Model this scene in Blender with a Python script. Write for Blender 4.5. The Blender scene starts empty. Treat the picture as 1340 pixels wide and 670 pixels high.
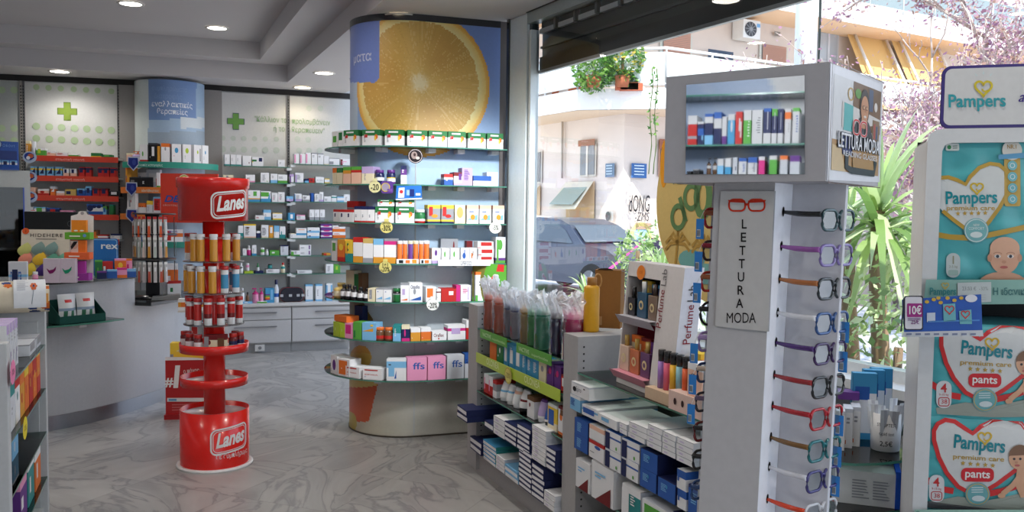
import bpy, math, random
from mathutils import Vector, Matrix
random.seed(7)
SC = bpy.context.scene
COL = SC.collection
PI = math.pi
R = math.radians
# ---------------------------------------------------------------- camera maths (1340 x 670 frame)
F, PITCH, ROLL, CY, EYE = 1150.0, R(-3.4), R(0.78), 345.0, 1.55
_f = Vector((0, math.cos(PITCH), math.sin(PITCH))); _r0 = Vector((1, 0, 0)); _u0 = _r0.cross(_f)
_r = _r0*math.cos(ROLL)+_u0*math.sin(ROLL); _u = -_r0*math.sin(ROLL)+_u0*math.cos(ROLL)
def ray(px, py): return _f+_r*((px-670)/F)+_u*((CY-py)/F)
def AY(px, py, y):
    v = ray(px, py); return v*(y/v.y)+Vector((0, 0, EYE))
def AZ(px, py, z):
    v = ray(px, py); return v*((z-EYE)/v.z)+Vector((0, 0, EYE))
def proj(p):
    q = Vector(p)-Vector((0, 0, EYE)); w = q.dot(_f)
    return 670+F*q.dot(_r)/w, CY-F*q.dot(_u)/w
def APL(px, py, p0, n):
    v = ray(px, py); c = Vector((0, 0, EYE)); n = Vector(n)
    return c+v*((Vector(p0)-c).dot(n)/v.dot(n))
# ---------------------------------------------------------------- colour + materials
def lin(c):
    c = c/255.0
    return c/12.92 if c <= .04045 else ((c+.055)/1.055)**2.4
def rgb(r, g, b): return (lin(r), lin(g), lin(b), 1)
PAL = dict(W=(232,232,234), G=(38,120,62), R=(200,38,34), B=(40,92,178), N=(28,38,88), O=(232,112,36), Y=(240,200,50), P=(236,150,190),
  V=(104,52,140), T=(36,140,140), K=(24,24,28), L=(188,164,214), S=(120,184,228), M=(214,40,130), D=(120,24,28), C=(232,220,184),
  A=(222,150,40), E=(150,152,158), I=(176,206,44), H=(110,74,46), U=(206,210,218), F=(236,186,160), J=(84,168,60), Q=(60,150,200), X=(208,176,96), Z=(60,64,72))
def colr(c):
    if isinstance(c, str):
        c = PAL[c]; l = .3*c[0]+.6*c[1]+.1*c[2]; c = tuple(x*.9+l*.1 for x in c)
    return rgb(*c) if len(c) == 3 else c
MATS = {}
def nmat(name):
    m = bpy.data.materials.new(name); m.use_nodes = True
    nt = m.node_tree; b = nt.nodes['Principled BSDF']
    return m, nt, b
def printed(name, rough=.5, metal=0., spec=.5, coat=0., alpha=1., bump=0., scale=60., trans=0.):
    """a surface coloured by the mesh's own face colours, with a slight noise in tone and gloss"""
    if name in MATS: return MATS[name]
    m, nt, b = nmat(name); N = nt.nodes; L = nt.links
    at = N.new('ShaderNodeAttribute'); at.attribute_name = 'Col'
    tc = N.new('ShaderNodeTexCoord'); nz = N.new('ShaderNodeTexNoise'); nz.inputs['Scale'].default_value = scale
    L.new(tc.outputs['Object'], nz.inputs['Vector'])
    mr = N.new('ShaderNodeMapRange'); mr.inputs['To Min'].default_value = .93; mr.inputs['To Max'].default_value = 1.05
    L.new(nz.outputs['Fac'], mr.inputs['Value'])
    mx = N.new('ShaderNodeMix'); mx.data_type = 'RGBA'; mx.blend_type = 'MULTIPLY'; mx.inputs['Factor'].default_value = 1
    L.new(at.outputs['Color'], mx.inputs['A']); L.new(mr.outputs['Result'], mx.inputs['B']); L.new(mx.outputs['Result'], b.inputs['Base Color'])
    b.inputs['Roughness'].default_value = rough; b.inputs['Metallic'].default_value = metal
    b.inputs['Specular IOR Level'].default_value = spec; b.inputs['Coat Weight'].default_value = coat; b.inputs['Alpha'].default_value = alpha
    if bump:
        bp = N.new('ShaderNodeBump'); bp.inputs['Strength'].default_value = bump; bp.inputs['Distance'].default_value = .01
        L.new(nz.outputs['Fac'], bp.inputs['Height']); L.new(bp.outputs['Normal'], b.inputs['Normal'])
    MATS[name] = m; return m
def surface(name, color, rough=.6, var=.08, scale=3., bump=0., metal=0., spec=.5, bscale=None):
    if name in MATS: return MATS[name]
    m, nt, b = nmat(name); N = nt.nodes; L = nt.links
    c = colr(color); tc = N.new('ShaderNodeTexCoord'); nz = N.new('ShaderNodeTexNoise')
    nz.inputs['Scale'].default_value = scale; nz.inputs['Detail'].default_value = 5
    L.new(tc.outputs['Object'], nz.inputs['Vector'])
    rp = N.new('ShaderNodeValToRGB'); e = rp.color_ramp.elements
    e[0].position = .3; e[1].position = .7
    e[0].color = tuple(x*(1-var) for x in c[:3])+(1,); e[1].color = tuple(min(1, x*(1+var)) for x in c[:3])+(1,)
    L.new(nz.outputs['Fac'], rp.inputs['Fac']); L.new(rp.outputs['Color'], b.inputs['Base Color'])
    b.inputs['Roughness'].default_value = rough; b.inputs['Metallic'].default_value = metal; b.inputs['Specular IOR Level'].default_value = spec
    if bump:
        n2 = N.new('ShaderNodeTexNoise'); n2.inputs['Scale'].default_value = bscale or scale*20
        L.new(tc.outputs['Object'], n2.inputs['Vector'])
        bp = N.new('ShaderNodeBump'); bp.inputs['Strength'].default_value = bump; bp.inputs['Distance'].default_value = .01
        L.new(n2.outputs['Fac'], bp.inputs['Height']); L.new(bp.outputs['Normal'], b.inputs['Normal'])
    MATS[name] = m; return m
def clear(name, tint, gloss=.12, rough=.03, opac=0., opcol=(200,200,200), trl=False):
    """thin clear sheet: see-through with a Fresnel sheen (and a little body colour)"""
    if name in MATS: return MATS[name]
    m = bpy.data.materials.new(name); m.use_nodes = True; nt = m.node_tree; N = nt.nodes; L = nt.links
    for n in list(N): N.remove(n)
    out = N.new('ShaderNodeOutputMaterial'); tr = N.new('ShaderNodeBsdfTransparent'); tr.inputs['Color'].default_value = colr(tint)
    gl = N.new('ShaderNodeBsdfGlossy'); gl.inputs['Roughness'].default_value = rough
    fr = N.new('ShaderNodeFresnel'); fr.inputs['IOR'].default_value = 1.5
    mu = N.new('ShaderNodeMath'); mu.operation = 'MULTIPLY_ADD'; mu.inputs[1].default_value = 1.0; mu.inputs[2].default_value = gloss-.04
    mu.use_clamp = True
    L.new(fr.outputs[0], mu.inputs[0])
    mx = N.new('ShaderNodeMixShader'); L.new(mu.outputs[0], mx.inputs[0]); L.new(tr.outputs[0], mx.inputs[1]); L.new(gl.outputs[0], mx.inputs[2])
    last = mx
    if opac:
        df = N.new('ShaderNodeBsdfTranslucent' if trl else 'ShaderNodeBsdfDiffuse'); df.inputs['Color'].default_value = colr(opcol)
        m2 = N.new('ShaderNodeMixShader'); m2.inputs[0].default_value = opac
        L.new(mx.outputs[0], m2.inputs[1]); L.new(df.outputs[0], m2.inputs[2]); last = m2
    L.new(last.outputs[0], out.inputs['Surface'])
    MATS[name] = m; return m
def glow(name, color, strength):
    if name in MATS: return MATS[name]
    m = bpy.data.materials.new(name); m.use_nodes = True; nt = m.node_tree; N = nt.nodes
    for n in list(N): N.remove(n)
    out = N.new('ShaderNodeOutputMaterial'); em = N.new('ShaderNodeEmission'); em.inputs['Color'].default_value = colr(color); em.inputs['Strength'].default_value = strength
    nt.links.new(em.outputs[0], out.inputs['Surface']); MATS[name] = m; return m
CARD = printed('printed_card', .55, spec=.3)
GLOSS = printed('glossy_plastic', .25, coat=.2)
MATTE = printed('matte_paint', .75, spec=.2)
SATIN = printed('satin_laminate', .38)
FOIL = printed('wrinkled_film', .3, bump=.25, scale=9.)
STEEL = printed('brushed_metal', .32, metal=1.)
def lucent(name, rough, f, **k):
    if name in MATS: return MATS[name]
    m = printed(name, rough, **k); nt = m.node_tree; b = nt.nodes['Principled BSDF']; tl = nt.nodes.new('ShaderNodeBsdfTranslucent'); mx = nt.nodes.new('ShaderNodeMixShader'); mx.inputs[0].default_value = f
    nt.links.new(b.inputs['Base Color'].links[0].from_socket, tl.inputs['Color']); nt.links.new(b.outputs[0], mx.inputs[1]); nt.links.new(tl.outputs[0], mx.inputs[2]); nt.links.new(mx.outputs[0], nt.nodes['Material Output'].inputs['Surface']); return m
LEAFM = lucent('leaf_surface', .45, .5)
GLASS_TOP = clear('shelf_glass', (226,240,234), .07)
GLASS_EDGE = surface('shelf_glass_edge', (70,128,110), .15, .15, 8)
# ---------------------------------------------------------------- text polygons
_TX = {}
def text_geo(s, shear=0., bold=0., space=1.):
    k = (s, shear, bold, space)
    if k in _TX: return _TX[k]
    cu = bpy.data.curves.new('lettering', 'FONT'); cu.body = s; cu.size = 1; cu.resolution_u = 3
    cu.align_x = 'CENTER'; cu.shear = shear; cu.offset = bold; cu.space_character = space; cu.fill_mode = 'FRONT'
    ob = bpy.data.objects.new('lettering', cu); COL.objects.link(ob)
    dg = bpy.context.evaluated_depsgraph_get(); dg.update()
    me = bpy.data.meshes.new_from_object(ob.evaluated_get(dg))
    vs = [(v.co.x, v.co.y) for v in me.vertices]; fs = [tuple(p.vertices) for p in me.polygons]
    bpy.data.objects.remove(ob); bpy.data.curves.remove(cu); bpy.data.meshes.remove(me)
    _TX[k] = (vs, fs); return _TX[k]
# ---------------------------------------------------------------- mesh builder
class MB:
    def __init__(s): s.v = []; s.f = []; s.c = []; s.m = []; s.s = []
    def face(s, pts, col, m=0, sm=False):
        b = len(s.v); s.v += [tuple(p) for p in pts]; s.f.append(tuple(range(b, b+len(pts)))); s.c.append(colr(col)); s.m.append(m); s.s.append(sm)
    def mesh(s, vs, fs, col, m=0, sm=False):
        b = len(s.v); s.v += [tuple(p) for p in vs]; c = colr(col)
        for f in fs: s.f.append(tuple(b+i for i in f)); s.c.append(c); s.m.append(m); s.s.append(sm)
    def box(s, x0, x1, y0, y1, z0, z1, col, m=0, **k):
        v = [(x0,y0,z0),(x1,y0,z0),(x1,y1,z0),(x0,y1,z0),(x0,y0,z1),(x1,y0,z1),(x1,y1,z1),(x0,y1,z1)]
        b = len(s.v); s.v += v
        for n, f in (('bottom',(3,2,1,0)),('top',(4,5,6,7)),('front',(0,1,5,4)),('right',(1,2,6,5)),('back',(2,3,7,6)),('left',(3,0,4,7))):
            s.f.append(tuple(b+i for i in f)); s.c.append(colr(k.get(n, col))); s.m.append(m); s.s.append(False)
        return s
    def obox(s, p, ax, L, W, H, col, m=0):
        """box: p start point, ax direction of its length, W across (horizontal), H up"""
        ax = Vector(ax).normalized(); up = Vector((0,0,1))
        if abs(ax.dot(up)) > .95: up = Vector((0,1,0))
        sd = ax.cross(up).normalized(); up = sd.cross(ax).normalized(); p = Vector(p)
        v = []
        for h in (-.5, .5):
            for a, w in ((0,-.5),(1,-.5),(1,.5),(0,.5)): v.append(p+ax*(a*L)+sd*(w*W)+up*(h*H))
        s.mesh(v, [(0,3,2,1)[::-1],(4,5,6,7)[::-1],(0,1,5,4)[::-1],(1,2,6,5)[::-1],(2,3,7,6)[::-1],(3,0,4,7)[::-1]], col, m); return s
    def prism(s, poly, z0, z1, col, m=0, side=None, sidem=None, sm=False):
        n = len(poly); b = len(s.v); s.v += [(x,y,z0) for x,y in poly]+[(x,y,z1) for x,y in poly]
        a = sum(poly[i][0]*poly[(i+1)%n][1]-poly[(i+1)%n][0]*poly[i][1] for i in range(n))
        top = tuple(b+n+i for i in range(n)); bot = tuple(b+i for i in range(n))
        if a < 0: top = top[::-1]
        else: bot = bot[::-1]
        for f in (top, bot): s.f.append(f); s.c.append(colr(col)); s.m.append(m); s.s.append(False)
        for i in range(n):
            j = (i+1)%n; f = (b+i,b+j,b+n+j,b+n+i)
            s.f.append(f if a > 0 else f[::-1]); s.c.append(colr(side or col)); s.m.append(m if sidem is None else sidem); s.s.append(sm)
        return s
    def lathe(s, prof, col, n=20, at=(0,0,0), m=0, sm=True, cap=True, axis=None, arc=None):
        """prof: (radius, height[, colour of the ring above])"""
        b = len(s.v); x0,y0,z0 = at
        for p in prof:
            for k in range(n):
                a = 2*PI*k/n; s.v.append((x0+p[0]*math.cos(a), y0+p[0]*math.sin(a), z0+p[1]))
        for i in range(len(prof)-1):
            c = prof[i][2] if len(prof[i]) > 2 else col
            for k in range(n):
                j = (k+1)%n; s.f.append((b+i*n+k,b+i*n+j,b+(i+1)*n+j,b+(i+1)*n+k)); s.c.append(colr(c)); s.m.append(m); s.s.append(sm)
        if cap:
            s.f.append(tuple(b+k for k in range(n))[::-1]); s.c.append(colr(prof[0][2] if len(prof[0])>2 else col)); s.m.append(m); s.s.append(False)
            e = b+(len(prof)-1)*n
            s.f.append(tuple(e+k for k in range(n))); s.c.append(colr(prof[-1][2] if len(prof[-1])>2 else col)); s.m.append(m); s.s.append(False)
        return s
    def tube(s, pts, r, col, n=8, m=0, closed=False, sm=True):
        pts = [Vector(p) for p in pts]; b = len(s.v); N = len(pts); up = Vector((0,0,1))
        rr = r if isinstance(r, (list, tuple)) else [r]*N
        for i, p in enumerate(pts):
            t = (pts[(i+1)%N]-pts[i-1]) if closed else (pts[min(i+1,N-1)]-pts[max(i-1,0)])
            t.normalize(); sd = t.cross(up)
            if sd.length < 1e-3: sd = t.cross(Vector((0,1,0)))
            sd.normalize(); u2 = sd.cross(t)
            for k in range(n):
                a = 2*PI*k/n; s.v.append(tuple(p+(sd*math.cos(a)+u2*math.sin(a))*rr[i]))
        c = colr(col)
        for i in range(N if closed else N-1):
            i2 = (i+1)%N
            for k in range(n):
                j = (k+1)%n; s.f.append((b+i*n+k,b+i2*n+k,b+i2*n+j,b+i*n+j)); s.c.append(c); s.m.append(m); s.s.append(sm)
        if not closed:
            s.f.append(tuple(b+k for k in range(n))); s.c.append(c); s.m.append(m); s.s.append(False)
            e = b+(N-1)*n; s.f.append(tuple(e+k for k in range(n))[::-1]); s.c.append(c); s.m.append(m); s.s.append(False)
        return s
    def grid(s, fn, nu, nv, col, m=0, sm=True):
        """fn(u,v)->point; col colour or fn(u,v)->colour"""
        b = len(s.v)
        for j in range(nv+1):
            for i in range(nu+1): s.v.append(tuple(fn(i/nu, j/nv)))
        for j in range(nv):
            for i in range(nu):
                k = b+j*(nu+1)+i; s.f.append((k,k+1,k+nu+2,k+nu+1)); s.c.append(colr(col((i+.5)/nu,(j+.5)/nv) if callable(col) else col)); s.m.append(m); s.s.append(sm)
        return s
    def text(s, txt, fn, h, col, at=(0,0), shear=0., bold=0., space=1., width=None, rot=0, m=0):
        vs, fs = text_geo(txt, shear, bold, space); sx = h*1.38
        if width:
            w = max(v[0] for v in vs)-min(v[0] for v in vs); kx = width/w
        else: kx = sx
        out = []; c, sn = math.cos(rot), math.sin(rot)
        for x, y in vs:
            X, Y = x*kx, y*sx; out.append(fn(at[0]+X*c-Y*sn, at[1]+X*sn+Y*c))
        s.mesh(out, fs, col, m); return s
    def poly(s, pts, fn, col, m=0): s.face([fn(*p) for p in pts], col, m); return s
    def ring(s, pts, w, fn, col, m=0, closed=True):
        """a stroke of width w along 2-D points, mapped by fn"""
        n = len(pts); A = []; B = []
        for i in range(n):
            p0 = pts[i-1] if (closed or i > 0) else pts[i]; p1 = pts[(i+1)%n] if (closed or i < n-1) else pts[i]
            dx, dy = p1[0]-p0[0], p1[1]-p0[1]; l = math.hypot(dx, dy) or 1
            nx, ny = -dy/l*w/2, dx/l*w/2; A.append((pts[i][0]+nx, pts[i][1]+ny)); B.append((pts[i][0]-nx, pts[i][1]-ny))
        for i in range(n if closed else n-1):
            j = (i+1)%n; s.face([fn(*A[i]), fn(*A[j]), fn(*B[j]), fn(*B[i])], col, m)
        return s
    def data(s, name, mats):
        me = bpy.data.meshes.new(name); me.from_pydata(s.v, [], s.f); 
        a = me.attributes.new('Col', 'FLOAT_COLOR', 'CORNER'); buf = []
        for f, c in zip(s.f, s.c): buf.extend(list(c)*len(f))
        a.data.foreach_set('color', buf)
        me.polygons.foreach_set('material_index', s.m); me.polygons.foreach_set('use_smooth', s.s)
        for mt in (mats if isinstance(mats, (list, tuple)) else [mats]): me.materials.append(mt)
        me.validate(); me.update(); return me
    def build(s, name, mats=None, parent=None, bevel=0, loc=None, rotz=0, scale=None):
        o = bpy.data.objects.new(name, s.data(name, mats or CARD)); COL.objects.link(o)
        if parent: o.parent = parent
        if loc is not None: o.location = loc
        if rotz: o.rotation_euler.z = rotz
        if scale: o.scale = scale
        if bevel:
            bv = o.modifiers.new('edge', 'BEVEL'); bv.width = bevel; bv.segments = 2; bv.limit_method = 'ANGLE'; bv.angle_limit = R(40)
        return o
def tag(o, label, cat, group=None, kind=None):
    o['label'] = label; o['category'] = cat
    if group: o['group'] = group
    if kind: o['kind'] = kind
    return o
def struct(o): o['kind'] = 'structure'; return o
def empty(name, label, cat, loc=(0,0,0), rotz=0, group=None):
    o = bpy.data.objects.new(name, None); o.empty_display_size = .05; COL.objects.link(o); o.location = loc; o.rotation_euler.z = rotz
    return tag(o, label, cat, group)
def circ(cx, cy, rx, ry=None, n=24, a0=0, a1=2*PI):
    ry = rx if ry is None else ry
    full = abs(a1-a0-2*PI) < 1e-6
    return [(cx+rx*math.cos(a0+(a1-a0)*i/(n if full else n-1)), cy+ry*math.sin(a0+(a1-a0)*i/(n if full else n-1))) for i in range(n)]
def rrect(x0, y0, x1, y1, r, n=5):
    out = []
    for cx, cy, a in ((x1-r,y0+r,-PI/2),(x1-r,y1-r,0),(x0+r,y1-r,PI/2),(x0+r,y0+r,PI)):
        out += [(cx+r*math.cos(a+PI/2*i/n), cy+r*math.sin(a+PI/2*i/n)) for i in range(n+1)]
    return out
def frame_fn(o, ux, uy, off=0.):
    """2-D -> 3-D on the plane through o spanned by ux, uy, lifted by off along the normal"""
    o = Vector(o); ux = Vector(ux); uy = Vector(uy); n = ux.cross(uy).normalized()*off
    return lambda u, v: o+ux*u+uy*v+n
# ---------------------------------------------------------------- products
def parse_bands(b):
    out = []; i = 0
    while i < len(b):
        c = b[i]; j = i+1; d = ''
        while j < len(b) and b[j].isdigit(): d += b[j]; j += 1
        out.append((c, float(d or 1))); i = j
    t = sum(x[1] for x in out); z = 0; res = []
    for c, w in out: res.append((c, z/t, (z+w)/t)); z += w
    return res
def dg(ch): return 10 if ch == 'a' else int(ch)
_PC = {}
def box_mesh(spec):
    """unit carton (front face at y=-.5) printed from a short spec"""
    if ('box', spec) in _PC: return _PC[('box', spec)]
    tok = spec.split(); m = MB(); rnd = random.Random(hash(spec) % 1000 if False else sum(map(ord, spec)))
    bands = parse_bands(tok[0])
    for c, a, b in bands:
        for q in (((-.5,-.5),(.5,-.5)),((.5,-.5),(.5,.5)),((.5,.5),(-.5,.5)),((-.5,.5),(-.5,-.5))):
            (xa,ya),(xb,yb) = q; m.face([(xa,ya,a),(xb,yb,a),(xb,yb,b),(xa,ya,b)], c)
    m.face([(-.5,-.5,1),(.5,-.5,1),(.5,.5,1),(-.5,.5,1)], bands[-1][0]); m.face([(-.5,.5,0),(.5,.5,0),(.5,-.5,0),(-.5,-.5,0)], bands[0][0])
    lay = .004; E = []
    for t in tok[1:]:
        lay += .004; y = -.5-lay
        fn = lambda u, v, y=y: (u-.5, y, v)
        if t[0] == '~':
            c = t[1]; u0,v0,u1,v1 = [dg(x)/10 for x in t[2:6]]; n = max(1, int((v1-v0)*14))
            for i in range(n):
                vv = v0+(v1-v0)*(i+.25)/n; w = (u1-u0)*rnd.uniform(.55, 1)
                m.face([fn(u0,vv),fn(u0+w,vv),fn(u0+w,vv+(v1-v0)*.5/n),fn(u0,vv+(v1-v0)*.5/n)], c)
        elif t[0] == 'o':
            c = t[1]; u0,v0,u1,v1 = [dg(x)/10 for x in t[2:6]]
            m.poly(circ((u0+u1)/2,(v0+v1)/2,(u1-u0)/2,(v1-v0)/2,14), fn, c)
        elif t[0] == '/':
            c = t[1]; u0,v0,u1,v1 = [dg(x)/10 for x in t[2:6]]
            m.poly([(u0,v0),(u1,v0),(u1,v1)], fn, c)
        elif t[0] == '"':
            c = t[1]; u0,v0,u1,v1 = [dg(x)/10 for x in t[2:6]]
            m.text(t[6:], fn, (v1-v0), c, at=((u0+u1)/2, v0), width=(u1-u0), bold=.01)
        elif t[0] == '^':   # colour patch on the near sides
            c = t[1]
            for sx in (-1, 1): m.face([(sx*(.5+lay),-.5*sx,0),(sx*(.5+lay),.5*sx,0),(sx*(.5+lay),.5*sx,1),(sx*(.5+lay),-.5*sx,1)], c)
        elif t[0] == '_':
            c = t[1]; m.face([(-.5,-.5,1+lay),(.5,-.5,1+lay),(.5,.5,1+lay),(-.5,.5,1+lay)], c)
        else:
            c = t[0]; u0,v0,u1,v1 = [dg(x)/10 for x in t[1:5]]; m.poly([(u0,v0),(u1,v0),(u1,v1),(u0,v1)], fn, c)
    me = m.data('printed_carton', CARD); _PC[('box', spec)] = me; return me
def banded(prof, bands):
    """split a lathe profile at band heights and colour its rings"""
    H = prof[-1][1]; cuts = sorted(set([p[1] for p in prof]+[b[2]*H for b in bands]))
    def rad(z):
        for i in range(len(prof)-1):
            if prof[i][1] <= z <= prof[i+1][1]+1e-9:
                d = prof[i+1][1]-prof[i][1]
                return prof[i][0] if d < 1e-9 else prof[i][0]+(prof[i+1][0]-prof[i][0])*(z-prof[i][1])/d
        return prof[-1][0]
    out = []
    for z in cuts:
        zz = z/H+1e-4; c = next((b[0] for b in bands if b[1] <= zz < b[2]), bands[-1][0]); out.append((rad(z), z, c))
    return out
def round_parts(kind, spec):
    k = (kind, spec)
    if k in _PC: return _PC[k]
    tok = spec.split(); bands = parse_bands(tok[0]); lid = tok[1] if len(tok) > 1 else 'W'; parts = []
    if kind == 'jar':
        b = MB(); b.lathe(banded([(.44,0),(.5,.03),(.5,.66),(.46,.74),(.40,.78)], bands), 'W', 18); parts.append(('body', b.data('jar_body', GLOSS)))
        l = MB(); l.lathe([(.43,.78),(.45,.79),(.45,.97),(.42,1)], lid, 18); parts.append(('lid', l.data('jar_lid', GLOSS)))
    elif kind == 'bottle':
        b = MB(); b.lathe(banded([(.45,0),(.5,.02),(.5,.58),(.42,.67),(.24,.74),(.22,.80)], bands), 'W', 16); parts.append(('body', b.data('bottle_body', GLOSS)))
        l = MB(); l.lathe([(.27,.79),(.27,.97),(.24,1)], lid, 14); parts.append(('cap', l.data('bottle_cap', GLOSS)))
    elif kind == 'pump':
        b = MB(); b.lathe(banded([(.45,0),(.5,.02),(.5,.60),(.40,.67),(.2,.70)], bands), 'W', 16); parts.append(('body', b.data('bottle_body', GLOSS)))
        l = MB(); l.lathe([(.24,.69),(.24,.76),(.07,.77),(.07,.90)], lid, 12); l.box(-.5,.12,-.1,.1,.9,.97,lid); parts.append(('pump', l.data('pump_head', GLOSS)))
    elif kind == 'fizz':
        b = MB(); b.lathe(banded([(.5,0),(.5,.86)], bands), 'W', 16); parts.append(('body', b.data('tube_body', GLOSS)))
        l = MB(); l.lathe([(.54,.86),(.54,.98),(.48,1)], lid, 16); parts.append(('cap', l.data('tube_cap', GLOSS)))
    elif kind == 'tube':
        b = MB(); n = 16; rows = 8; bd = bands
        def fn(u, v):
            a = 2*PI*u; q = max(.25, 1-.75*v**1.8); return (.5*math.cos(a), .5*math.sin(a)*q, .2+.8*v)
        def cf(u, v):
            return next((x[0] for x in bd if x[1] <= v < x[2]), bd[-1][0])
        b.grid(fn, n, 16, cf); parts.append(('body', b.data('tube_body', GLOSS)))
        l = MB(); l.lathe([(.40,0),(.44,.01),(.44,.19),(.40,.2)], lid, 14); parts.append(('cap', l.data('tube_cap', GLOSS)))
    _PC[k] = parts; return parts
NAMES = dict(box='medicine_box', jar='supplement_jar', bottle='medicine_bottle', pump='pump_bottle', fizz='effervescent_tube', tube='cream_tube')
CATS = dict(box='box', jar='jar', bottle='bottle', pump='bottle', fizz='tube', tube='tube')
def product(kind, spec, loc, rotz, w, d, h, label, group=None, name=None, cat=None):
    nm = name or NAMES[kind]; ct = cat or CATS[kind]
    if kind == 'box':
        o = bpy.data.objects.new(nm, box_mesh(spec)); COL.objects.link(o)
    else:
        o = bpy.data.objects.new(nm, None); o.empty_display_size = .03; COL.objects.link(o)
        for pn, me in round_parts(kind, spec):
            c = bpy.data.objects.new(pn, me); COL.objects.link(c); c.parent = o
    o.location = loc; o.rotation_euler.z = rotz; o.scale = (w, d, h)
    tag(o, label, ct, group)
    return o
ORD = ['', 'first', 'second', 'third', 'fourth', 'fifth', 'sixth', 'seventh', 'eighth', 'ninth', 'tenth', 'eleventh', 'twelfth', 'thirteenth', 'fourteenth', 'fifteenth']
def densify(path, n=240):
    L = [0]
    for a, b in zip(path, path[1:]): L.append(L[-1]+math.hypot(b[0]-a[0], b[1]-a[1]))
    out = []
    for i in range(n+1):
        t = L[-1]*i/n
        for k in range(len(path)-1):
            if L[k+1] >= t-1e-9:
                f = (t-L[k])/max(1e-9, L[k+1]-L[k]); out.append((path[k][0]+(path[k+1][0]-path[k][0])*f, path[k][1]+(path[k+1][1]-path[k][1])*f)); break
    return out
def at_px(path, z, px):
    """the point of a shelf edge (2-D path at height z) seen at picture column px"""
    best = None
    if len(path) < 50: path = densify(path)
    for a, b in zip(path, path[1:]):
        xa = proj((a[0],a[1],z))[0]; xb = proj((b[0],b[1],z))[0]
        if (xa-px)*(xb-px) <= 0 and xa != xb:
            f = (px-xa)/(xb-xa); return Vector((a[0]+(b[0]-a[0])*f, a[1]+(b[1]-a[1])*f, z))
        for p, x in ((a,xa),(b,xb)):
            if best is None or abs(x-px) < best[0]: best = (abs(x-px), p)
    # beyond the path: extend the nearer end
    a, b = (path[0], path[1]) if best[1] in (path[0], path[1]) else (path[-1], path[-2])
    xa = proj((a[0],a[1],z))[0]; xb = proj((b[0],b[1],z))[0]; f = (px-xa)/(xb-xa)
    return Vector((a[0]+(b[0]-a[0])*f, a[1]+(b[1]-a[1])*f, z))
def shelf_row(path, z, items, shelf, anchor='the window', from_end=True, depth=.1, setback=.012, group=None, flip=False):
    """stand products along a shelf edge: (x0, x1, height in px, kind, spec, what[, options])"""
    path = densify(path) if len(path) > 2 else path
    recs = []
    for it in items:
        x0, x1, hp, kind, spec, what = it[:6]; op = it[6] if len(it) > 6 else {}
        a = at_px(path, z, x0); b = at_px(path, z, x1); t = (b-a); w = t.length; t.normalize()
        nrm = Vector((t.y, -t.x, 0))                       # towards the aisle
        if nrm.dot(Vector((0,0,0))-Vector((a.x,a.y,0))) < 0 and not flip: nrm = -nrm
        d = op.get('d', depth if kind == 'box' else w)
        mid = (a+b)/2-nrm*(setback+d/2+op.get('bk', 0))
        dist = (mid+nrm*d/2).y
        k = dist/F*(1+.0)
        h = hp*k*1.0
        recs.append([mid, math.atan2(t.y, t.x) if True else 0, w*op.get('fit', .97), d, h, kind, spec, what, op, (x0+x1)/2])
    byd = {}
    for r in recs: byd.setdefault(r[7], []).append(r)
    for what, rs in byd.items():
        rs.sort(key=lambda r: -r[9] if from_end else r[9])
        for i, r in enumerate(rs):
            mid, rz, w, d, h, kind, spec, _, op, _x = r
            st = op.get('st', 1); zz = z+op.get('zo', 0)*mid.y/F+.0006
            for s_ in range(st):
                sh = shelf[4:] if shelf.startswith('the ') else shelf; an = anchor[4:] if anchor.startswith('the ') else anchor
                place = '' if len(rs) == 1 else f', {ORD[i+1]} from {an}'
                if st > 1:
                    lev = 'topmost' if s_ == st-1 else 'lowest' if s_ == 0 else ORD[s_+1]+' up'
                    lab = f'{what}, {sh}, {lev} in its stack' if len(rs) == 1 else f'{what}, {lev} in {ORD[i+1]} stack from {an}, {sh}'
                else: lab = f'{what}, {sh}{place}'
                j = random.Random(int(_x*7)+s_)
                jx = j.uniform(-.004, .004) if st > 1 else 0
                off = Vector((math.cos(rz), math.sin(rz), 0))*jx
                product(kind, spec, mid+off+Vector((0,0,zz-z)), rz+(j.uniform(-.03,.03)+op.get('rz', 0)), w, d, h*(.985 if st > 1 else 1), lab, group or f'products on {shelf}', op.get('name'), op.get('cat'))
                zz += h
SKY, SUN, EXPO = 2.4, 8.0, 0.0
# ================================================================= ROOM SHELL
CZ = 2.85
wdir = Vector((.926, .377, 0)).normalized(); wnrm = Vector((wdir.y, -wdir.x, 0)); WB = Vector((-2.874, 9.586, 0))
KC = Vector((-3.9, 9.168, 0)); ldir = Vector((1.08, .26, 0)).normalized(); lnrm = Vector((ldir.y, -ldir.x, 0))
gdir = Vector((.376, -.927, 0)).normalized(); gout = Vector((-.927, -.376, 0)); gin = -gout
W0 = Vector((-.06, 6.10, 0)); win = Vector((.458, -.889, 0)).normalized(); wout = Vector((.889, .458, 0))
def WP(t, z, o=0.): return W0+win*t+wout*o+Vector((0, 0, z))
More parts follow.
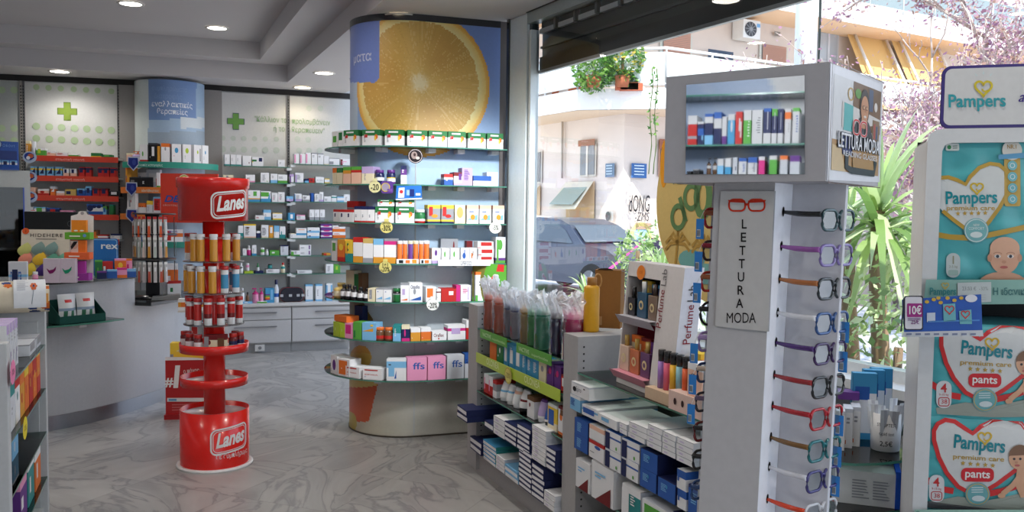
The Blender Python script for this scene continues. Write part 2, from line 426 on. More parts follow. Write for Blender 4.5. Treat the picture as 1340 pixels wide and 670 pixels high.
# --- floor: veined pale stone tiles
def floor_mat():
    m, nt, b = nmat('veined_stone_tiles'); N = nt.nodes; L = nt.links
    tc = N.new('ShaderNodeTexCoord'); mp = N.new('ShaderNodeMapping'); mp.inputs['Rotation'].default_value = (0, 0, R(22)); mp.inputs['Scale'].default_value = (1.6, 1.6, 1)
    L.new(tc.outputs['Object'], mp.inputs['Vector'])
    fl = N.new('ShaderNodeVectorMath'); fl.operation = 'FLOOR'; L.new(mp.outputs[0], fl.inputs[0])
    wn = N.new('ShaderNodeTexWhiteNoise'); wn.noise_dimensions = '3D'; L.new(fl.outputs[0], wn.inputs['Vector'])
    rot = N.new('ShaderNodeVectorRotate'); rot.rotation_type = 'Z_AXIS'; L.new(mp.outputs[0], rot.inputs['Vector'])
    ml = N.new('ShaderNodeMath'); ml.operation = 'MULTIPLY'; ml.inputs[1].default_value = 6.28; L.new(wn.outputs['Value'], ml.inputs[0]); L.new(ml.outputs[0], rot.inputs['Angle'])
    ad = N.new('ShaderNodeVectorMath'); ad.operation = 'MULTIPLY_ADD'; ad.inputs[1].default_value = (1, 2.6, 1); L.new(rot.outputs[0], ad.inputs[0])
    sc = N.new('ShaderNodeVectorMath'); sc.operation = 'SCALE'; sc.inputs['Scale'].default_value = 20; L.new(wn.outputs['Color'], sc.inputs[0]); L.new(sc.outputs[0], ad.inputs[2])
    n1 = N.new('ShaderNodeTexNoise'); n1.inputs['Scale'].default_value = .9; n1.inputs['Detail'].default_value = 7; n1.inputs['Distortion'].default_value = 1.2; L.new(ad.outputs[0], n1.inputs['Vector'])
    r1 = N.new('ShaderNodeValToRGB'); e = r1.color_ramp.elements
    e[0].position = .30; e[0].color = rgb(138, 136, 134); e[1].position = .72; e[1].color = rgb(168, 166, 163)
    x = e.new(.47); x.color = rgb(154, 152, 150); x = e.new(.505); x.color = rgb(128, 126, 126); x = e.new(.54); x.color = rgb(158, 155, 152)
    L.new(n1.outputs['Fac'], r1.inputs['Fac'])
    br = N.new('ShaderNodeTexBrick'); br.offset = 0; br.inputs['Scale'].default_value = 1; br.inputs['Mortar Size'].default_value = .006
    br.inputs['Brick Width'].default_value = 1; br.inputs['Row Height'].default_value = 1; br.inputs['Color1'].default_value = br.inputs['Color2'].default_value = (1,1,1,1); br.inputs['Mortar'].default_value = (.82,.81,.80,1)
    L.new(mp.outputs[0], br.inputs['Vector'])
    mx = N.new('ShaderNodeMix'); mx.data_type = 'RGBA'; mx.blend_type = 'MULTIPLY'; mx.inputs['Factor'].default_value = 1
    L.new(r1.outputs['Color'], mx.inputs['A']); L.new(br.outputs['Color'], mx.inputs['B']); L.new(mx.outputs['Result'], b.inputs['Base Color'])
    b.inputs['Roughness'].default_value = .32; b.inputs['Specular IOR Level'].default_value = .35
    return m
mb = MB(); mb.face([(-7,-3.2,0),(5,-3.2,0),WP(9.2,0,.1),WP(-6,0,.1),(-7,12,0)], 'W')
struct(mb.build('floor', floor_mat()))
CEILM = surface('ceiling_paint', (196,192,192), .9, .02, 1.5)
OC = Vector((-2.34, 9.16, 0)); IC = Vector((-2.53, 8.83, 0)); cl = Vector((-.944,-.33,0)); cr = Vector((.387,-.922,0))
LE, RE = OC+cl*5, OC+cr*13; LI, RI = IC+cl*5, IC+cr*13
Z1, Z2 = 3.02, 3.19
def at(p, z): return (p.x, p.y, z)
mb = MB(); wa, wb = WP(9.6, 0, .12), WP(-7, 0, .12)
mb.face([at(LE,CZ),at(OC,CZ),at(RE,CZ),(6,-3.4,CZ),at(wa,CZ),at(wb,CZ),(-8,12.5,CZ)], 'W')
mb.face([at(LE,Z1),at(OC,Z1),at(RE,Z1),at(RI,Z1),at(IC,Z1),at(LI,Z1)], 'W')
mb.face([at(LI,Z2),at(IC,Z2),at(RI,Z2),(-8,-4,Z2),(-9,7,Z2)], 'W')
for a, b, z0, z1 in ((LE,OC,CZ,Z1),(OC,RE,CZ,Z1),(LI,IC,Z1,Z2),(IC,RI,Z1,Z2)):
    mb.face([at(a,z0),at(b,z0),at(b,z1),at(a,z1)], 'W')
mb.face([(-12,-3.3,3.3),(6,-3.3,3.3),(wa.x,wa.y,3.3),(wb.x,wb.y,3.3),(-12,13,3.3)], 'W')
struct(mb.build('ceiling', CEILM))
WALLM = surface('wall_laminate', (190,190,190), .6, .03, 2)
def wall(name, a, b, z0=0, z1=2.9, mat=WALLM):
    m = MB(); m.face([(a[0],a[1],z0),(b[0],b[1],z0),(b[0],b[1],z1),(a[0],a[1],z1)], 'W'); return struct(m.build(name, mat))
lw0 = KC-ldir*3.0; rw1 = WB+wdir*2.4
wall('wall_back', (KC.x,KC.y), (rw1.x,rw1.y)); wall('wall_back_left', (lw0.x,lw0.y), (KC.x,KC.y))
wall('wall_left', (-6.9,-3.1), (lw0.x,lw0.y)); wall('wall_rear', (.8,-3.1), (-6.9,-3.1), 0, 3.3); m = MB(); m.face([(4.6,-3.1,.0),(.8,-3.1,.0),(.8,-3.1,3.3),(4.6,-3.1,3.3)], 'W'); struct(m.build('added_window', clear('window_glass', (250,253,253), .065, .0)))  # rear glazing is unseen, added to let sky fill into the room
m = MB()
for i in range(3): m.box(.8+i*1.87,.87+i*1.87,-3.14,-3.06,.0,3.2,(200,206,208))
struct(m.build('added_window_frame', SATIN))
we = WP(8.6, 0, 0); wall('wall_right', (we.x,we.y), (4.6,-3.1))
# dark shadow-gap strip under the ceiling on the back walls
mb = MB(); DK = (52,50,50)
for a, d, n, L in ((lw0,ldir,lnrm,3.0),(KC,wdir,wnrm,2.6)):
    p = a+n*.012; q = a+d*L+n*.012; mb.face([at(p,2.79),at(q,2.79),at(q,2.85),at(p,2.85)], DK)
struct(mb.build('trim_1', MATTE))
# back wall panels with crosses, dots and the quotation
def lf(off=.006): return lambda u, v: KC+ldir*u+lnrm*off+Vector((0,0,v))     # left facet, u<0
def rf(off=.006): return lambda u, v: WB+wdir*u+wnrm*off+Vector((0,0,v))
def lu(px, py): p = APL(px, py, KC, lnrm); return (p-KC).dot(ldir), p.z
def ru(px, py): p = APL(px, py, WB, wnrm); return (p-WB).dot(wdir), p.z
PANW = (206,206,204)
mb = MB()
def panel(f, uv, px0, px1, pyc, col=PANW):
    u0 = uv(px0, pyc)[0]; u1 = uv(px1, pyc)[0]; mb.poly([(u0,.0),(u1,.0),(u1,2.78),(u0,2.78)], f, col)
panel(lf(.01), lu, -20, 29, 150, (176,180,178)); panel(lf(.01), lu, 33, 155, 150); panel(rf(.01), ru, 290, 375.5, 150); panel(rf(.01), ru, 378.5, 462, 150)
def cross(f, c, s, col1, col2):
    for k, cc in ((s*1.06, col2), (s*.96, col1)):
        w = k*.36; g = f if k > s else (lambda u, v: f(u, v)+Vector((0,-.002,0)))
        mb.poly([(c[0]-w,c[1]-k),(c[0]+w,c[1]-k),(c[0]+w,c[1]-w),(c[0]+k,c[1]-w),(c[0]+k,c[1]+w),(c[0]+w,c[1]+w),(c[0]+w,c[1]+k),(c[0]-w,c[1]+k),(c[0]-w,c[1]+w),(c[0]-k,c[1]+w),(c[0]-k,c[1]-w),(c[0]-w,c[1]-w)], g, cc)
cross(lf(.014), lu(88.5, 146), .088, (134,158,66), (104,126,60)); cross(rf(.014), ru(308.5, 159), .085, (112,160,84), (90,110,110))
GD = (176,196,158)
for py, rr in ((117, .030), (168, .036), (184, .036)):
    for px in ((48,64,80,97,113,128,146) if py < 130 else (48,65,81,98,114,130,146)): mb.poly(circ(*lu(px, py+(px-97)*.055), rr, n=14), lf(.014), GD)
for py in (118,168,184):
    for px in (3,19): mb.poly(circ(*lu(px, py), .034, n=14), lf(.014), GD)
for py, rr in ((181.5,.028),(196,.034)):
    for px in (291.5,305,319,333,347,361.5): mb.poly(circ(*ru(px, py+(px-325)*.02), rr, n=14), rf(.014), (190,198,188))
for py, px in ((142,404),(142,419),(182,389),(183,403),(197,391),(197,404),(197,418)): mb.poly(circ(*ru(px, py), .032, n=14), rf(.014), (194,202,194))
for t, px, py, w in (('"Κάλλιον το',354,157.5,42),('ή το',365,169.5,14.5),('προλαμβάνειν',407,160.5,50),('θεραπεύειν"',403,171.5,43)):
    c = ru(px, py+2.5); l = ru(px-w/2, py)[0]; r_ = ru(px+w/2, py)[0]
    mb.text(t, rf(.016), .06, (150,178,140), at=c, width=r_-l, bold=.004)
struct(mb.build('trim_2', MATTE))
# grey pilasters and shelf spines on the back walls
mb = MB()
for uvf, ff, a, b, py in ((lu,lf,157,182,150),(ru,rf,266,290,150)):
    u0 = uvf(a,py)[0]; u1 = uvf(b,py)[0]; f0 = ff(.0); f1 = ff(.05)
    mb.face([f1(u0,0),f1(u1,0),f1(u1,2.79),f1(u0,2.79)], (150,146,144)); mb.face([f0(u1,0),f1(u1,0),f1(u1,2.79),f0(u1,2.79)][::-1], (132,130,130)); mb.face([f0(u0,0),f1(u0,0),f1(u0,2.79),f0(u0,2.79)], (132,130,130))
struct(mb.build('trim_3', MATTE))
mb = MB()
for uvf, ff, px, py in ((lu,lf,32,150),(lu,lf,156,150),(ru,rf,377,150),(lu,lf,29,150)):
    u = uvf(px,py)[0]; f0 = ff(.004); f1 = ff(.03)
    mb.face([f1(u-.014,.0),f1(u+.014,.0),f1(u+.014,2.79),f1(u-.014,2.79)], (92,92,94) if px != 29 else (150,146,140))
    for k in range(60):
        z = .9+k*.031; g = ff(.031); mb.poly([(u-.006,z),(u+.006,z),(u+.006,z+.014),(u-.006,z+.014)], g, (30,30,32))
struct(mb.build('trim_4', SATIN))
# ================================================================= BLUE ROUND COLUMN (back)
BC = Vector((-3.57, 9.2, 0)); BR = .34
def bcf(off): return lambda a, z: Vector((BC.x+(BR+off)*math.sin(a), BC.y-(BR+off)*math.cos(a), z))
mb = MB()
def bcol(u, v):
    a = -1.75+3.5*u; z = .8+2.02*v; px, py = proj(bcf(0)(a, z))
    q = 148+5*math.sin(px*.11)
    if px < 194: base = (196,206,206)
    elif py < 156 and px < 257 and px > 193: base = (108,138,186)
    elif py < 142 and px >= 257: base = (150,176,204)
    elif py < 172: base = (158,182,206)
    else: base = (150,166,182)
    if px > 237 and 154 < py < 168: base = (200,208,214)
    return base
mb.grid(lambda u, v: bcf(0)(-1.75+3.5*u, .8+2.02*v), 80, 100, bcol)
def bct(px, py):
    p = AY(px, py, 8.88); a = math.asin(max(-1,min(1,(p.x-BC.x)/BR))); q = AY(px, py, BC.y-BR*math.cos(a)); return math.asin(max(-1,min(1,(q.x-BC.x)/BR))), q.z
for t, px, py, w in (('εναλλακτικές',226,140,52),('θεραπείες',226,149.5,38)):
    c = bct(px, py); mb.text(t, bcf(.004), .055, (222,228,236), at=c, width=w/1150*8.9/BR, bold=.012)
for t, px, py, w in (('συμπληρώματα',222,119,44),('διατροφής',220,129,34)):
    c = bct(px, py); mb.text(t, bcf(.004), .05, (124,152,196), at=c, width=w/1150*8.9/BR, bold=.01)
struct(mb.build('column_blue', SATIN))
# ================================================================= ORANGE COLUMN (display pier by the window)
SE = Vector((-.10, 6.12, 0)); SS = Vector((-.64, 5.93, 0)); sd = (SS-SE).normalized(); sn = Vector((.332, -.943, 0)).normalized()
CR = .39; CC = SS-sn*CR; flatL = (SS-SE).length; a0 = math.atan2(sn.y, sn.x)
def pier(s, off=0.):
    """plan point at perimeter distance s from the window end"""
    if s <= flatL: p = SE+sd*s+sn*off
    else:
        a = a0-(s-flatL)/CR; p = CC+Vector((math.cos(a), math.sin(a), 0))*(CR+off)
    return p
SMAX = flatL+CR*R(200)
def pierf(off): return lambda s, z: Vector((*pier(s, off)[:2], z))
oc_s = min((abs(proj(pierf(0)(s/500*SMAX, 2.4))[0]-549), s/500*SMAX) for s in range(300))[1]; oc_z = AY(549, 108.7, pier(oc_s).y).z
rndp = random.Random(3); rays = [rndp.random() for _ in range(720)]
def mix(a, b, t): t = max(0, min(1, t)); return tuple(x+(y-x)*t for x, y in zip(a, b))
def smooth(a, b, x): t = max(0, min(1, (x-a)/(b-a))); return t*t*(3-2*t)
def pier_col(u, v):
    s = SMAX*u; z = .0+2.83*v; px, py = proj(pierf(0)(s, z))
    dx, dz = (s-oc_s), z-oc_z; r = math.hypot(dx, dz); an = math.atan2(dz, dx)
    sky = mix((122,148,208), (166,196,222), smooth(60, 260, py))
    cloud = .5+.5*math.sin(px*.09+2*math.sin(py*.05))*math.sin(py*.07+px*.03)
    sky = mix(sky, (186,204,222), .55*cloud*smooth(170, 290, py))
    base = mix(sky, (190,200,206), smooth(300, 380, py)); base = mix(base, (186,184,174), smooth(420, 520, py)); base = mix(base, (176,168,140), smooth(510, 575, py)*smooth(560, 470, px)*.6)
    if px < 468 and py < 300: base = mix(base, (198,206,210), .7)
    if r < .49:
        k = rays[int((an+PI)/(2*PI)*719)]; k2 = rays[int((an+PI)/(2*PI)*119)]
        if r > .462: c = mix((238,190,96),(226,160,60), (r-.462)/.03)
        elif r > .405+.012*k2: c = mix((238,222,158), (240,206,120), (r-.41)/.05)
        else:
            c = mix((218,176,92), (204,158,76), .5+.5*math.sin(an*3+1)); c = mix(c, (232,204,140), .45*(k > .86)*(r > .08)); c = mix(c, (196,148,70), .25*(k < .12)); c = mix(c, (240,232,210), .9*smooth(.085, .02, r+.03*k2-.02)); c = mix(c, (234,200,120), .35*smooth(.2, .05, r))
        base = c
    lab = (py < 100 and px < 497) or (px < 497-10+math.sqrt(max(0, 100-(py-98)**2)) and py < 108 and px < 497) or (px < 490 and py < 108)
    if lab and px > 450: base = (116,136,204)
    # brown stalk, fruit and paper cup printed low on the round end
    if 393 < py < 436 and abs(px-(460+(py-393)*.55)) < 14: base = (112,96,50)
    if (px-472)**2/196+(py-468)**2/260 < 1: base = (206,150,60) if py < 462 else (212,172,84)
    if py < 552 and py > 497 and px < 494-(py-505)*.25*(py > 505)-0.0 and px > 452:
        base = (196,92,58) if py > 507+((px-470)/24)**2*-3 else (206,186,110)
    if (px-459)**2/60+(py-553)**2/200 < 1: base = (178,160,80)
    return base
mb = MB(); mb.grid(lambda u, v: pierf(0)(SMAX*u, 2.83*v), 230, 300, pier_col)
top = [tuple(pier(SMAX*i/60)[:2])+(2.835,) for i in range(61)]; mb.face(top, (60,60,64))
for i in range(60):   # dark shadow joint at the top and bottom
    a, b = pier(SMAX*i/60, .004), pier(SMAX*(i+1)/60, .004)
    mb.face([at(a,2.805),at(b,2.805),at(b,2.85),at(a,2.85)], (40,40,44)); mb.face([at(a,0),at(b,0),at(b,.012),at(a,.012)], (70,64,56))
a, b = pier(flatL+.012, .003), pier(flatL+.02, .003); mb.face([at(a,.02),at(b,.02),at(b,1.95),at(a,1.95)], (176,180,182))
def pier_s(px, z): return min((abs(proj(pierf(0)(s/800*SMAX, z))[0]-px), s/800*SMAX) for s in range(800))[1]
for t, px, py, w in (('ματα',473,85,22),('ής',472,100.5,13)):
    z = AY(px, py, 6.15).z; s0 = pier_s(px, z); wid = abs(pier_s(px-w/2+3, z)-pier_s(px+w/2-1, z))
    mb.text(t, lambda q, zz: pierf(.005)(s0-q, zz), .065, (206,210,228), at=(0, z), width=wid*1.25, bold=.01)
struct(mb.build('column_orange', SATIN))
# right side return of the pier to the window frame
mb = MB(); p = SE; q = SE-sd*.05
mb.prism([(p.x,p.y),(q.x,q.y),(q.x+.1,q.y+.6),(p.x-.1,p.y+.6)], 0, 2.85, (96,90,88)); struct(mb.build('trim_5', SATIN))
# ================================================================= WINDOW WALL
SILL = .935
mb = MB(); T1 = 8.6
def slab(t0, t1, z0, z1, o0, o1, col, m=0):
    pts = [WP(t0,0,o0),WP(t1,0,o0),WP(t1,0,o1),WP(t0,0,o1)]; mb.prism([(p.x,p.y) for p in pts], z0, z1, col, m)
slab(0, T1, 0, SILL-.035, 0, .14, (150,152,156)); struct(mb.build('wall_window', MATTE))
mb = MB(); slab(-.02, T1, SILL-.035, SILL, -.10, .18, (222,224,226)); slab(-.02, .75, SILL-.034, SILL-.001, -.30, -.1, (222,224,226)); o = struct(mb.build('window_1_sill', SATIN))
mb = MB()                                             # aluminium frame: post by the pier, head rail, a far mullion
slab(.03, .30, SILL, CZ-.005, .0, .07, (226,238,242)); slab(.03, .06, SILL, CZ, -.012, .0, (58,60,62)); slab(.30, .335, SILL, CZ, .02, .07, (52,62,62)); slab(.335, .36, SILL, CZ-.12, .0, .06, (214,222,224))
slab(.30, T1, CZ-.075, CZ-.005, .0, .07, (158,170,172)); slab(.3, T1, CZ-.005, CZ+.02, -.01, .07, (50,54,54)); slab(5.2, 5.27, SILL, CZ, .0, .07, (190,198,200)); slab(.35, T1, SILL, SILL+.045, .01, .07, (214,218,220))
struct(mb.build('window_1_frame', GLOSS))
mb = MB(); mb.face([WP(.35,SILL,.04),WP(T1,SILL,.04),WP(T1,CZ-.02,.04),WP(.35,CZ-.02,.04)], 'W')
struct(mb.build('window_1', clear('window_glass', (250,253,253), .065, .0)))
# roller shutter box outside, above the pane
t = empty('shutter_box', 'dark grey roller shutter box over the shop window', 'shutter')
t.location = WP(.36, 2.46, .1); inv = t.location
mb = MB(); GS = (78,84,84)
slab(.34, T1, 2.56, 2.80, .095, .13, GS); slab(.34, T1, 2.615, 2.63, .08, .11, (96,102,102)); slab(.34, T1, 2.47, 2.56, .075, .10, (66,70,70))
o = mb.build('casing', SATIN); o.parent = t; o.matrix_parent_inverse = Matrix.Translation(-inv)
mb = MB(); slab(.34, T1, 2.452, 2.472, .06, .085, (186,190,192)); o = mb.build('bottom_rail', SATIN); o.parent = t; o.matrix_parent_inverse = Matrix.Translation(-inv)
mb = MB(); k = .37
while k < 4.5:
    slab(k, k+.19, 2.705, 2.735, .055, .08, (246,248,248)); slab(k+.19, k+.215, 2.71, 2.78, .05, .08, (130,136,138)); slab(k, k+.19, 2.74, 2.775, .07, .09, (40,44,44)); k += .24
o = mb.build('guide_bracket', SATIN); o.parent = t; o.matrix_parent_inverse = Matrix.Translation(-inv)
# ================================================================= DOWNLIGHTS
def downlight(p, z, where, warm=False, power=38, r=.085):
    t = empty('ceiling_downlight', where, 'ceiling light', (p[0],p[1],z), 0, 'round downlights in the ceiling')
    b = MB(); b.lathe([(r+.022,-.004),(r+.018,-.012),(r,-.010),(r-.004,-.002)], (196,192,186), 28, cap=False); b.build('trim_ring', SATIN, t)
    b = MB(); b.lathe([(r,-.006),(r*.5,-.0065)], 'W', 28); b.build('lens', glow('lamp_warm', (255,236,196), 16) if warm else glow('lamp_white', (255,250,240), 16), t)
    l = bpy.data.lights.new('downlight', 'SPOT'); l.energy = power; l.spot_size = R(150); l.spot_blend = .6; l.shadow_soft_size = r
    l.color = (1,.86,.62) if warm else (1,.95,.88)
    o = bpy.data.objects.new('lamp', l); COL.objects.link(o); o.parent = t; o.location = (0,0,-.02)
LPW = 34
for px, py, z, w, wm in ((396,114,CZ,'small downlight over the glass shelves of the back wall',True),(424,95,CZ,'downlight in the low ceiling between beam and orange column',False),(524,21,CZ,'warm bright downlight just before the orange column top',True),
      (78,93,CZ,'downlight over the cross panel with red shelves',False),(171,4,Z2,'downlight at the picture top in the raised ceiling',False),(284,36,Z2,'downlight in the raised ceiling near its inner corner',False)):
    p = AZ(px, py, z); downlight(p, z, w, wm, LPW*(1.25 if px == 524 else .35 if px == 396 else .8), .1 if px == 524 else .085)
d3 = AZ(524, 21, CZ)
for i in range(1, 6):
    p = d3+cr*1.45*i; downlight(p, CZ, f'downlight over the window aisle, {ORD[i]} after the one before the orange column', False, LPW*(1.7 if i == 1 else .9))
for i, (x, y) in enumerate(((-3.3,5.6),(-1.5,5.2),(-3.2,3.4),(-1.2,2.9),(-2.9,1.1),(-.9,.6),(-2.6,-1.3),(-.2,-1.4))):
    downlight((x,y), Z2, f'downlight in the raised ceiling above the customer floor, {ORD[i+1]} of these behind', False, LPW*(1.6,1.4,1,1.4,1,1,1,1)[i])

# unseen spotlight added on the window side to brighten the column shelves
sp = Vector((.55,4.0,CZ)); t = empty('added_spotlight', 'unseen spotlight added under the window-side ceiling to brighten the orange column', 'ceiling light', sp)
aim = (Vector((-.42,6.0,1.40))-sp).normalized()
m = MB(); m.lathe([(.04,-.03),(.04,0)], (220,220,220), 16); m.build('mount', SATIN, t)
m = MB(); m.tube([aim*.02+Vector((0,0,-.06)), aim*.16+Vector((0,0,-.06))], [.045,.055], (226,226,226), 18); m.build('head', SATIN, t)
l = bpy.data.lights.new('spot', 'SPOT'); l.energy = 300; l.spot_size = R(46); l.spot_blend = .8; l.shadow_soft_size = .12; l.color = (.95,.98,1)
o = bpy.data.objects.new('lamp', l); COL.objects.link(o); o.parent = t; o.location = aim*.18+Vector((0,0,-.06)); o.rotation_euler = (-aim).to_track_quat('Z','Y').to_euler()
NAMES['box'] = 'supplement_carton'
# ================================================================= ORANGE COLUMN: seven curved glass shelves and their goods
def glass_shelf_from_poly(poly, z, name, label, group, th=.008, brk=(), cat='shelf'):
    t = empty(name, label, cat, (poly[0][0], poly[0][1], z), 0, group)
    lp = [(x-poly[0][0], y-poly[0][1]) for x, y in poly]
    m = MB(); m.prism(lp, -th, 0, 'W', 0, sidem=1); m.build('glass_pane', [GLASS_TOP, GLASS_EDGE], t)
    for (x, y, dx, dy, L) in brk:
        b = MB(); b.obox((x-poly[0][0], y-poly[0][1], -th-.014), (dx, dy, 0), L, .05, .026, (222,224,226)); b.build('bracket', SATIN, t)
    return t
SH_OFF = .175
def pier_path(off): return [tuple(pier(SMAX*.86*i/160, off)[:2]) for i in range(161)]
PPATH = pier_path(SH_OFF)
yref = [191, 241.3, 292, 345, 395.5, 446.3, 498]
pz = [AY(535, y, pier(flatL, SH_OFF).y).z for y in yref]
pn = ['top', 'second', 'third', 'fourth', 'fifth', 'sixth', 'lowest']
for i, z in enumerate(pz):
    poly = pier_path(SH_OFF)+[tuple(p) for p in pier_path(.0)[::-1]]
    br = []
    for s in (.06, .30, .50, .8, 1.1):
        p = pier(s, .0); q = pier(s, .1); d = (q-p).normalized(); br.append((p.x, p.y, d.x, d.y, .10))
    glass_shelf_from_poly(poly, z, 'glass_shelf', f'curved green-edged glass shelf on the orange column, {pn[i]} of seven', 'curved glass shelves on the orange column', brk=br)
GWB = 'W62G38 R1537 "W1785 ~E1227 oO7497 oY7386'.replace('"W1785 ','W2879 ')
CS = lambda i: f'the {pn[i]} column shelf'
O = lambda **k: k
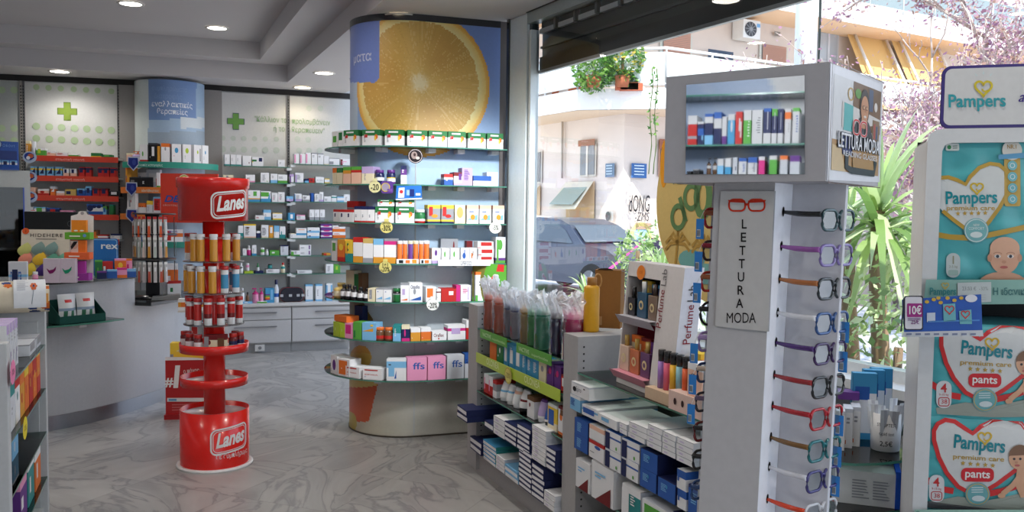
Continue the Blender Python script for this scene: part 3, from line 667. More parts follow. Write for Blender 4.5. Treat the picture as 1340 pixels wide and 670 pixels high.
rows = {
0: [(432,440,20,'box','W10 J2387 ~E1216','plain white carton turned edge-on',O(d=.09)),(440.5,447,20,'box','W10 G1489','white carton with green square turned sideways',O(d=.09)),
    (447.5,467,20.5,'box',GWB,'white carton with green top and orange seal'),(472.5,496,20.5,'box',GWB,'white carton with green top and orange seal'),(503,528.5,20.5,'box',GWB,'white carton with green top and orange seal'),
    (533.5,560,20.5,'box',GWB,'white carton with green top and orange seal'),(561,586,20.5,'box',GWB,'white carton with green top and orange seal'),(587,610.5,20.5,'box',GWB,'white carton with green top and orange seal'),(613,636.5,20,'box',GWB,'white carton with green top and orange seal'),(638,659.5,20,'box',GWB,'white carton with green top and orange seal')],
1: [(433,438,21,'box','C7O3','thin carton with orange top'),(438.5,446,21,'box','C7G3 J3849','cream carton with green top'),(447,457,22,'box','F6A2J2','peach carton with green and orange top'),(458,470.5,22.5,'box','F65R15J20','peach carton with red and green top'),
    (472,487,22.5,'box','C6L4 ~E2246','cream carton with lilac top'),(488,500,18.5,'jar','N3W3N4 V','white-labelled jar with purple lid beside lilac carton',O(d=.06)),(504,516,18.5,'jar','V2W3Y1N4 V','jar with yellow and white label and purple lid',O(d=.06)),
    (524,532,24,'box','W5V3N2 ~W2668','tall slim white and purple carton'),(582,593.5,14.5,'box','B5W2R3 W2447','small blue carton with red top'),(594,607,17,'box','L2W5D3 V5489','white carton with dark red top'),(605,619,23,'box','L10 ~V2389 V1113','tall lilac carton'),
    (620,644,13,'box','W5B5 ~B1214','low white and blue carton'),(641,656,18.5,'box','W10 J3547 A2143 ~E2738','white carton standing last by the window',O(bk=.06))],
2: [(434,442,16,'box','W8R2 N2447','white carton with navy letters and red foot'),(442.5,451,16,'box','W8R2 N2447','white carton with navy letters and red foot'),(451.5,461,16,'box','W8R2 N2447','white carton with navy letters and red foot'),
    (435,443.5,27,'box','E7R3','grey carton with red top standing behind',O(bk=.1)),(444,452,27,'box','E7R3','grey carton with red top standing behind',O(bk=.1)),
    (462,470.5,21,'box','R1W7N2 ~N2345','white carton with navy top band'),(471,479.5,21,'box','R1W7N2 ~N2345','white carton with navy top band'),(480,489,21,'box','R1W7N2 ~N2345','white carton with navy top band'),
    (490,514.5,21,'box',GWB,'white carton with green top and orange seal'),(517,542.5,21,'box',GWB,'white carton with green top and orange seal'),
    (493,515,8.5,'box',GWB,'green and white carton lying on top of another',O(zo=21.4)),(518,542.5,8.5,'box',GWB,'green and white carton lying on top of another',O(zo=21.4)),
    (544,558.5,18,'jar','R2W2G6 W','green jar with red label and white lid',O(d=.075)),(560,577,24,'box','N1Y1E6Y2 R1449 oA3385 B5458','yellow carton with red square and sea picture'),(578,594.5,24,'box','N1Y1E6Y2 R1449 oR3385 B5458','yellow carton with red square and sea picture'),
    (595.5,609.5,24,'box','C10 oX2389 ~X2628','pale yellow carton'),(611,627,24,'box','W8F2 /S0295 oA3275 ~B2667','white carton with blue wave and peach top'),(628,643.5,24,'box','W8F2 /S0295 oA3275 ~B2667','white carton with blue wave and peach top'),(645,660.5,24,'box','W8F2 /S0295 oA3275 ~B2667','white carton with blue wave and peach top')],
3: [(431.5,438.5,26,'box','W10 oR2438 J2589','white carton with green and red print'),(439.5,449,29,'box','R2O5A3 oY2588','tall orange carton'),(450,459.5,28,'box','T4Y6 oG2559 oY3668 oO2338','tall green and yellow carton'),
    (460.5,473,33,'box','A25W55R20 W1377 E2428 E5458','white and gold carton with red top and windows'),(473.5,486.5,32,'box','E20W60X20 E2428 E5458','white and gold carton with cream top and windows'),(487.5,500.5,32,'box','A25W50S25 E2428 E5458','white and gold carton with blue top and windows'),(502,517.5,32.5,'box','A25W50M15E10 E2428 E5458','white and gold carton with pink top and windows'),
    (519,526,30,'fizz','O1O8 W','orange effervescent tube with white cap'),(526.5,533,30,'fizz','O1O8 W','orange effervescent tube with white cap'),(534,540.5,30,'fizz','V1V8 C','purple effervescent tube with cream cap'),(541,548,30,'fizz','A2O8 C','orange effervescent tube with cream cap'),(549,555,30,'fizz','O1O8 W','orange effervescent tube with white cap'),(555.5,563,30,'fizz','O1O8 W','orange effervescent tube with white cap'),
    (518.5,548.5,6,'box','W10 K1138 O4168 A7199','low white printed tray before the orange tubes',O(d=.012,bk=-.014,name='display_tray',cat='tray')),(549.5,564.5,6,'box','W10 K1138 O4188','short white printed tray before two orange tubes',O(d=.012,bk=-.014,name='display_tray',cat='tray')),
    (565.5,577,20,'box','L2W8 oV3569 ~E2223','white carton with purple print'),(578,589,20,'box','V1W9 oJ3458 oA3538 ~E2223','white carton with leaf print'),(590,602,20,'box','V1W9 oJ3458 oA3538 ~E2223','white carton with leaf print'),(603,614.5,20,'box','W10 oB2367 B4559','white carton with blue figure'),(615,625,20,'box','W10 oO2347 H4558','white carton with small brown figure'),
    (582.5,606,31,'box','E10 ~W1346 oD7389','grey-white carton standing behind leaf-print cartons',O(bk=.11,d=.06)),(617,625,28,'box','D10','dark red carton standing behind',O(bk=.11,d=.05)),
    (626,647,9.5,'box','W10 R0122 R2499 ~E1618','flat white carton with red line',O(st=3)),(649,662,34,'box','J1V1W7U1 oJ2579 J1139','tall white carton with green rings last by the window'),
    (572,646,8,'box','W10 "Z4168SUPERFOODS oZ5656','long white card strip along the shelf edge',O(d=.006,bk=-.022,zo=-3,name='shelf_card',cat='sign'))],
4: [(431,440,20,'bottle','X2C4X4 X','tan bottle at the round end'),(441,447.5,19,'bottle','K3W4K3 K','dark bottle with white label'),(448,455,20,'bottle','K3W4K3 K','dark bottle with white label'),(455.5,463,19,'bottle','K3W4K3 K','dark bottle with white label'),(464,472,18,'bottle','K3W4K3 K','dark bottle with white label'),(473,480,17,'bottle','K3W4K3 K','dark bottle with white label'),
    (433.5,444.5,36,'box','C10','tall cream carton behind the bottles',O(bk=.1,d=.06)),(445,452,32,'box','G10','dark green carton behind the bottles',O(bk=.1,d=.06)),(453,458.5,34,'box','H10','brown carton behind the bottles',O(bk=.1,d=.06)),
    (480.5,489.5,17.5,'box','C10 E2269 ~W3345','small grey-beige carton'),(491,500.5,18,'box','W9E1 /S0294 ~B2748','white carton with slanted blue print'),(501,511.5,18,'box','W9E1 /S0294 ~B2748','white carton with slanted blue print'),(512.5,524,18,'jar','G7E1K2 G','dark green jar with green lid',O(d=.065)),
    (524,535.5,25,'box','W9E1 /O0182 L2457','white carton with orange foot and lilac print'),(536,553.5,25.5,'box','W10 "N1894Osteo /B0193 oE3457'.replace('"N1894Osteo','"N1789Osteoflex'),'large white carton with blue curve'),
    (557.5,571,20,'box','W10 O1379 ~E1113','white carton with orange square'),(572,577.5,17,'box','W7D1W2 ~E1334','narrow white carton'),(578,598,17,'box','R10 W5588 ~W1424','red carton with white emblem'),(597.5,603,21,'box','M10','magenta carton edge'),(603.5,617,21,'box','W10 ~M2578 L7189','white carton beside magenta edge'),
    (622.5,639,38,'box','W9O1 /O0888 W2378 J0022 ~Z3557','tall white and orange carton near the window')],
5: [(434,442.5,19,'box','I10 ~W3446','lime green carton at the round end'),(443,449.5,19,'box','I10 ~W3446','lime green carton at the round end'),(435,452,8,'box','O10','orange carton lying on lime cartons',O(zo=20)),(444,455,40,'box','N10 W3445','navy carton standing behind',O(bk=.12,d=.05)),
    (449.5,459.5,20,'box','P10 M1389','pink carton'),(460.5,471,23,'box','J10 /W2888 G1135','green carton with white corner'),(472.5,491,23,'box','S10 /A0587 Y6889','blue carton with yellow corner'),(487,500.5,17.5,'jar','H2R3H5 O','brown jar with orange lid',O(d=.06)),(501,513,17.5,'jar','H2R3H5 O','brown jar with orange lid',O(d=.06)),
    (514,524.5,21,'box','S5T5 ~W2348','teal carton'),(525.5,536.5,20,'box','M2N6C2 oM3358','navy and pink carton'),(537.5,550.5,16.5,'box','A1A6W3 ~W1223','white and yellow carton'),(551.5,564.5,17,'box','A1O6W3 ~W1223','white and orange carton'),
    (565.5,585,11.5,'box','W10 "D1488Cardio oR4153 ~E1214'.replace('Cardio','Oraflex'),'low white carton with red berries'),(586,610,19,'box','W6M2W2 L2478','white carton with magenta band'),(610.5,617,25,'box','R6W4','red and white carton')],
6: [(430.5,439,24,'box','W10 oV3288 ~E1123','white carton with purple print at the round end'),(440,455.5,23,'box','W10 R2378 O1189 ~W3445','white carton with orange-red panel'),
    (450.5,469,15,'box','W10 "R1485EPIGAST R1889 ~B1223'.replace('EPIGAST','ΕΡΙΘΑ'),'low white carton with red letters'),(473.5,499,15,'box','W10 "R1485EPIGAST R1889 ~B1223'.replace('EPIGAST','ΕΡΙΘΑ'),'low white carton with red letters'),
    (505,531.5,28.5,'box','W6S3W1 S1249 /B4155 ~Z1837','pale blue and white carton with wave'),(533,559.5,30,'box','P10 "B3598fſs ~D1727'.replace('fſs','ffs'),'pink carton with blue curls'),(560,584,30,'box','P10 "B3598fſs ~D1727'.replace('fſs','ffs'),'pink carton with blue curls'),(585,608,31,'box','U10 "B3598fſs ~N1727'.replace('fſs','ffs'),'silver-white carton with blue curls'),(609,618,32,'box','U6B4 ~N2648','blue and white carton against the grey gondola')]}
for i, r in rows.items(): shelf_row(PPATH, pz[i], r, CS(i), 'the window', depth=.10, group=f'products on the {pn[i]} column shelf')
# price bubbles and hanging tags clipped to the shelf edges
def edge_sign(i, px, py, w, h, label, name, cat, draw, off=.006):
    c = at_px(densify(PPATH), pz[i], px); a = at_px(densify(PPATH), pz[i], px-4); b = at_px(densify(PPATH), pz[i], px+4)
    t = (b-a).normalized(); n = Vector((t.y,-t.x,0)); k = c.y/F; z = AY(px, py, c.y-.02).z
    o = MB(); fn = lambda off: (lambda u, v: t*(u*k)+n*off+Vector((0,0,v*k)))
    draw(o, fn); return tag(o.build(name, MATTE, loc=(c.x+n.x*off, c.y+n.y*off, z)), label, cat)
def bubble(txts, bg):
    def d(o, fn):
        o.poly(circ(0,0,8.3,7.6), fn(0), bg); o.poly(circ(0,0,8.5,7.8), fn(-.003), (120,116,90)); o.face([fn(0)(-3,6.5),fn(0)(3,6.5),fn(0)(3,11),fn(0)(-3,11)], bg)
        for s, y, h, w in txts: o.text(s, fn(.002), h, (36,40,40), at=(0,y), width=w, bold=.01)
    return d
edge_sign(1, 491, 244.5, 0, 0, 'pale yellow price bubble reading -20 under the purple-lidded jars', 'price_bubble', 'price tag', bubble([('-20',-4,8,11)], (226,220,166)))
edge_sign(2, 506, 297.5, 0, 0, 'yellow price bubble reading -30% on the third column shelf', 'price_bubble', 'price tag', bubble([('-30%',-4.5,7.5,12),('ΕΚΠΤΩΣΗ',4,2.6,10)], (218,206,124)))
edge_sign(3, 504.5, 350, 0, 0, 'yellow price bubble reading 1+1 -20% on the fourth column shelf', 'price_bubble', 'price tag', bubble([('-20%',-5.5,6.5,12),('1+1',1.5,4.5,7)], (218,206,124)))
edge_sign(4, 566, 399, 0, 0, 'white price bubble reading -20% on the fifth column shelf', 'price_bubble', 'price tag', bubble([('-20%',-4.5,7.5,12)], (236,236,230)))
edge_sign(2, 648, 298, 0, 0, 'white round price tag by the window on the third column shelf', 'price_bubble', 'price tag', bubble([('-5%',-3,6.5,8)], (232,234,224)))
def roundtag(o, fn):
    o.poly(circ(0,0,10,9.6), fn(0), (38,32,36)); o.ring(circ(0,0,8.6,8.3), .8, fn(.002), (190,180,180)); o.poly(circ(-1.5,1,4,5,16), fn(.002), (150,132,128)); o.poly(circ(3,-2.5,2.6,2,12), fn(.003), (196,186,180)); o.poly(circ(-1,1.6,1.6,2.2,10), fn(.003), (70,54,52))
edge_sign(0, 543.5, 204, 0, 0, 'round black hanging tag with grey picture under the top column shelf', 'hanging_tag', 'tag', roundtag)
def purpletag(o, fn):
    o.poly(rrect(-7,-8,9,8,3), fn(0), (92,60,140)); o.poly(circ(-1,0,5.5,5.5,18), fn(.002), (150,140,160)); o.ring(circ(-1,0,5.5,5.5,18), 1, fn(.003), (206,180,70)); o.poly(rrect(1,-6,8,-2,1), fn(.003), (120,80,160))
edge_sign(1, 506, 245, 0, 0, 'purple shelf tag with round gold-rimmed badge beside the blue card', 'hanging_tag', 'tag', purpletag)
def bluecard(o, fn):
    o.poly([(-16,-9),(18,-7),(17.5,9),(-15,8)], fn(0), (42,110,190)); o.poly([(-13,-7.5),(-5,-7),(-4.5,6),(-12,5.5)], fn(.002), (228,228,232)); o.poly(circ(-8.7,.5,2.4,2.4,12), fn(.004), (190,50,60)); o.poly([(-2,-4),(4,-4),(4,3),(-2,3)], fn(.002), (150,186,220)); o.poly([(2,-5.5),(8,-5.5),(8,4),(2,4)], fn(.003), (26,44,110)); o.poly([(10,-4),(16,-4),(16,-1),(10,-1)], fn(.002), (220,226,236)); o.poly([(-16,-10.5),(18,-8.5),(18,-7),(-16,-9)], fn(.002), (226,230,236))
edge_sign(1, 534, 251.5, 0, 0, 'blue printed card hanging from the second column shelf edge', 'hanging_tag', 'tag', bluecard)
NAMES['box'] = 'medicine_box'
# ================================================================= BACK WALL: glass shelves, drawers, goods
SHD = .22
def wall_path(p0, d, n, u0, u1, off): 
    a = p0+d*u0+n*off; b = p0+d*u1+n*off; return [(a.x,a.y),(b.x,b.y)]
bl = []
yb1 = [217.2, 238.7, 264, 287.5, 311.5, 334.5, 358]; yb2 = [215.3, 239.5, 264, 288.5, 311.8, 334.5, 358]
uA, uB, uC = ru(290,150)[0], ru(377,150)[0], ru(470,150)[0]
bpaths = []
for side, (ua, ub, ys, pxr) in enumerate(((uA+.02, uB-.02, yb1, 330), (uB+.02, uC+.25, yb2, 420))):
    path = wall_path(WB, wdir, wnrm, ua, ub, SHD+.03); 
    for i, y in enumerate(ys):
        c = APL(pxr, y, WB+wnrm*(SHD+.03), wnrm); z = c.z
        a, b = WB+wdir*ua+wnrm*.03, WB+wdir*ub+wnrm*.03; poly = [path[0], path[1], (b.x,b.y), (a.x,a.y)]
        nm = ['top','second','third','fourth','fifth','sixth','lowest'][i]; bay = ('cross bay','quotation bay')[side]
        brk = []
        for q in (b if side == 0 else a,): brk.append((q.x, q.y, wnrm.x, wnrm.y, SHD*.9))
        glass_shelf_from_poly(poly, z, 'glass_shelf', f'straight green-edged glass shelf of the back wall, {nm} in the {bay}', 'glass shelves on the back wall', brk=brk)
        bl.append((path, z, f'the {nm} shelf of the {bay}'))
BW1 = [
 [(294,301,14,'box','T1W9 ~E2447','white carton with teal foot'),(302,309,14,'box','T1W9 ~E2447','white carton with teal foot'),(309.5,316.5,14,'box','T1W9 ~E2447','white carton with teal foot'),(317.5,329,13,'box','W10 oD7284','white carton with dark red dot'),(330,345,12,'box','W10 G0547 N6599 Y0415','white carton with green and navy squares'),(364,373,9,'box','W10 ~E2457','small white carton beside the shelf spine')],
 [(292,306,9,'box','C10 E3459','grey-beige carton near the pilaster'),(321.5,334,10,'box','P2W8 ~D1456','low white carton with faint red lines'),(341.5,353,13,'box','W10 ~E2268 oJ7182','square white carton with small green dot'),(354.5,363.5,12,'box','S3W7 ~E2558','white carton with blue foot'),(364,376.5,11,'box','J3W7 ~E1568','white carton with green foot')],
 [(318,341,15,'box','Q2A1W7 J6589 ~E1556','wide white carton with yellow and green print'),(341.5,355,14,'box','Q3W7 J0589 /Q6099','white carton with teal corner'),(356,364,12,'box','W10 ~E2268 P2335','white carton with small grey print'),(364.5,373,13,'box','W10 ~E2268 P2335','white carton with small grey print')],
 [(334.5,346.5,6,'box','W9E1 ~R1356','flat white carton with red print'),(345,355,13,'box','S3W4S3 ~E2346','pale blue carton'),(357,369.5,9,'box','Y2W7Y1 ~E1446','low white and yellow carton')],
 [(312,319,16,'box','T4W6','teal and white carton'),(319.5,335.5,18,'box','F1W8Y1 ~Z1258 H2748','white carton with fine grey print'),(336,341,9,'box','N7W3','small navy carton'),(342.5,352,17,'box','C1W9 ~Z1278','white carton with brown print'),(352.5,358,16,'box','A10 W2489','small amber carton'),(359,366,16,'box','W5S5 ~E2236','white and light blue carton'),(366.5,374,15,'box','T3W7 oT2246','white carton with teal foot beside the spine')],
 [(318,323,9,'box','W10 ~E2468','tiny white carton'),(323.5,329,13,'bottle','M7W3 W','magenta bottle with white cap'),(330,336,13.5,'box','Q2W8 ~E2267','white carton with blue foot'),(341,347,10,'jar','W5J5 W','green and white jar'),(348,352,8,'bottle','W10 W','small white bottle'),(353.5,366,6.5,'box','J10 W2457','lime green low carton'),(367.5,378,13,'box','U9N1 ~E2359','pale grey carton with navy top by the spine')],
 [(313,319,14,'bottle','W10 W','small white bottle beside the red tower'),(320,332,3,'box','I10','flat lime green packet'),(322,327,10,'jar','W6P4 W','white jar with pink label',O(zo=3.2)),(334,345,3,'box','N10','flat navy packet'),(336,340,10,'bottle','W6G4 G','white bottle with green cap',O(zo=3.2)),(348.5,366,5.5,'box','W9E1 ~E1368','wide flat white carton'),(351,357,6,'jar','T10 K','teal jar on the flat white carton',O(zo=5.8)),(368,374,13.5,'bottle','C5T3C2 R','cream bottle with red cap by the spine')]]
BW2 = [
 [(385.5,392,13,'box','W10 P0139','white carton with pink edge'),(393,400,13,'box','W10 P0139','white carton with pink edge'),(400.5,407.5,14.5,'box','W10 P0139','white carton with pink edge'),(408.5,416,15,'box','W9E1 ~E1678','plain cream-white carton'),(416.5,424,14.5,'box','W9E1 ~E1678','plain cream-white carton'),(424.5,431,11.5,'box','C1W9','low white carton'),(431.5,445,9,'box','W9E1 E0145','wide white carton'),(446,459.5,8.5,'box','W10 D0029 P1334 P1566','white carton with dark red edge near the orange column')],
 [(379.5,385,10.5,'box','W7L3 V0038','white and lilac carton'),(386.5,397.5,12.5,'box','W10 L0028 ~E2378','square white carton with lilac edge'),(399.5,404.5,5,'box','S5N5','small blue packet'),(405,412,6,'box','R10 D2368','small red carton'),(413.5,424.5,8,'box','W10 "Z1495fervex'.replace('fervex','Artifin'),'white carton with black word'),(425.5,432,6,'box','Y2W6Y2','small white carton with yellow lines')],
 [(375.5,384.5,6.5,'box','L4S6 ~W1356','low lilac-grey carton'),(386,395.5,10,'box','L3W7 ~E2278 Q0019','white carton with blue edge'),(396,406,8,'box','E3W7 ~Z1468','white carton with grey print'),(407.5,411,11,'box','B10','thin blue carton'),(412,418,11,'box','W9E1 ~E2278','white carton with small print'),(418.5,424,12.5,'box','L2W8 ~E2278 V2223','white carton with violet foot'),(424.5,434,7,'box','W10 ~E1256','low white carton'),(434.5,441,8.5,'box','W6T2W2','white and teal carton'),(441.5,451,7,'box','S3W5S2','white and sky blue carton'),(450.5,459,10,'box','W10 ~E2257','white carton beside the orange column')],
 [(377.5,386,9.5,'box','Q10 W3278','blue carton with white panel'),(388.5,400,7,'box','M1W7P2 ~E1359','white and pink carton'),(405.5,411.5,14,'box','E3W7 ~E2457','white carton with grey foot'),(412,418.5,14,'box','E3W7 ~E2457','white carton with grey foot'),(419,425.5,14,'box','E3W7 ~E2457','white carton with grey foot')],
 [(380,388,6,'box','W9C1 ~E2347','small white carton next to the spine'),(388,402,13,'box','W3Q2W5 F2889','white carton with blue band'),(402.5,419,7,'box','S4W6 oN1335','white and blue carton',O(st=2)),(420,435,6.2,'box','V3W3V4 oM2487','purple and white carton',O(st=3)),(436,453,8.3,'box','O5W5 ~O1678','white and coral carton',O(st=2))],
 [(381,393,6.5,'box','J2W8 J0238 ~E4479','white carton with green foot'),(392,407.5,7,'box','W10 ~E1356 V8299','white carton with violet block',O(st=2)),(424,433,3,'box','A10 R0049','flat orange packet')],
 [(389.5,409,4,'box','W10 ~E1368','flat white carton'),(427,437,12,'box','W10 ~E2268','white carton near the orange column'),(437.5,446,11.5,'box','J10 I3468','green carton near the orange column')]]
for (path, z, nm), r in zip(bl, BW1+BW2): shelf_row(path, z, r, nm, 'the spine' if 'cross' in nm else 'the spine', from_end='cross' in nm, depth=.12, group=f'products on {nm}', setback=.02)
# drawer cabinets under the shelves: front plane .33 before the wall
CFO = .33
def cabu(px, py): p = APL(px, py, WB+wnrm*CFO, wnrm); return (p-WB).dot(wdir), p.z
zt = APL(380, 396.5, WB+wnrm*CFO, wnrm).z
cu = [cabu(286,440)[0], cabu(382,440)[0], cabu(470,440)[0]+.2]
for i in range(2):
    o = WB+wdir*cu[i]; L = cu[i+1]-cu[i]-.004
    t = empty('drawer_cabinet', ('grey drawer cabinet below the cross panel','grey drawer cabinet below the quotation, beside the orange column')[i], 'cabinet', o, math.atan2(wdir.y, wdir.x), 'drawer cabinets at the back wall')
    CG = (186,184,184)
    m = MB(); m.box(0, L, -CFO+.02, -.02, .10, zt-.03, CG); m.build('carcass', SATIN, t)
    m = MB(); m.box(0, L, -CFO+.05, -.02, .0, .10, (150,150,150)); m.build('plinth', SATIN, t)
    z1 = cabu(330, 414.5)[1]; zz = [zt-.045, cabu(330,420)[1], .115]
    yy = [cabu(330,404)[1], cabu(330,419.5)[1], cabu(330,449)[1]]
    for a, b in ((yy[1]+.004, yy[0]), (yy[2], yy[1]-.004)):
        d = MB(); d.box(.004, L-.004, -CFO, -CFO+.02, a, b, CG); do = d.build('drawer', SATIN, t, bevel=.002)
        h = MB(); c = L*.5; zc = a+(b-a)*.72 if b-a > .2 else a+(b-a)*.62
        h.box(c-.22, c+.22, -CFO-.022, -CFO-.012, zc-.006, zc+.006, (150,150,154)); h.box(c-.2, c-.19, -CFO-.014, -CFO, zc-.005, zc+.005, (150,150,154)); h.box(c+.19, c+.2, -CFO-.014, -CFO, zc-.005, zc+.005, (150,150,154)); h.build('handle', STEEL, do)
o = WB+wdir*cu[0]; m = MB(); m.box(0, cu[2]-cu[0], -CFO-.015, -.015, zt-.03, zt, (200,198,196))
tag(m.build('worktop', SATIN, loc=o, rotz=math.atan2(wdir.y, wdir.x), bevel=.003), 'long pale grey worktop over the back drawer cabinets', 'worktop')
m = MB(); p = WB+wdir*cabu(340,456)[0]+wnrm*(CFO-.03)
t = empty('wall_socket', 'small pale socket in the plinth under the back drawers', 'socket', (p.x,p.y,.06), math.atan2(wdir.y, wdir.x))
m.box(-.05,.05,-.035,-.021,-.035,.035,(200,198,196)); m.build('plate', SATIN, t); m = MB(); m.lathe([(.018,0),(.018,.006)], (120,120,120), 12); q = m.build('outlet', SATIN, t); q.rotation_euler.x = R(90); q.location = (0,-.035,0)
# things standing on that worktop
wp = wall_path(WB, wdir, wnrm, cu[0], cu[2], CFO-.03); s = 'the back worktop'
shelf_row(wp, zt, [(315,321,20,'bottle','W10 W','clear-white dropper bottle'),(322.5,327,14.5,'bottle','H10 K','small brown bottle with black cap'),(331,340,20,'pump','P8M2 M','pink soap bottle with pump'),(340.5,346,20,'pump','P8M2 M','narrow pink soap bottle with pump'),
  (348,354,19,'box','Q2R1A1J1V1Q4','rainbow striped carton'),(354,359.5,19,'box','Q10 S2279','blue carton beside the rainbow carton'),(359,366.5,30,'bottle','W3B2U5 N','tall clear bottle with navy cap'),
  (401.5,411.5,22,'box','S1W8S1 ~E2347','white packet with blue top edge',O(bk=.04)),(415,424,22,'box','S1W8S1 ~E2347','white packet with blue top edge',O(bk=.04)),(429,437,23,'box','S9W1 W2379','sky blue packet beside the orange column',O(bk=.04)),(318,331,2.5,'box','S10 W2358','flat pale blue packet lying',O(bk=-.02,d=.06)),(337,350,2.5,'box','J7W3','flat green packet lying',O(bk=-.02,d=.06))], s, 'the red tower', from_end=False, depth=.09, group='bottles and packets on the back worktop', setback=.05)
# round-cornered black pouch
c = at_px(wp, zt, 383.5)-wnrm*.12; t = empty('toiletry_pouch', 'black rounded toiletry pouch with grey clasps on the back worktop', 'pouch', (c.x,c.y,zt), math.atan2(wdir.y, wdir.x))
k = c.y/F; W_, H_ = 31*k, 19*k
m = MB(); prof = rrect(-W_/2,0,W_/2,H_,H_*.42,6); n = len(prof)
for y0, y1, s0, s1 in ((-.07,-.05,.86,1),(-.05,.05,1,1),(.05,.07,1,.86)):
    A = [(x*s0, y0, H_/2+(z-H_/2)*s0) for x, z in prof]; B = [(x*s1, y1, H_/2+(z-H_/2)*s1) for x, z in prof]
    for i in range(n): m.face([A[i],A[(i+1)%n],B[(i+1)%n],B[i]], (40,40,52), sm=True)
m.face([(x*.86,-.07,H_/2+(z-H_/2)*.86) for x, z in prof], (36,36,48)); m.face([(x*.86,.07,H_/2+(z-H_/2)*.86) for x, z in prof][::-1], (36,36,48)); m.build('body', GLOSS, t)
m = MB(); m.tube([(x, -.052, z) for x, z in prof], .004, (120,40,46), 6, closed=True); m.build('piping', GLOSS, t)
for sx in (-.55, -.1, .3, .55):
    m = MB(); m.box(sx*W_*.8-.016, sx*W_*.8+.016, -.078, -.07, H_*.38, H_*.55, (176,176,182)); m.build('clasp', SATIN, t)
NAMES['box'] = 'oral_care_box'
# ================================================================= LEFT BACK WALL: red-fronted shelves
def red_shelf(path, z, col, label, px_round=None, word=None, hgt=.055, th=.012, depth=.26, grp='printed-front shelves', name='promo_shelf', wpx=None):
    (ax,ay),(bx,by) = path[0], path[-1]; t = empty(name, label, 'shelf', (ax,ay,z), 0, grp)
    m = MB(); inner = [(x+ox, y+oy) for (x,y),(ox,oy) in zip(path, [(0,0)]*len(path))]
    return t
def straight_shelf(p0, d, n, u0, u1, off, z, col, label, grp, strip=.055, wpx=None, logo=True):
    a = p0+d*u0+n*off; b = p0+d*u1+n*off; t = empty('promo_shelf', label, 'shelf', (a.x,a.y,z), math.atan2(d.y,d.x), grp); L = u1-u0
    m = MB(); m.box(0, L, .0, off-.02, -.016, 0, (198,198,196)); m.build('board', SATIN, t)
    m = MB(); m.box(0, L, -.006, 0, -strip+.008, .008, col); m.build('front_strip', SATIN, t)
    if wpx:
        m = MB(); fn = lambda u, v: Vector((u, -.008, v)); m.text(wpx[2], fn, .02, (236,190,180), at=(wpx[0], -strip*.62), width=wpx[1], bold=.01); m.build('lettering', MATTE, t)
    if logo:
        g = MB(); f1 = lambda o: (lambda u, v: Vector((u, -o, v)))
        x0 = .06; g.poly(circ(x0, -.012, .064, .056, 22), f1(.012), (176,190,214)); g.poly(circ(x0-.005,-.005,.044,.038,16), f1(.015), (40,62,140)); g.poly([(x0-.03,-.045),(x0+.042,-.02),(x0+.036,.02)], f1(.017), (34,52,128)); g.poly(circ(x0+.01,.0,.026,.022,12), f1(.018), (190,96,60)); g.poly(circ(x0-.012,-.02,.018,.018,10), f1(.019), (226,230,238))
        g.build('badge', MATTE, t)
    return t, [(a.x,a.y),(b.x,b.y)]
RED = (206,64,42); LOFF = .30
ul0, ul1 = (APL(31,230,KC+lnrm*LOFF,lnrm)-KC).dot(ldir), (APL(155,230,KC+lnrm*LOFF,lnrm)-KC).dot(ldir)
lshelf = []
for i, y in enumerate((205.5, 231.5, 257, 281.5, 314)):
    z = APL(95, y, KC+lnrm*LOFF, lnrm).z; nm = ['top','second','third','fourth','lowest'][i]
    t, p = straight_shelf(KC, ldir, lnrm, ul0, ul1, LOFF, z, RED, f'white shelf with red front strip under the cross panel, {nm} of five', 'red-front shelves', .055, (.42,.26,'μακιγιάζ'.replace('μακιγιάζ','στοματική υγιεινή')) if i < 3 else None, logo=i < 3)
    lshelf.append((p, z+.008, f'the {nm} red shelf'))
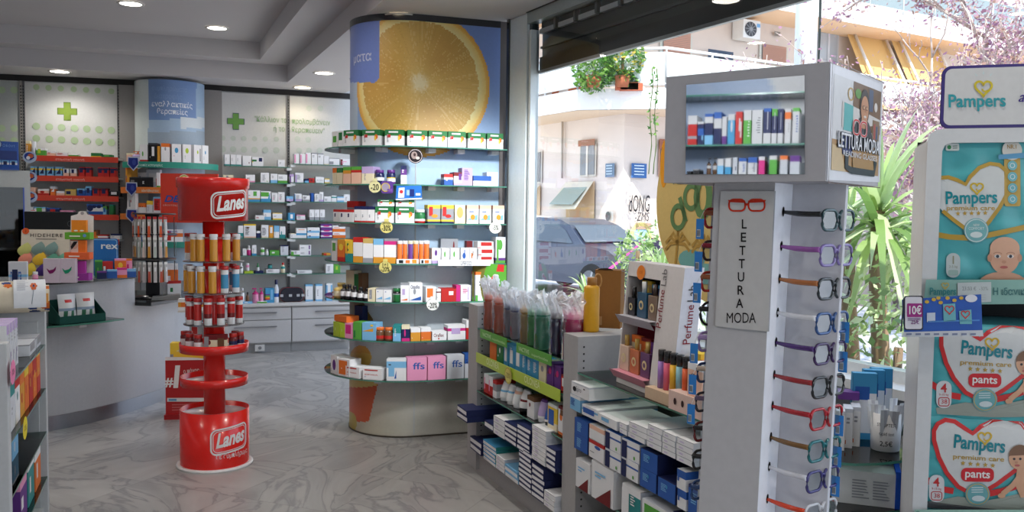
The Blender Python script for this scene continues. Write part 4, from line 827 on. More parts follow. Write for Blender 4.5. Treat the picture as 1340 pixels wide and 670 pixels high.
LR = [
 [(33.5,39,18.5,'box','A8C2 ~W2257','tall yellow carton'),(40,46.5,18,'tube','U10 W','tall pale tube'),(46.5,59,9.5,'box','J7W3 I2359','green and white carton'),(61,72,6.5,'box','F5W5 ~R1357','peach carton'),(73,88,4.5,'box','W10 ~R1379','flat white carton with red print'),(89,102,3,'box','J5W5','flat pale green packet'),(118.5,132,5,'box','Y2G8 G1389','flat green carton'),(133.5,146.5,3.2,'box','G10 J2378','thin green carton')],
 [(39.5,47.5,11.5,'box','S6Y2S2 /N1289','blue and yellow denture carton'),(50.5,58.5,11.5,'box','S6Y2S2 /N1289','blue and yellow denture carton'),(61,70,11.5,'box','S6Y2S2 /N1289','blue and yellow denture carton'),(72,81,11.5,'box','S6Y2S2 /N1289','blue and yellow denture carton'),(82.5,90,9.5,'box','F4W6 N2469','white carton with navy swoosh'),(91.5,100,9.5,'box','F4W6 N2469','white carton with navy swoosh'),(103,110.5,12,'box','R7N2R1 N1479 ~W1213','red carton with navy swoosh'),(111.5,119,12,'box','R7N2R1 N1479 ~W1213','red carton with navy swoosh'),(127.5,135,12,'box','R7N2R1 N1479 ~W1213','red carton with navy swoosh'),(135.5,142.5,12,'box','R7N2R1 N1479 ~W1213','red carton with navy swoosh'),(143.5,151.5,12,'box','R7N2R1 N1479 ~W1213','red carton with navy swoosh')],
 [(34,46,10,'box','O4F6 ~W1468','pale orange carton'),(49,64,8,'box','R3F4W3 oR2367','wide white and red carton'),(65.5,72,11.5,'box','O7U3 /W1488','orange carton with white slant'),(73,84,5.5,'box','F5W5','low peach packet'),(85,99.5,8,'box','X9Y1 N1257','gold carton with navy mark'),(100.5,111,9.5,'box','B7S3 N2378','blue carton'),(111.5,119.5,12.5,'box','B6S4 N2378 W3212','tall blue carton'),(120.5,130,10,'box','R7D3 N2379','red carton with navy mark'),(131,141,10,'box','R7D3 N2379','red carton with navy mark'),(142,157,7,'box','K9Z1 W2378','long black carton')],
 [(29,43,9,'box','N3T2W5 J1479','white and teal carton'),(44,59,9,'box','B2W6S2 J2379','white and blue carton'),(60,77,8,'box','N8B2 R3478','navy carton'),(78,96,5,'box','R3P7','flat red and pink packet'),(113,134.5,13.5,'box','B3W4B3 oN0349 oN3669 oN6a99'.replace('oN6a99','oN6699'),'blue and white carton with three round eyes'),(134.5,139,11,'box','S6J4 B2378','blue and green carton'),(143,148.5,13,'box','G9T1','dark green carton standing alone')],
 [(121,128,12,'box','A4H6 O2278','brown carton'),(127,141,6,'box','R3W4R3 ','red and white packet'),(144.5,157,7,'box','W7N3 ~E1356','white carton with navy edge')]]
for (p, z, nm), r in zip(lshelf, LR): shelf_row(p, z, r, nm, 'the orange column', depth=.1, group=f'products on {nm}', setback=.01)
# ---- curved shelves round the blue column
def bpath(off, a0=-1.2, a1=1.45, n=40): return [tuple(bcf(off)(a0+(a1-a0)*i/n, 0)[:2]) for i in range(n+1)]
# the left of the shelf runs straight across the pilaster
def bshelf(px0, y, col, label, name, word=None):
    off = .17; z = AZ(220, y, 1).z if False else AY(220, y, BC.y-BR-off).z
    arc = [p for p in bpath(off, -1.5, 1.5, 60)]
    pts = [p for p in arc if proj((p[0],p[1],z))[0] >= px0-1]
    t = empty('promo_shelf', label, 'shelf', (pts[0][0],pts[0][1],z), 0, 'curved shelves on the blue column'); o = Vector((pts[0][0],pts[0][1],0))
    inner = [tuple(bcf(0)(math.atan2(p[0]-BC.x, BC.y-p[1]), 0)[:2]) for p in pts]
    m = MB(); m.prism([(x-o.x,y_-o.y) for x,y_ in pts+inner[::-1]], -.014, 0, (196,196,194)); m.build('board', SATIN, t)
    m = MB()
    for a, b in zip(pts, pts[1:]):
        m.face([(a[0]-o.x,a[1]-o.y-.004,-.05),(b[0]-o.x,b[1]-o.y-.004,-.05),(b[0]-o.x,b[1]-o.y-.004,.01),(a[0]-o.x,a[1]-o.y-.004,.01)], col)
    m.build('front_strip', SATIN, t)
    if word:
        a_of = lambda px: min((abs(proj(bcf(off)(a/100, z))[0]-px), a/100) for a in range(-150,150))[1]
        a0, a1 = a_of(word[1]), a_of(word[2]); fn = lambda u, v: bcf(off+.009)(u, v)-Vector((o.x,o.y,z))
        m = MB(); m.text(word[0], fn, .024, (206,230,222), at=((a0+a1)/2, z-.036), width=a1-a0, bold=.01); m.build('lettering', MATTE, t)
    g = MB(); p = min(pts, key=lambda q: abs(proj((q[0],q[1],z))[0]-174.5)) if px0 < 176 else None
    if p:
        cx, cy = p[0]-o.x, p[1]-o.y-.02; f1 = lambda e: (lambda u, v: Vector((cx+u, cy-e, v)))
        sh = [(-.055,.055),(.055,.055),(.06,-.02),(0,-.085),(-.06,-.02)]
        g.poly(sh, f1(0), (190,198,216)); g.poly([(x*.82,y_*.82) for x,y_ in sh], f1(.003), (40,52,128)); g.poly(circ(.01,.0,.02,.03,10), f1(.005), (150,80,60) if word is None else (60,74,150)); g.build('badge', MATTE, t)
    return pts, z+.01
TEAL = (38,140,122)
p, z = bshelf(160, 213, TEAL, 'curved shelf with teal front strip round the blue column, topmost of four', 'promo_shelf', ('λοιπές κατηγορίες',183,213))
shelf_row(p, z, [(164,170,11,'box','F8C2','small beige carton'),(169,179.5,14,'pump','U6L4 O','white pump bottle with orange head'),(182,192,22,'box','R1W9 oJ3356 ~E2227','white carton with red foot'),(193.5,205,24,'box','K9Z1 W4378 "W2223X','black carton with white penguin-like figure'.replace(' with white penguin-like figure',' with white figure')),(205.5,209,20,'box','A10','narrow amber carton'),(210.5,222,24,'box','W8O2 oE4668 ~E2224','white carton with orange top'),(225,237.5,23.5,'box','W10 oQ3578 ~O2334','white carton with blue drop'),(240,251,23.5,'box','W10 oI3578 ~J2234','white carton with lime drop'),(255,264.5,23.5,'box','W10 oI4567 Z8198','white carton with lime mark'),(266,274,23.5,'box','W10 oQ4567 ~E2234','white carton with small blue mark')],
   'the teal column shelf', 'the orange column', depth=.09, group='products on the teal column shelf')
p, z = bshelf(158, 246.5, (222,126,52), 'curved shelf with orange front strip round the blue column, second of four', 'promo_shelf', ('οδοντόβουρτσες',186,208))
shelf_row(p, z, [(160.5,168,25,'box','A9O1 B2416 oR2512','tall orange-yellow carton',O(bk=.02)),(168,184,13,'box','K9Z1 ~E1357','black carton with grey print'),(184.5,195,13,'box','K9Z1 ~W1346','black carton with white print'),(169,181,24,'box','W8E2 B2436','white blister pack standing behind',O(bk=.1,d=.04)),(184,203,23,'box','U10 W2378 R7185','large pale blister pack standing behind',O(bk=.1,d=.04)),(204.5,209,19,'box','J1W9','white carton beside the red sign')],
   'the orange-front column shelf', 'the orange column', depth=.07, group='products on the orange-front column shelf')
p, z = bshelf(158, 281.5, (222,126,52), 'curved shelf with orange front strip round the blue column, third of four', 'promo_shelf')
shelf_row(p, z, [(163,179,29,'box','W9E1 Z2627 R5536 E2346','tilted pale brochure pack',O(rz=-.25,d=.03)),(180,190,14,'box','W6O4 K2637 K5667','white pack with orange heads'),(191,199,17,'box','U7Y3 ~E2246','pale pack with yellow top'),(200,210.5,22,'box','U8S2 R1299 ~K2378','striped pale pack with red line'),(212,223,14,'box','W10 /O3979 H8199','white and orange pack'),(224,233,14,'box','C9H1 K2368','beige pack beside the red tower')],
   'the third column shelf by the brushes', 'the orange column', depth=.06, group='products on the third shelf of the blue column')
p, z = bshelf(178, 318, (38,130,110), 'curved shelf with green front strip behind the brush rack, lowest of four', 'promo_shelf')
shelf_row(p, z, [(213,240,16,'box','W4O3W3 R0149 ~B3589','white pack with orange band'),(181,191,18,'box','B7N3','blue carton behind the brush rack')], 'the green-front column shelf', 'the orange column', depth=.06, group='products on the green-front shelf')
# red sign behind the tower
q = AY(248, 247, 8.5); k = 8.5/F
t = empty('hanging_sign', 'red sign with blue letters DE half hidden behind the red tower', 'sign', (AY(210,247,8.5).x, 8.5, AY(210,291,8.5).z))
m = MB(); m.box(0, 75*k, 0, .02, 0, 64*k-.0, (214,62,44)); m.box(72*k, 76*k, 0, .02, 0, 20*k, (200,54,40)); m.build('board', SATIN, t)
m = MB(); fn = lambda u, v: Vector((u*k, -.003, v*k)); m.text('DENT', fn, 8.5, (52,84,168), at=(24,27), shear=.3, bold=.03, width=42); m.text('οδοντόκρεμες', fn, 2.6, (226,190,180), at=(18,21.5), width=30); m.poly(circ(31,54,8,9), fn, (226,220,200)); m.ring(circ(31,54,6,7), 1.6, lambda u, v: Vector((u*k,-.005,v*k)), (190,180,60)); m.build('lettering', MATTE, t)
# fridge at the far left
fx0, fx1 = AY(-16,300,8.12).x, AY(27,300,8.12).x; fz = AY(10, 222, 8.12).z
t = empty('display_fridge', 'white glass-door medicine fridge at the wall under a blue display', 'fridge', (fx0, 8.12, 0), R(30)); fw = (fx1-fx0)/math.cos(R(30))
m = MB(); fh = fz; WH = (196,198,194)
m.box(0,.05,0,.5,0,fh,WH); m.box(fw-.05,fw,0,.5,0,fh,WH); m.box(.05,fw-.05,0,.5,fh-.16,fh,WH); m.box(.05,fw-.05,0,.5,0,.18,WH); m.box(.05,fw-.05,.46,.5,.18,fh-.16,(90,96,98)); m.build('cabinet', SATIN, t)
m = MB(); m.box(.05,fw-.05,-.03,0,.18,fh-.16,(70,78,84)); m.box(fw-.075,fw-.05,-.04,-.01,.18,fh-.16,(52,84,190)); 
d = MB(); d.box(.05,fw-.05,-.012,-.006,.18,fh-.16,'W'); d.build('door_glass', clear('fridge_glass', (120,130,136), .05), t)
m = MB(); m.box(fw-.06,fw-.05,-.02,0,.18,fh-.16,(60,90,190)); m.build('door_edge', SATIN, t)
for k_ in range(5):
    m = MB(); m.box(.05,fw-.05,.04,.44,.35+k_*.27,.36+k_*.27,(150,156,158)); m.build('rack', SATIN, t)
fr = [(fx0+.08+math.cos(R(30))*0, 8.19)]
for k_ in range(5):
    for j in range(4):
        x = .1+j*.085; P_ = t.location+Vector((x*math.cos(R(30))-.1*math.sin(R(30)), x*math.sin(R(30))+.1*math.cos(R(30)), .3605+k_*.27))
        product('box', ['W8S2 ~E2245','W6T4 ~E2225','U10 N2346','W9R1 ~E2446'][(j+k_)%4], P_, R(30), .07, .06, .06+.03*((j*k_)%3), f'small pale carton inside the fridge, {ORD[j+1]} from its hinge on {["the lowest","the second","the middle","the fourth","the top"][k_]} rack', 'cartons inside the fridge')
# blue toothpaste display on the fridge
t = empty('counter_display', 'blue cardboard display with small cartons standing on the fridge', 'display', AY(-8, 222, 8.22)+Vector((0,0,.0)), R(30)); t.location.z = fh; k = 8.4/F
m = MB(); m.box(0, 28*k, .03, .05, 0, 37*k, (40,88,176)); m.box(0, 28*k, -.10, .03, 0, 3*k, (36,80,164)); m.box(2*k,26*k,.022,.03,14*k,25*k,(22,50,120)); m.build('backboard', SATIN, t)
m = MB(); fn = lambda u, v: Vector((u*k, .02, v*k)); m.text('Οδόντ', fn, 3.6, (130,170,220), at=(17,30), width=14); m.poly(circ(3,33,6,6), fn, (190,206,230)); m.ring(circ(3,33,6,6), 1.2, fn, (30,50,110)); m.build('lettering', MATTE, t)
for j in range(3):
    P_ = Vector(t.location)+Vector((math.cos(R(30))*(4+9*j)*k+.04*math.sin(R(30)), math.sin(R(30))*(4+9*j)*k-.04*math.cos(R(30)), 3*k+.001)); product('box', 'B4W3S3 N2479', P_, R(30), 8*k, .06, 9*k, f'small blue and white carton in the fridge-top display, {ORD[j+1]} from the badge', 'cartons in the blue display')
NAMES['box'] = 'small_carton'
# ================================================================= SERVICE COUNTER
CT = 1.03
cpts = [(-4.6,5.0),(-3.9,5.42),(-3.5,5.68),(-3.18,5.94),(-3.03,6.15),(-2.92,6.38),(-2.85,6.62)]
cpts2 = [(-2.85,6.62),(-2.79,6.9),(-2.77,7.2),(-2.8,7.6)]
def smoothpath(p, n=6):
    out = []
    for i in range(len(p)-1):
        p0, p1, p2, p3 = p[max(i-1,0)], p[i], p[i+1], p[min(i+2,len(p)-1)]
        for k in range(n):
            t = k/n; out.append(tuple(.5*((2*p1[j])+(-p0[j]+p2[j])*t+(2*p0[j]-5*p1[j]+4*p2[j]-p3[j])*t*t+(-p0[j]+3*p1[j]-3*p2[j]+p3[j])*t**3) for j in (0,1)))
    return out+[p[-1]]
def offs(path, d):
    out = []
    for i in range(len(path)):
        a = Vector(path[max(i-1,0)]); b = Vector(path[min(i+1,len(path)-1)]); t = (b-a).normalized(); out.append((path[i][0]+t.y*d, path[i][1]-t.x*d))
    return out
C1, C2 = smoothpath(cpts), smoothpath(cpts2)
t = empty('service_counter', 'curved grey pharmacy counter with dark top and steel kick strip', 'counter', (-3.18,5.94,0))
o = Vector(t.location); sub = lambda ps: [(x-o.x,y-o.y) for x,y in ps]
CGR = (176,178,182)
def ribbon(m, path, z0, z1, col, off=0., rev=False):
    pp = sub(offs(path, off))
    for a, b in zip(pp, pp[1:]): m.face([(a[0],a[1],z0),(b[0],b[1],z0),(b[0],b[1],z1),(a[0],a[1],z1)], col, sm=True)
m = MB(); ribbon(m, C1, .1, CT-.02, CGR); ribbon(m, C1, 0, .1, (120,122,126), -.03)
bk = sub(offs(C1,-.6)); fr = sub(C1)
m.face([(*fr[-1],.0),(*bk[-1],.0),(*bk[-1],CT-.02),(*fr[-1],CT-.02)], CGR)
ribbon(m, C2, .1, .80, CGR); m.build('front_panel', SATIN, t)
m = MB(); ribbon(m, C1, .0, .1, (170,176,186), .004); ribbon(m, C2, .0, .1, (170,176,186), .004); m.build('kick_strip', STEEL, t)
m = MB(); m.prism(sub(offs(C1,.02))+bk[::-1], CT-.02, CT, (150,152,150), side=(24,28,28)); m.build('worktop', GLOSS, t)
m = MB(); m.prism(sub(offs(C2,.14))+sub(offs(C2,-.6))[::-1], .80, .826, (34,36,36), side=(20,22,22)); m.build('low_worktop', GLOSS, t)
# little glass ledge on the counter front with a box of white packs
zg = 1.55-(426-270.5)/F*5.95
pth = [q for q in C1 if 40 < proj((q[0],q[1],zg))[0] < 144]; pth = [q for q in pth]
po = offs(pth,.17)
tt = glass_shelf_from_poly(po+[tuple(q) for q in pth[::-1]], zg, 'glass_ledge', 'small dark green glass ledge fixed to the counter front', None, th=.012, brk=[(pth[len(pth)//2][0],pth[len(pth)//2][1],.8,-.55,.1)])
pa = at_px(po, zg, 79); pb = at_px(po, zg, 139); dv = (pb-pa).normalized(); L = (pb-pa).length; rz = math.atan2(dv.y,dv.x)
pc = (pa+pb)/2+Vector((-dv.y,dv.x,0))*.075
t = empty('open_box', 'dark green open cardboard tray on the glass ledge of the counter', 'box', pc+Vector((0,0,.001)), rz)
m = MB(); GB = (26,74,66); m.box(-L/2,L/2,-.07,.07,0,.004,GB); m.box(-L/2,L/2,-.07,-.066,0,.055,GB); m.box(-L/2,L/2,.066,.07,0,.16,GB)
for s in (-1,1): m.mesh([(s*L/2,-.07,0),(s*L/2,.07,0),(s*L/2,.07,.15),(s*L/2,-.07,.055),(s*(L/2-.004),-.07,0),(s*(L/2-.004),.07,0),(s*(L/2-.004),.07,.15),(s*(L/2-.004),-.07,.055)], [(0,1,2,3),(7,6,5,4),(3,2,6,7),(0,4,5,1)], GB)
m.build('tray', MATTE, t)
for j, (x, w, nm) in enumerate(((-L*.2,L*.40,'nearer the left gondola'),(L*.2,L*.40,'nearer the red tower'))):
    g = MB(); g.grid(lambda u, v: (w*(u-.5)*(1-.06*math.sin(PI*v)), -.03*math.sin(PI*u)*math.sin(PI*v)+.02*v, .005+.19*v), 10, 10, lambda u, v: (206,60,56) if (.7 < v < .84 and .3 < u < .75) else (60,120,90) if (.2 < v < .42 and (.15 < u < .4 or .6 < u < .85)) else (140,160,180) if .4 < v < .46 else (222,224,222))
    g.grid(lambda u, v: (w*(u-.5)*(1-.06*math.sin(PI*v)), .004+.02*math.sin(PI*u)*math.sin(PI*v)+.02*v, .005+.19*v), 6, 6, 'U')
    tag(g.build('sweet_pouch', FOIL, loc=pc+Vector((math.cos(rz)*x, math.sin(rz)*x, .004)), rotz=rz+.05-.1*j), f'white pouch with red and green print in the green tray, {nm}', 'pouch', 'white pouches in the green tray')
# ---------------- goods on the counter top: placed by where they stand
def cpt(px, y, z=CT): p = AY(px, 300, y); return Vector((p.x, y, z))
k = 6.0/F
# monitor seen from behind
c = cpt(74, 6.75); t = empty('computer_monitor', 'black computer monitor seen from behind on the counter', 'monitor', c, R(-3)); k2 = 6.75/F
m = MB(); w, h0, h1 = 84*k2, .13, .47
m.mesh([(-w/2,-.02,h0),(w/2,-.02,h0),(w/2,-.02,h1),(-w/2,-.02,h1),(-w/2,.02,h0),(w/2,.02,h0),(w/2,.02,h1),(-w/2,.02,h1)], [(0,1,2,3),(7,6,5,4),(0,4,5,1),(1,5,6,2),(2,6,7,3),(3,7,4,0)], (28,30,32)); m.build('housing', SATIN, t, bevel=.006)
m = MB(); m.ring(circ(.12,h1-.09,.02,.02,18), .004, lambda u, v: Vector((u,-.022,v)), (90,94,96)); m.build('emblem', SATIN, t)
m = MB(); m.box(-.03,.03,.0,.03,0,h0+.06,(30,30,32)); m.build('neck', SATIN, t); m = MB(); m.box(-.11,.11,-.08,.09,0,.012,(30,30,32)); m.build('base', SATIN, t)
# HIDEHERE card with coloured leaves
c = cpt(58, 6.22); t = empty('display_card', 'cream display card headed HIDEHERE with coloured paper leaves', 'display card', c, R(8)); k2 = 6.22/F
m = MB(); W_, H_ = 62*k2, 64*k2; lean = .10
fnc = lambda off: (lambda u, v: Vector((u, v*lean*1.2-off, v)))
m.poly(rrect(-W_/2,0,W_/2,H_,.012), fnc(0), (214,204,188)); m.poly(rrect(-W_/2,0,W_/2,H_,.012), fnc(-.004), (170,160,150)); m.build('card', MATTE, t)
m = MB(); m.text('HIDEHERE', fnc(.002), .024, (70,64,60), at=(0,H_-.052), width=40*k2, space=1.2, bold=.01); m.poly([(-.07,H_-.07),(.07,H_-.07),(.07,H_-.064),(-.07,H_-.064)], fnc(.002), (140,130,124)); m.build('lettering', MATTE, t)
m = MB(); m.poly(circ(-W_/2+.03,H_-.012,.024,.022,16), fnc(.004), (222,92,44)); m.text('2', fnc(.006), .018, (60,40,30), at=(-W_/2+.03,H_-.02)); m.build('price_dot', MATTE, t)
lc = [(-.40,.55,(196,196,120)),(-.13,.57,(126,150,144)),(.13,.57,(126,154,150)),(-.38,.36,(226,140,118)),(-.1,.36,(228,184,60)),(.15,.34,(104,170,146)),(.37,.36,(118,182,156)),(-.30,.14,(224,196,70)),(-.02,.14,(76,52,122)),(.25,.15,(206,190,170))]
for x, z, cc in lc:
    g = MB(); s = .048
    def leaf(u, v, x=x, z=z): return fnc(.010+.012*math.sin(PI*v))(x*W_+s*(u-.5)*1.9*math.sin(PI*min(1,v*.9+.10))**.9+.03*(v-.5), z*H_-.03+v*.095)
    g.grid(leaf, 6, 8, cc); g.build('paper_leaf', MATTE, t)
# cream-coloured multi-tier brochure stand
c = cpt(104, 6.02); t = empty('brochure_stand', 'tall white three-tier counter stand with orange, green and purple packs', 'display stand', c, R(6)); k2 = 6.02/F; H_ = 92*k2; W_ = 31*k2
lean = .12; fnc = lambda off: (lambda u, v: Vector((u, v*lean-off, v)))
m = MB(); sil = [(-W_/2,0),(W_/2*1.05,0),(W_/2*.92,H_*.93),(W_/2*.4,H_*.955),(W_*.12,H_*1.0),(-W_*.12,H_*1.0),(-W_/2*.4,H_*.955),(-W_/2*.92,H_*.93)]
m.poly(sil, fnc(0), (216,214,212)); m.poly(sil, fnc(-.006), (180,178,176)); m.poly(circ(0,H_*.97,.012,.012,12), fnc(.002), (150,148,150)); m.build('backboard', MATTE, t)
for z0, tr, c1, c2, art in ((.577,(104,170,56),(238,140,46),(214,110,40),0),(.294,(226,104,60),(236,122,50),(240,150,80),1),(0,(150,58,150),(176,62,160),(196,120,190),1)):
    b = Vector((0,z0*H_*lean,z0*H_+.012)); m = MB(); m.box(-W_/2,W_/2,b.y-.075,b.y,b.z,b.z+.047,tr,top=tr); tr_o = m.build('tier_tray', MATTE, t)
    m = MB(); fq = lambda u, v, b=b: Vector((u, b.y-.078, b.z+v)); m.poly([(-.05,.018),(.02,.018),(.02,.026),(-.05,.026)], fq, (236,230,220)); m.poly(circ(W_*.3,.026,.012,.011,14), fq, (110,160,210)) if z0 > .5 else None; m.build('tray_lettering', MATTE, tr_o)
    m = MB(); m.box(-W_*.3,W_*.3,b.y-.045,b.y-.015,b.z+.045,b.z+.13,c1)
    fq2 = lambda off: (lambda u, v, b=b: Vector((u*.85, b.y-.045-off, b.z+.045+v*.68)))
    if art: m.poly([(-W_*.34,.0),(-.0,.0),(-.0,.12),(-W_*.34,.12)], fq2(.002), (226,206,196)); m.poly(circ(-W_*.16,.07,.026,.034,14), fq2(.004), (206,168,150)); m.poly([(-W_*.34,.06),(-W_*.2,.11),(-.0,.115),(-W_*.08,.085),(-W_*.3,.03)], fq2(.006), (40,34,36))
    else:
        for x in (-.022,.024): m.poly(circ(x,.02,.016,.008,12), fq2(.002), (236,228,220))
    m.build('mask_sachets', MATTE, t)
# two lip-mask cartons
for j, (px, cc, nm) in enumerate(((66.5,(122,28,92),'purple'),(87,(34,140,104),'green'))):
    c = cpt(px, 5.86+.03*j); t = empty('cosmetic_carton', f'pale carton with {nm} splash print at the counter edge', 'box', c, R(10)); k2 = 5.86/F; w, h = 20*k2, 32*k2
    m = MB(); m.box(-w/2,w/2,0,.05,0,h,(204,190,202)); m.build('carton', MATTE, t)
    m = MB(); fq = lambda u, v: Vector((u,-.002,v)); m.poly([(-.032,.10),(-.014,.085),(.012,.092),(.030,.112),(.026,.086),(.008,.066),(-.012,.062),(-.022,.078)], fq, cc); m.build('print', MATTE, t)
# silver and clear packs beside the patterned bag
for j, (px, w, h, sp, nm) in enumerate(((23,21,33,'U4S1U5 "B1378natura N2257','silver blister pack with blue letters'),(45,7,17,'M6W4','small pink pot with white lid'))):
    c = cpt(px, 5.55+.2*j); product('box' if j == 0 else 'jar', sp if j == 0 else 'M6P4 W', c, R(20), w*5.6/F, .05 if j == 0 else w*5.6/F, h*5.6/F, nm+' behind the patterned bag', 'small goods at the counter end')
# blue backed condom display (ex) and small packs
c = cpt(137, 6.45); t = empty('counter_display', 'blue counter display board with white letters ex', 'display', c, R(6)); k2 = 6.45/F
m = MB(); W_, H_ = 33*k2, 50*k2; f0 = lambda off: (lambda u, v: Vector((u,-off,v)))
m.poly(rrect(-W_/2,0,W_/2,H_,.02), f0(0), (40,112,186)); m.poly(rrect(-W_/2,0,W_/2,H_,.02), f0(-.006), (30,80,140)); m.ring(rrect(-W_/2+.008,0.0,W_/2-.008,H_-.008,.016), .005, f0(.002), (150,196,226)); m.build('board', SATIN, t)
m = MB(); m.text('rex', f0(.004), .05, (226,236,240), at=(.03,H_-.075), width=.12, bold=.02); m.build('lettering', MATTE, t)
small = [(123.5,132,20,'W6S4 ~E2268','white small packs box behind',.35),(133,141,15,'C9W1 ~E2345','beige small carton',.33),(124,133,23,'G9J1 oJ3356','green condom carton',.14),(134,146.5,21,'B5R5 B2335 W3712','red and blue carton',.13),(146.5,152,30,'B9Q1 W3425','tall blue narrow carton',.22),(155.5,168,12,'B8N2 ~S2346','blue small carton in the upper row',.35),(150,164,24,'X4O5P1 oY3578','orange and gold carton',.10),(164,172,23,'P9O1 M2257','pink carton',.10),
  (126.5,138,10,'N8V2 W4222','dark violet small carton in the edge row',.0),(140,152,11.5,'B8S2 W4222','blue small carton in the edge row',.0),(153,165,13,'O3P5M2 W4323','pink and orange small carton in the edge row',.0),(166,177,11,'B7S3 W4222','bright blue small carton in the edge row',.0)]
for x0, x1, hp, sp, nm, bk in small:
    y = 6.26+(x0-126)*.0045+bk*.8; c = cpt((x0+x1)/2, y); product('box', sp, c, R(24), (x1-x0)*y/F, .045, hp*y/F, nm+' beside the blue ex display', 'small cartons at the counter corner')
# ---------------- revolving toothbrush rack on the low worktop
c = Vector((AY(202,300,7.0).x, 7.0, .826)); t = empty('brush_rack', 'black revolving rack hung with toothbrush packs on the low counter', 'rack', c); k2 = 7.0/F
m = MB(); m.lathe([(.17,0),(.17,.012),(.06,.02),(.03,.03)], (30,30,32), 24); m.build('base', GLOSS, t)
m = MB(); m.box(-.06,.05,-.03,.03,.02,.66,(32,32,34)); m.build('column', SATIN, t)
for j, z in enumerate((.30,.50,.66)):
    m = MB(); m.lathe([(.16,z),(.165,z+.004),(.16,z+.012)], (40,40,42), 24); m.build('hook_ring', SATIN, t)
random.seed(12)
for lev, (zt_, cols) in enumerate(((.64,((224,92,48),(222,222,220))),(.48,((214,150,60),(190,200,190),(220,200,190))),(.285,((200,90,70),(206,200,200))))):
    for j in range(13):
        a = R(-175+j*15.5 if j < 10 else -20+(j-9)*50); r_ = .15; x, y = r_*math.cos(a), r_*math.sin(a); nrm = Vector((math.cos(a),math.sin(a),0)); tng = Vector((-math.sin(a),math.cos(a),0))
        P_ = c+Vector((x,y,zt_-.155)); g = MB(); fn = lambda off: (lambda u, v: tng*u+nrm*off+Vector((0,0,v))); cc = cols[j%len(cols)]
        g.poly([(-.014,0),(.014,0),(.014,.16),(-.014,.16)], fn(0), (190,188,184)); g.poly([(-.014,0),(.014,0),(.014,.16),(-.014,.16)], fn(-.002), (200,196,190)); g.poly([(-.014,.14),(.014,.14),(.014,.16),(-.014,.16)], fn(.002), (200,40,40) if lev == 0 else (236,236,230)); g.poly([(-.011,.0),(.011,.0),(.008,.09),(-.008,.09)], fn(.012), cc); g.poly([(-.006,.085),(.006,.085),(.007,.12),(-.007,.12)], fn(.012), (238,238,238))
        lv = ('top','middle','bottom')[lev]; dk = 'orange-handled' if lev == 0 and j%2 == 0 else 'white' if lev == 0 else ('amber','grey-green','cream')[j%3] if lev == 1 else ('red-brown','pale')[j%2]
        tag(g.build('toothbrush_pack', SATIN, loc=P_), f'{dk} toothbrush pack hooked on the {lv} ring, {ORD[j+1]} round from the counter side', 'toothbrush', f'toothbrush packs on the {lv} ring')
for j, (px, py, w, h, sp, nm) in enumerate(((226,350,24,24,'O2W3O5 W2469 W5769','orange pack with white sticks hanging'),(225,388,20,22,'W5S2W3 R6879 G2412','white pack with red cap hanging'),(228,316,24,8,'O6W4','flat orange pack'))):
    pass
shelf_row([(-2.75,7.25),(-2.35,7.5)], .83, [(213.5,234,40,'box','W4O4W2 W2456 W5758 O2122','white and orange hanging pack beside the brush rack'),(218,236,18,'box','W8R2 G2245 B5658','white pack with red cap beside the brush rack',O(bk=-.05))], 'the low counter', 'the red tower', depth=.03, group='packs on the low counter')
# metal stapler-like card terminal on the low top
c = Vector((AY(217,300,6.8).x, 6.8, .827)); t = empty('card_terminal', 'grey flat payment terminal lying on the low counter', 'terminal', c, R(20)); m = MB(); m.mesh([(-.11,-.05,0),(.11,-.05,0),(.11,.05,0),(-.11,.05,0),(-.10,-.045,.03),(.10,-.045,.045),(.10,.045,.045),(-.10,.045,.03)], [(3,2,1,0),(4,5,6,7),(0,1,5,4),(1,2,6,5),(2,3,7,6),(3,0,4,7)], (110,112,112)); m.build('body', SATIN, t, bevel=.004); m = MB(); m.mesh([(-.08,-.03,.034),(0,-.03,.040),(0,.03,.040),(-.08,.03,.034)], [(0,1,2,3)], (50,56,58)); m.build('keypad', SATIN, t)
# ================================================================= RED PROMO STAND behind the tower
pl = Vector((AZ(217,549,0).x, AZ(217,549,0).y, 0)); k2 = pl.y/F
t = empty('floor_display', 'red cardboard floor stand printed #1 behind the red tower', 'display stand', pl, R(10)); W_ = 54*k2; H_ = 79*k2
RD = (176,30,34)
m = MB(); m.box(0,W_,0,.28,0,H_,RD); m.box(-.01,W_+.01,-.012,.29,0,.035,(160,24,30)); m.mesh([(W_,0,H_),(W_+.02,.28,H_),(W_+.12,.28,1.05),(W_+.10,.26,1.05)], [(0,1,2,3),(3,2,1,0)], (150,26,32)); m.build('carcass', SATIN, t)
m = MB(); fn = lambda off: (lambda u, v: Vector((u*k2,-off,v*k2)))
m.text('1', fn(.004), 28, (232,226,224), at=(13,44), bold=.05, shear=.12, width=9); m.text('#', fn(.004), 12, (232,226,224), at=(4.6,45), bold=.03); m.text('ο πόνος', fn(.004), 6, (226,200,196), at=(33,62), bold=.015, width=20, rot=.08); m.text('στην', fn(.004), 4, (210,170,166), at=(34,56), rot=.08)
m.poly([(2,29),(50,28),(50,23),(2,24)], fn(.003), (220,214,214)); m.text('Voltadol', fn(.005), 3, (60,120,170), at=(15,25), width=14) if False else m.poly([(4,25.2),(14,25),(14,27.4),(4,27.6)], fn(.005), (90,150,190))
for v in (19,15.5,12): m.poly([(8,v),(46,v),(46,v+1.3),(8,v+1.3)], fn(.003), (206,110,110))
m.poly(circ(0,79,52,4.5,20,0,PI/2)+[(0,79)], fn(.003), (228,222,222)); m.build('lettering', MATTE, t)
top = pl+Vector((0,0,H_+.001)); rz = R(10)
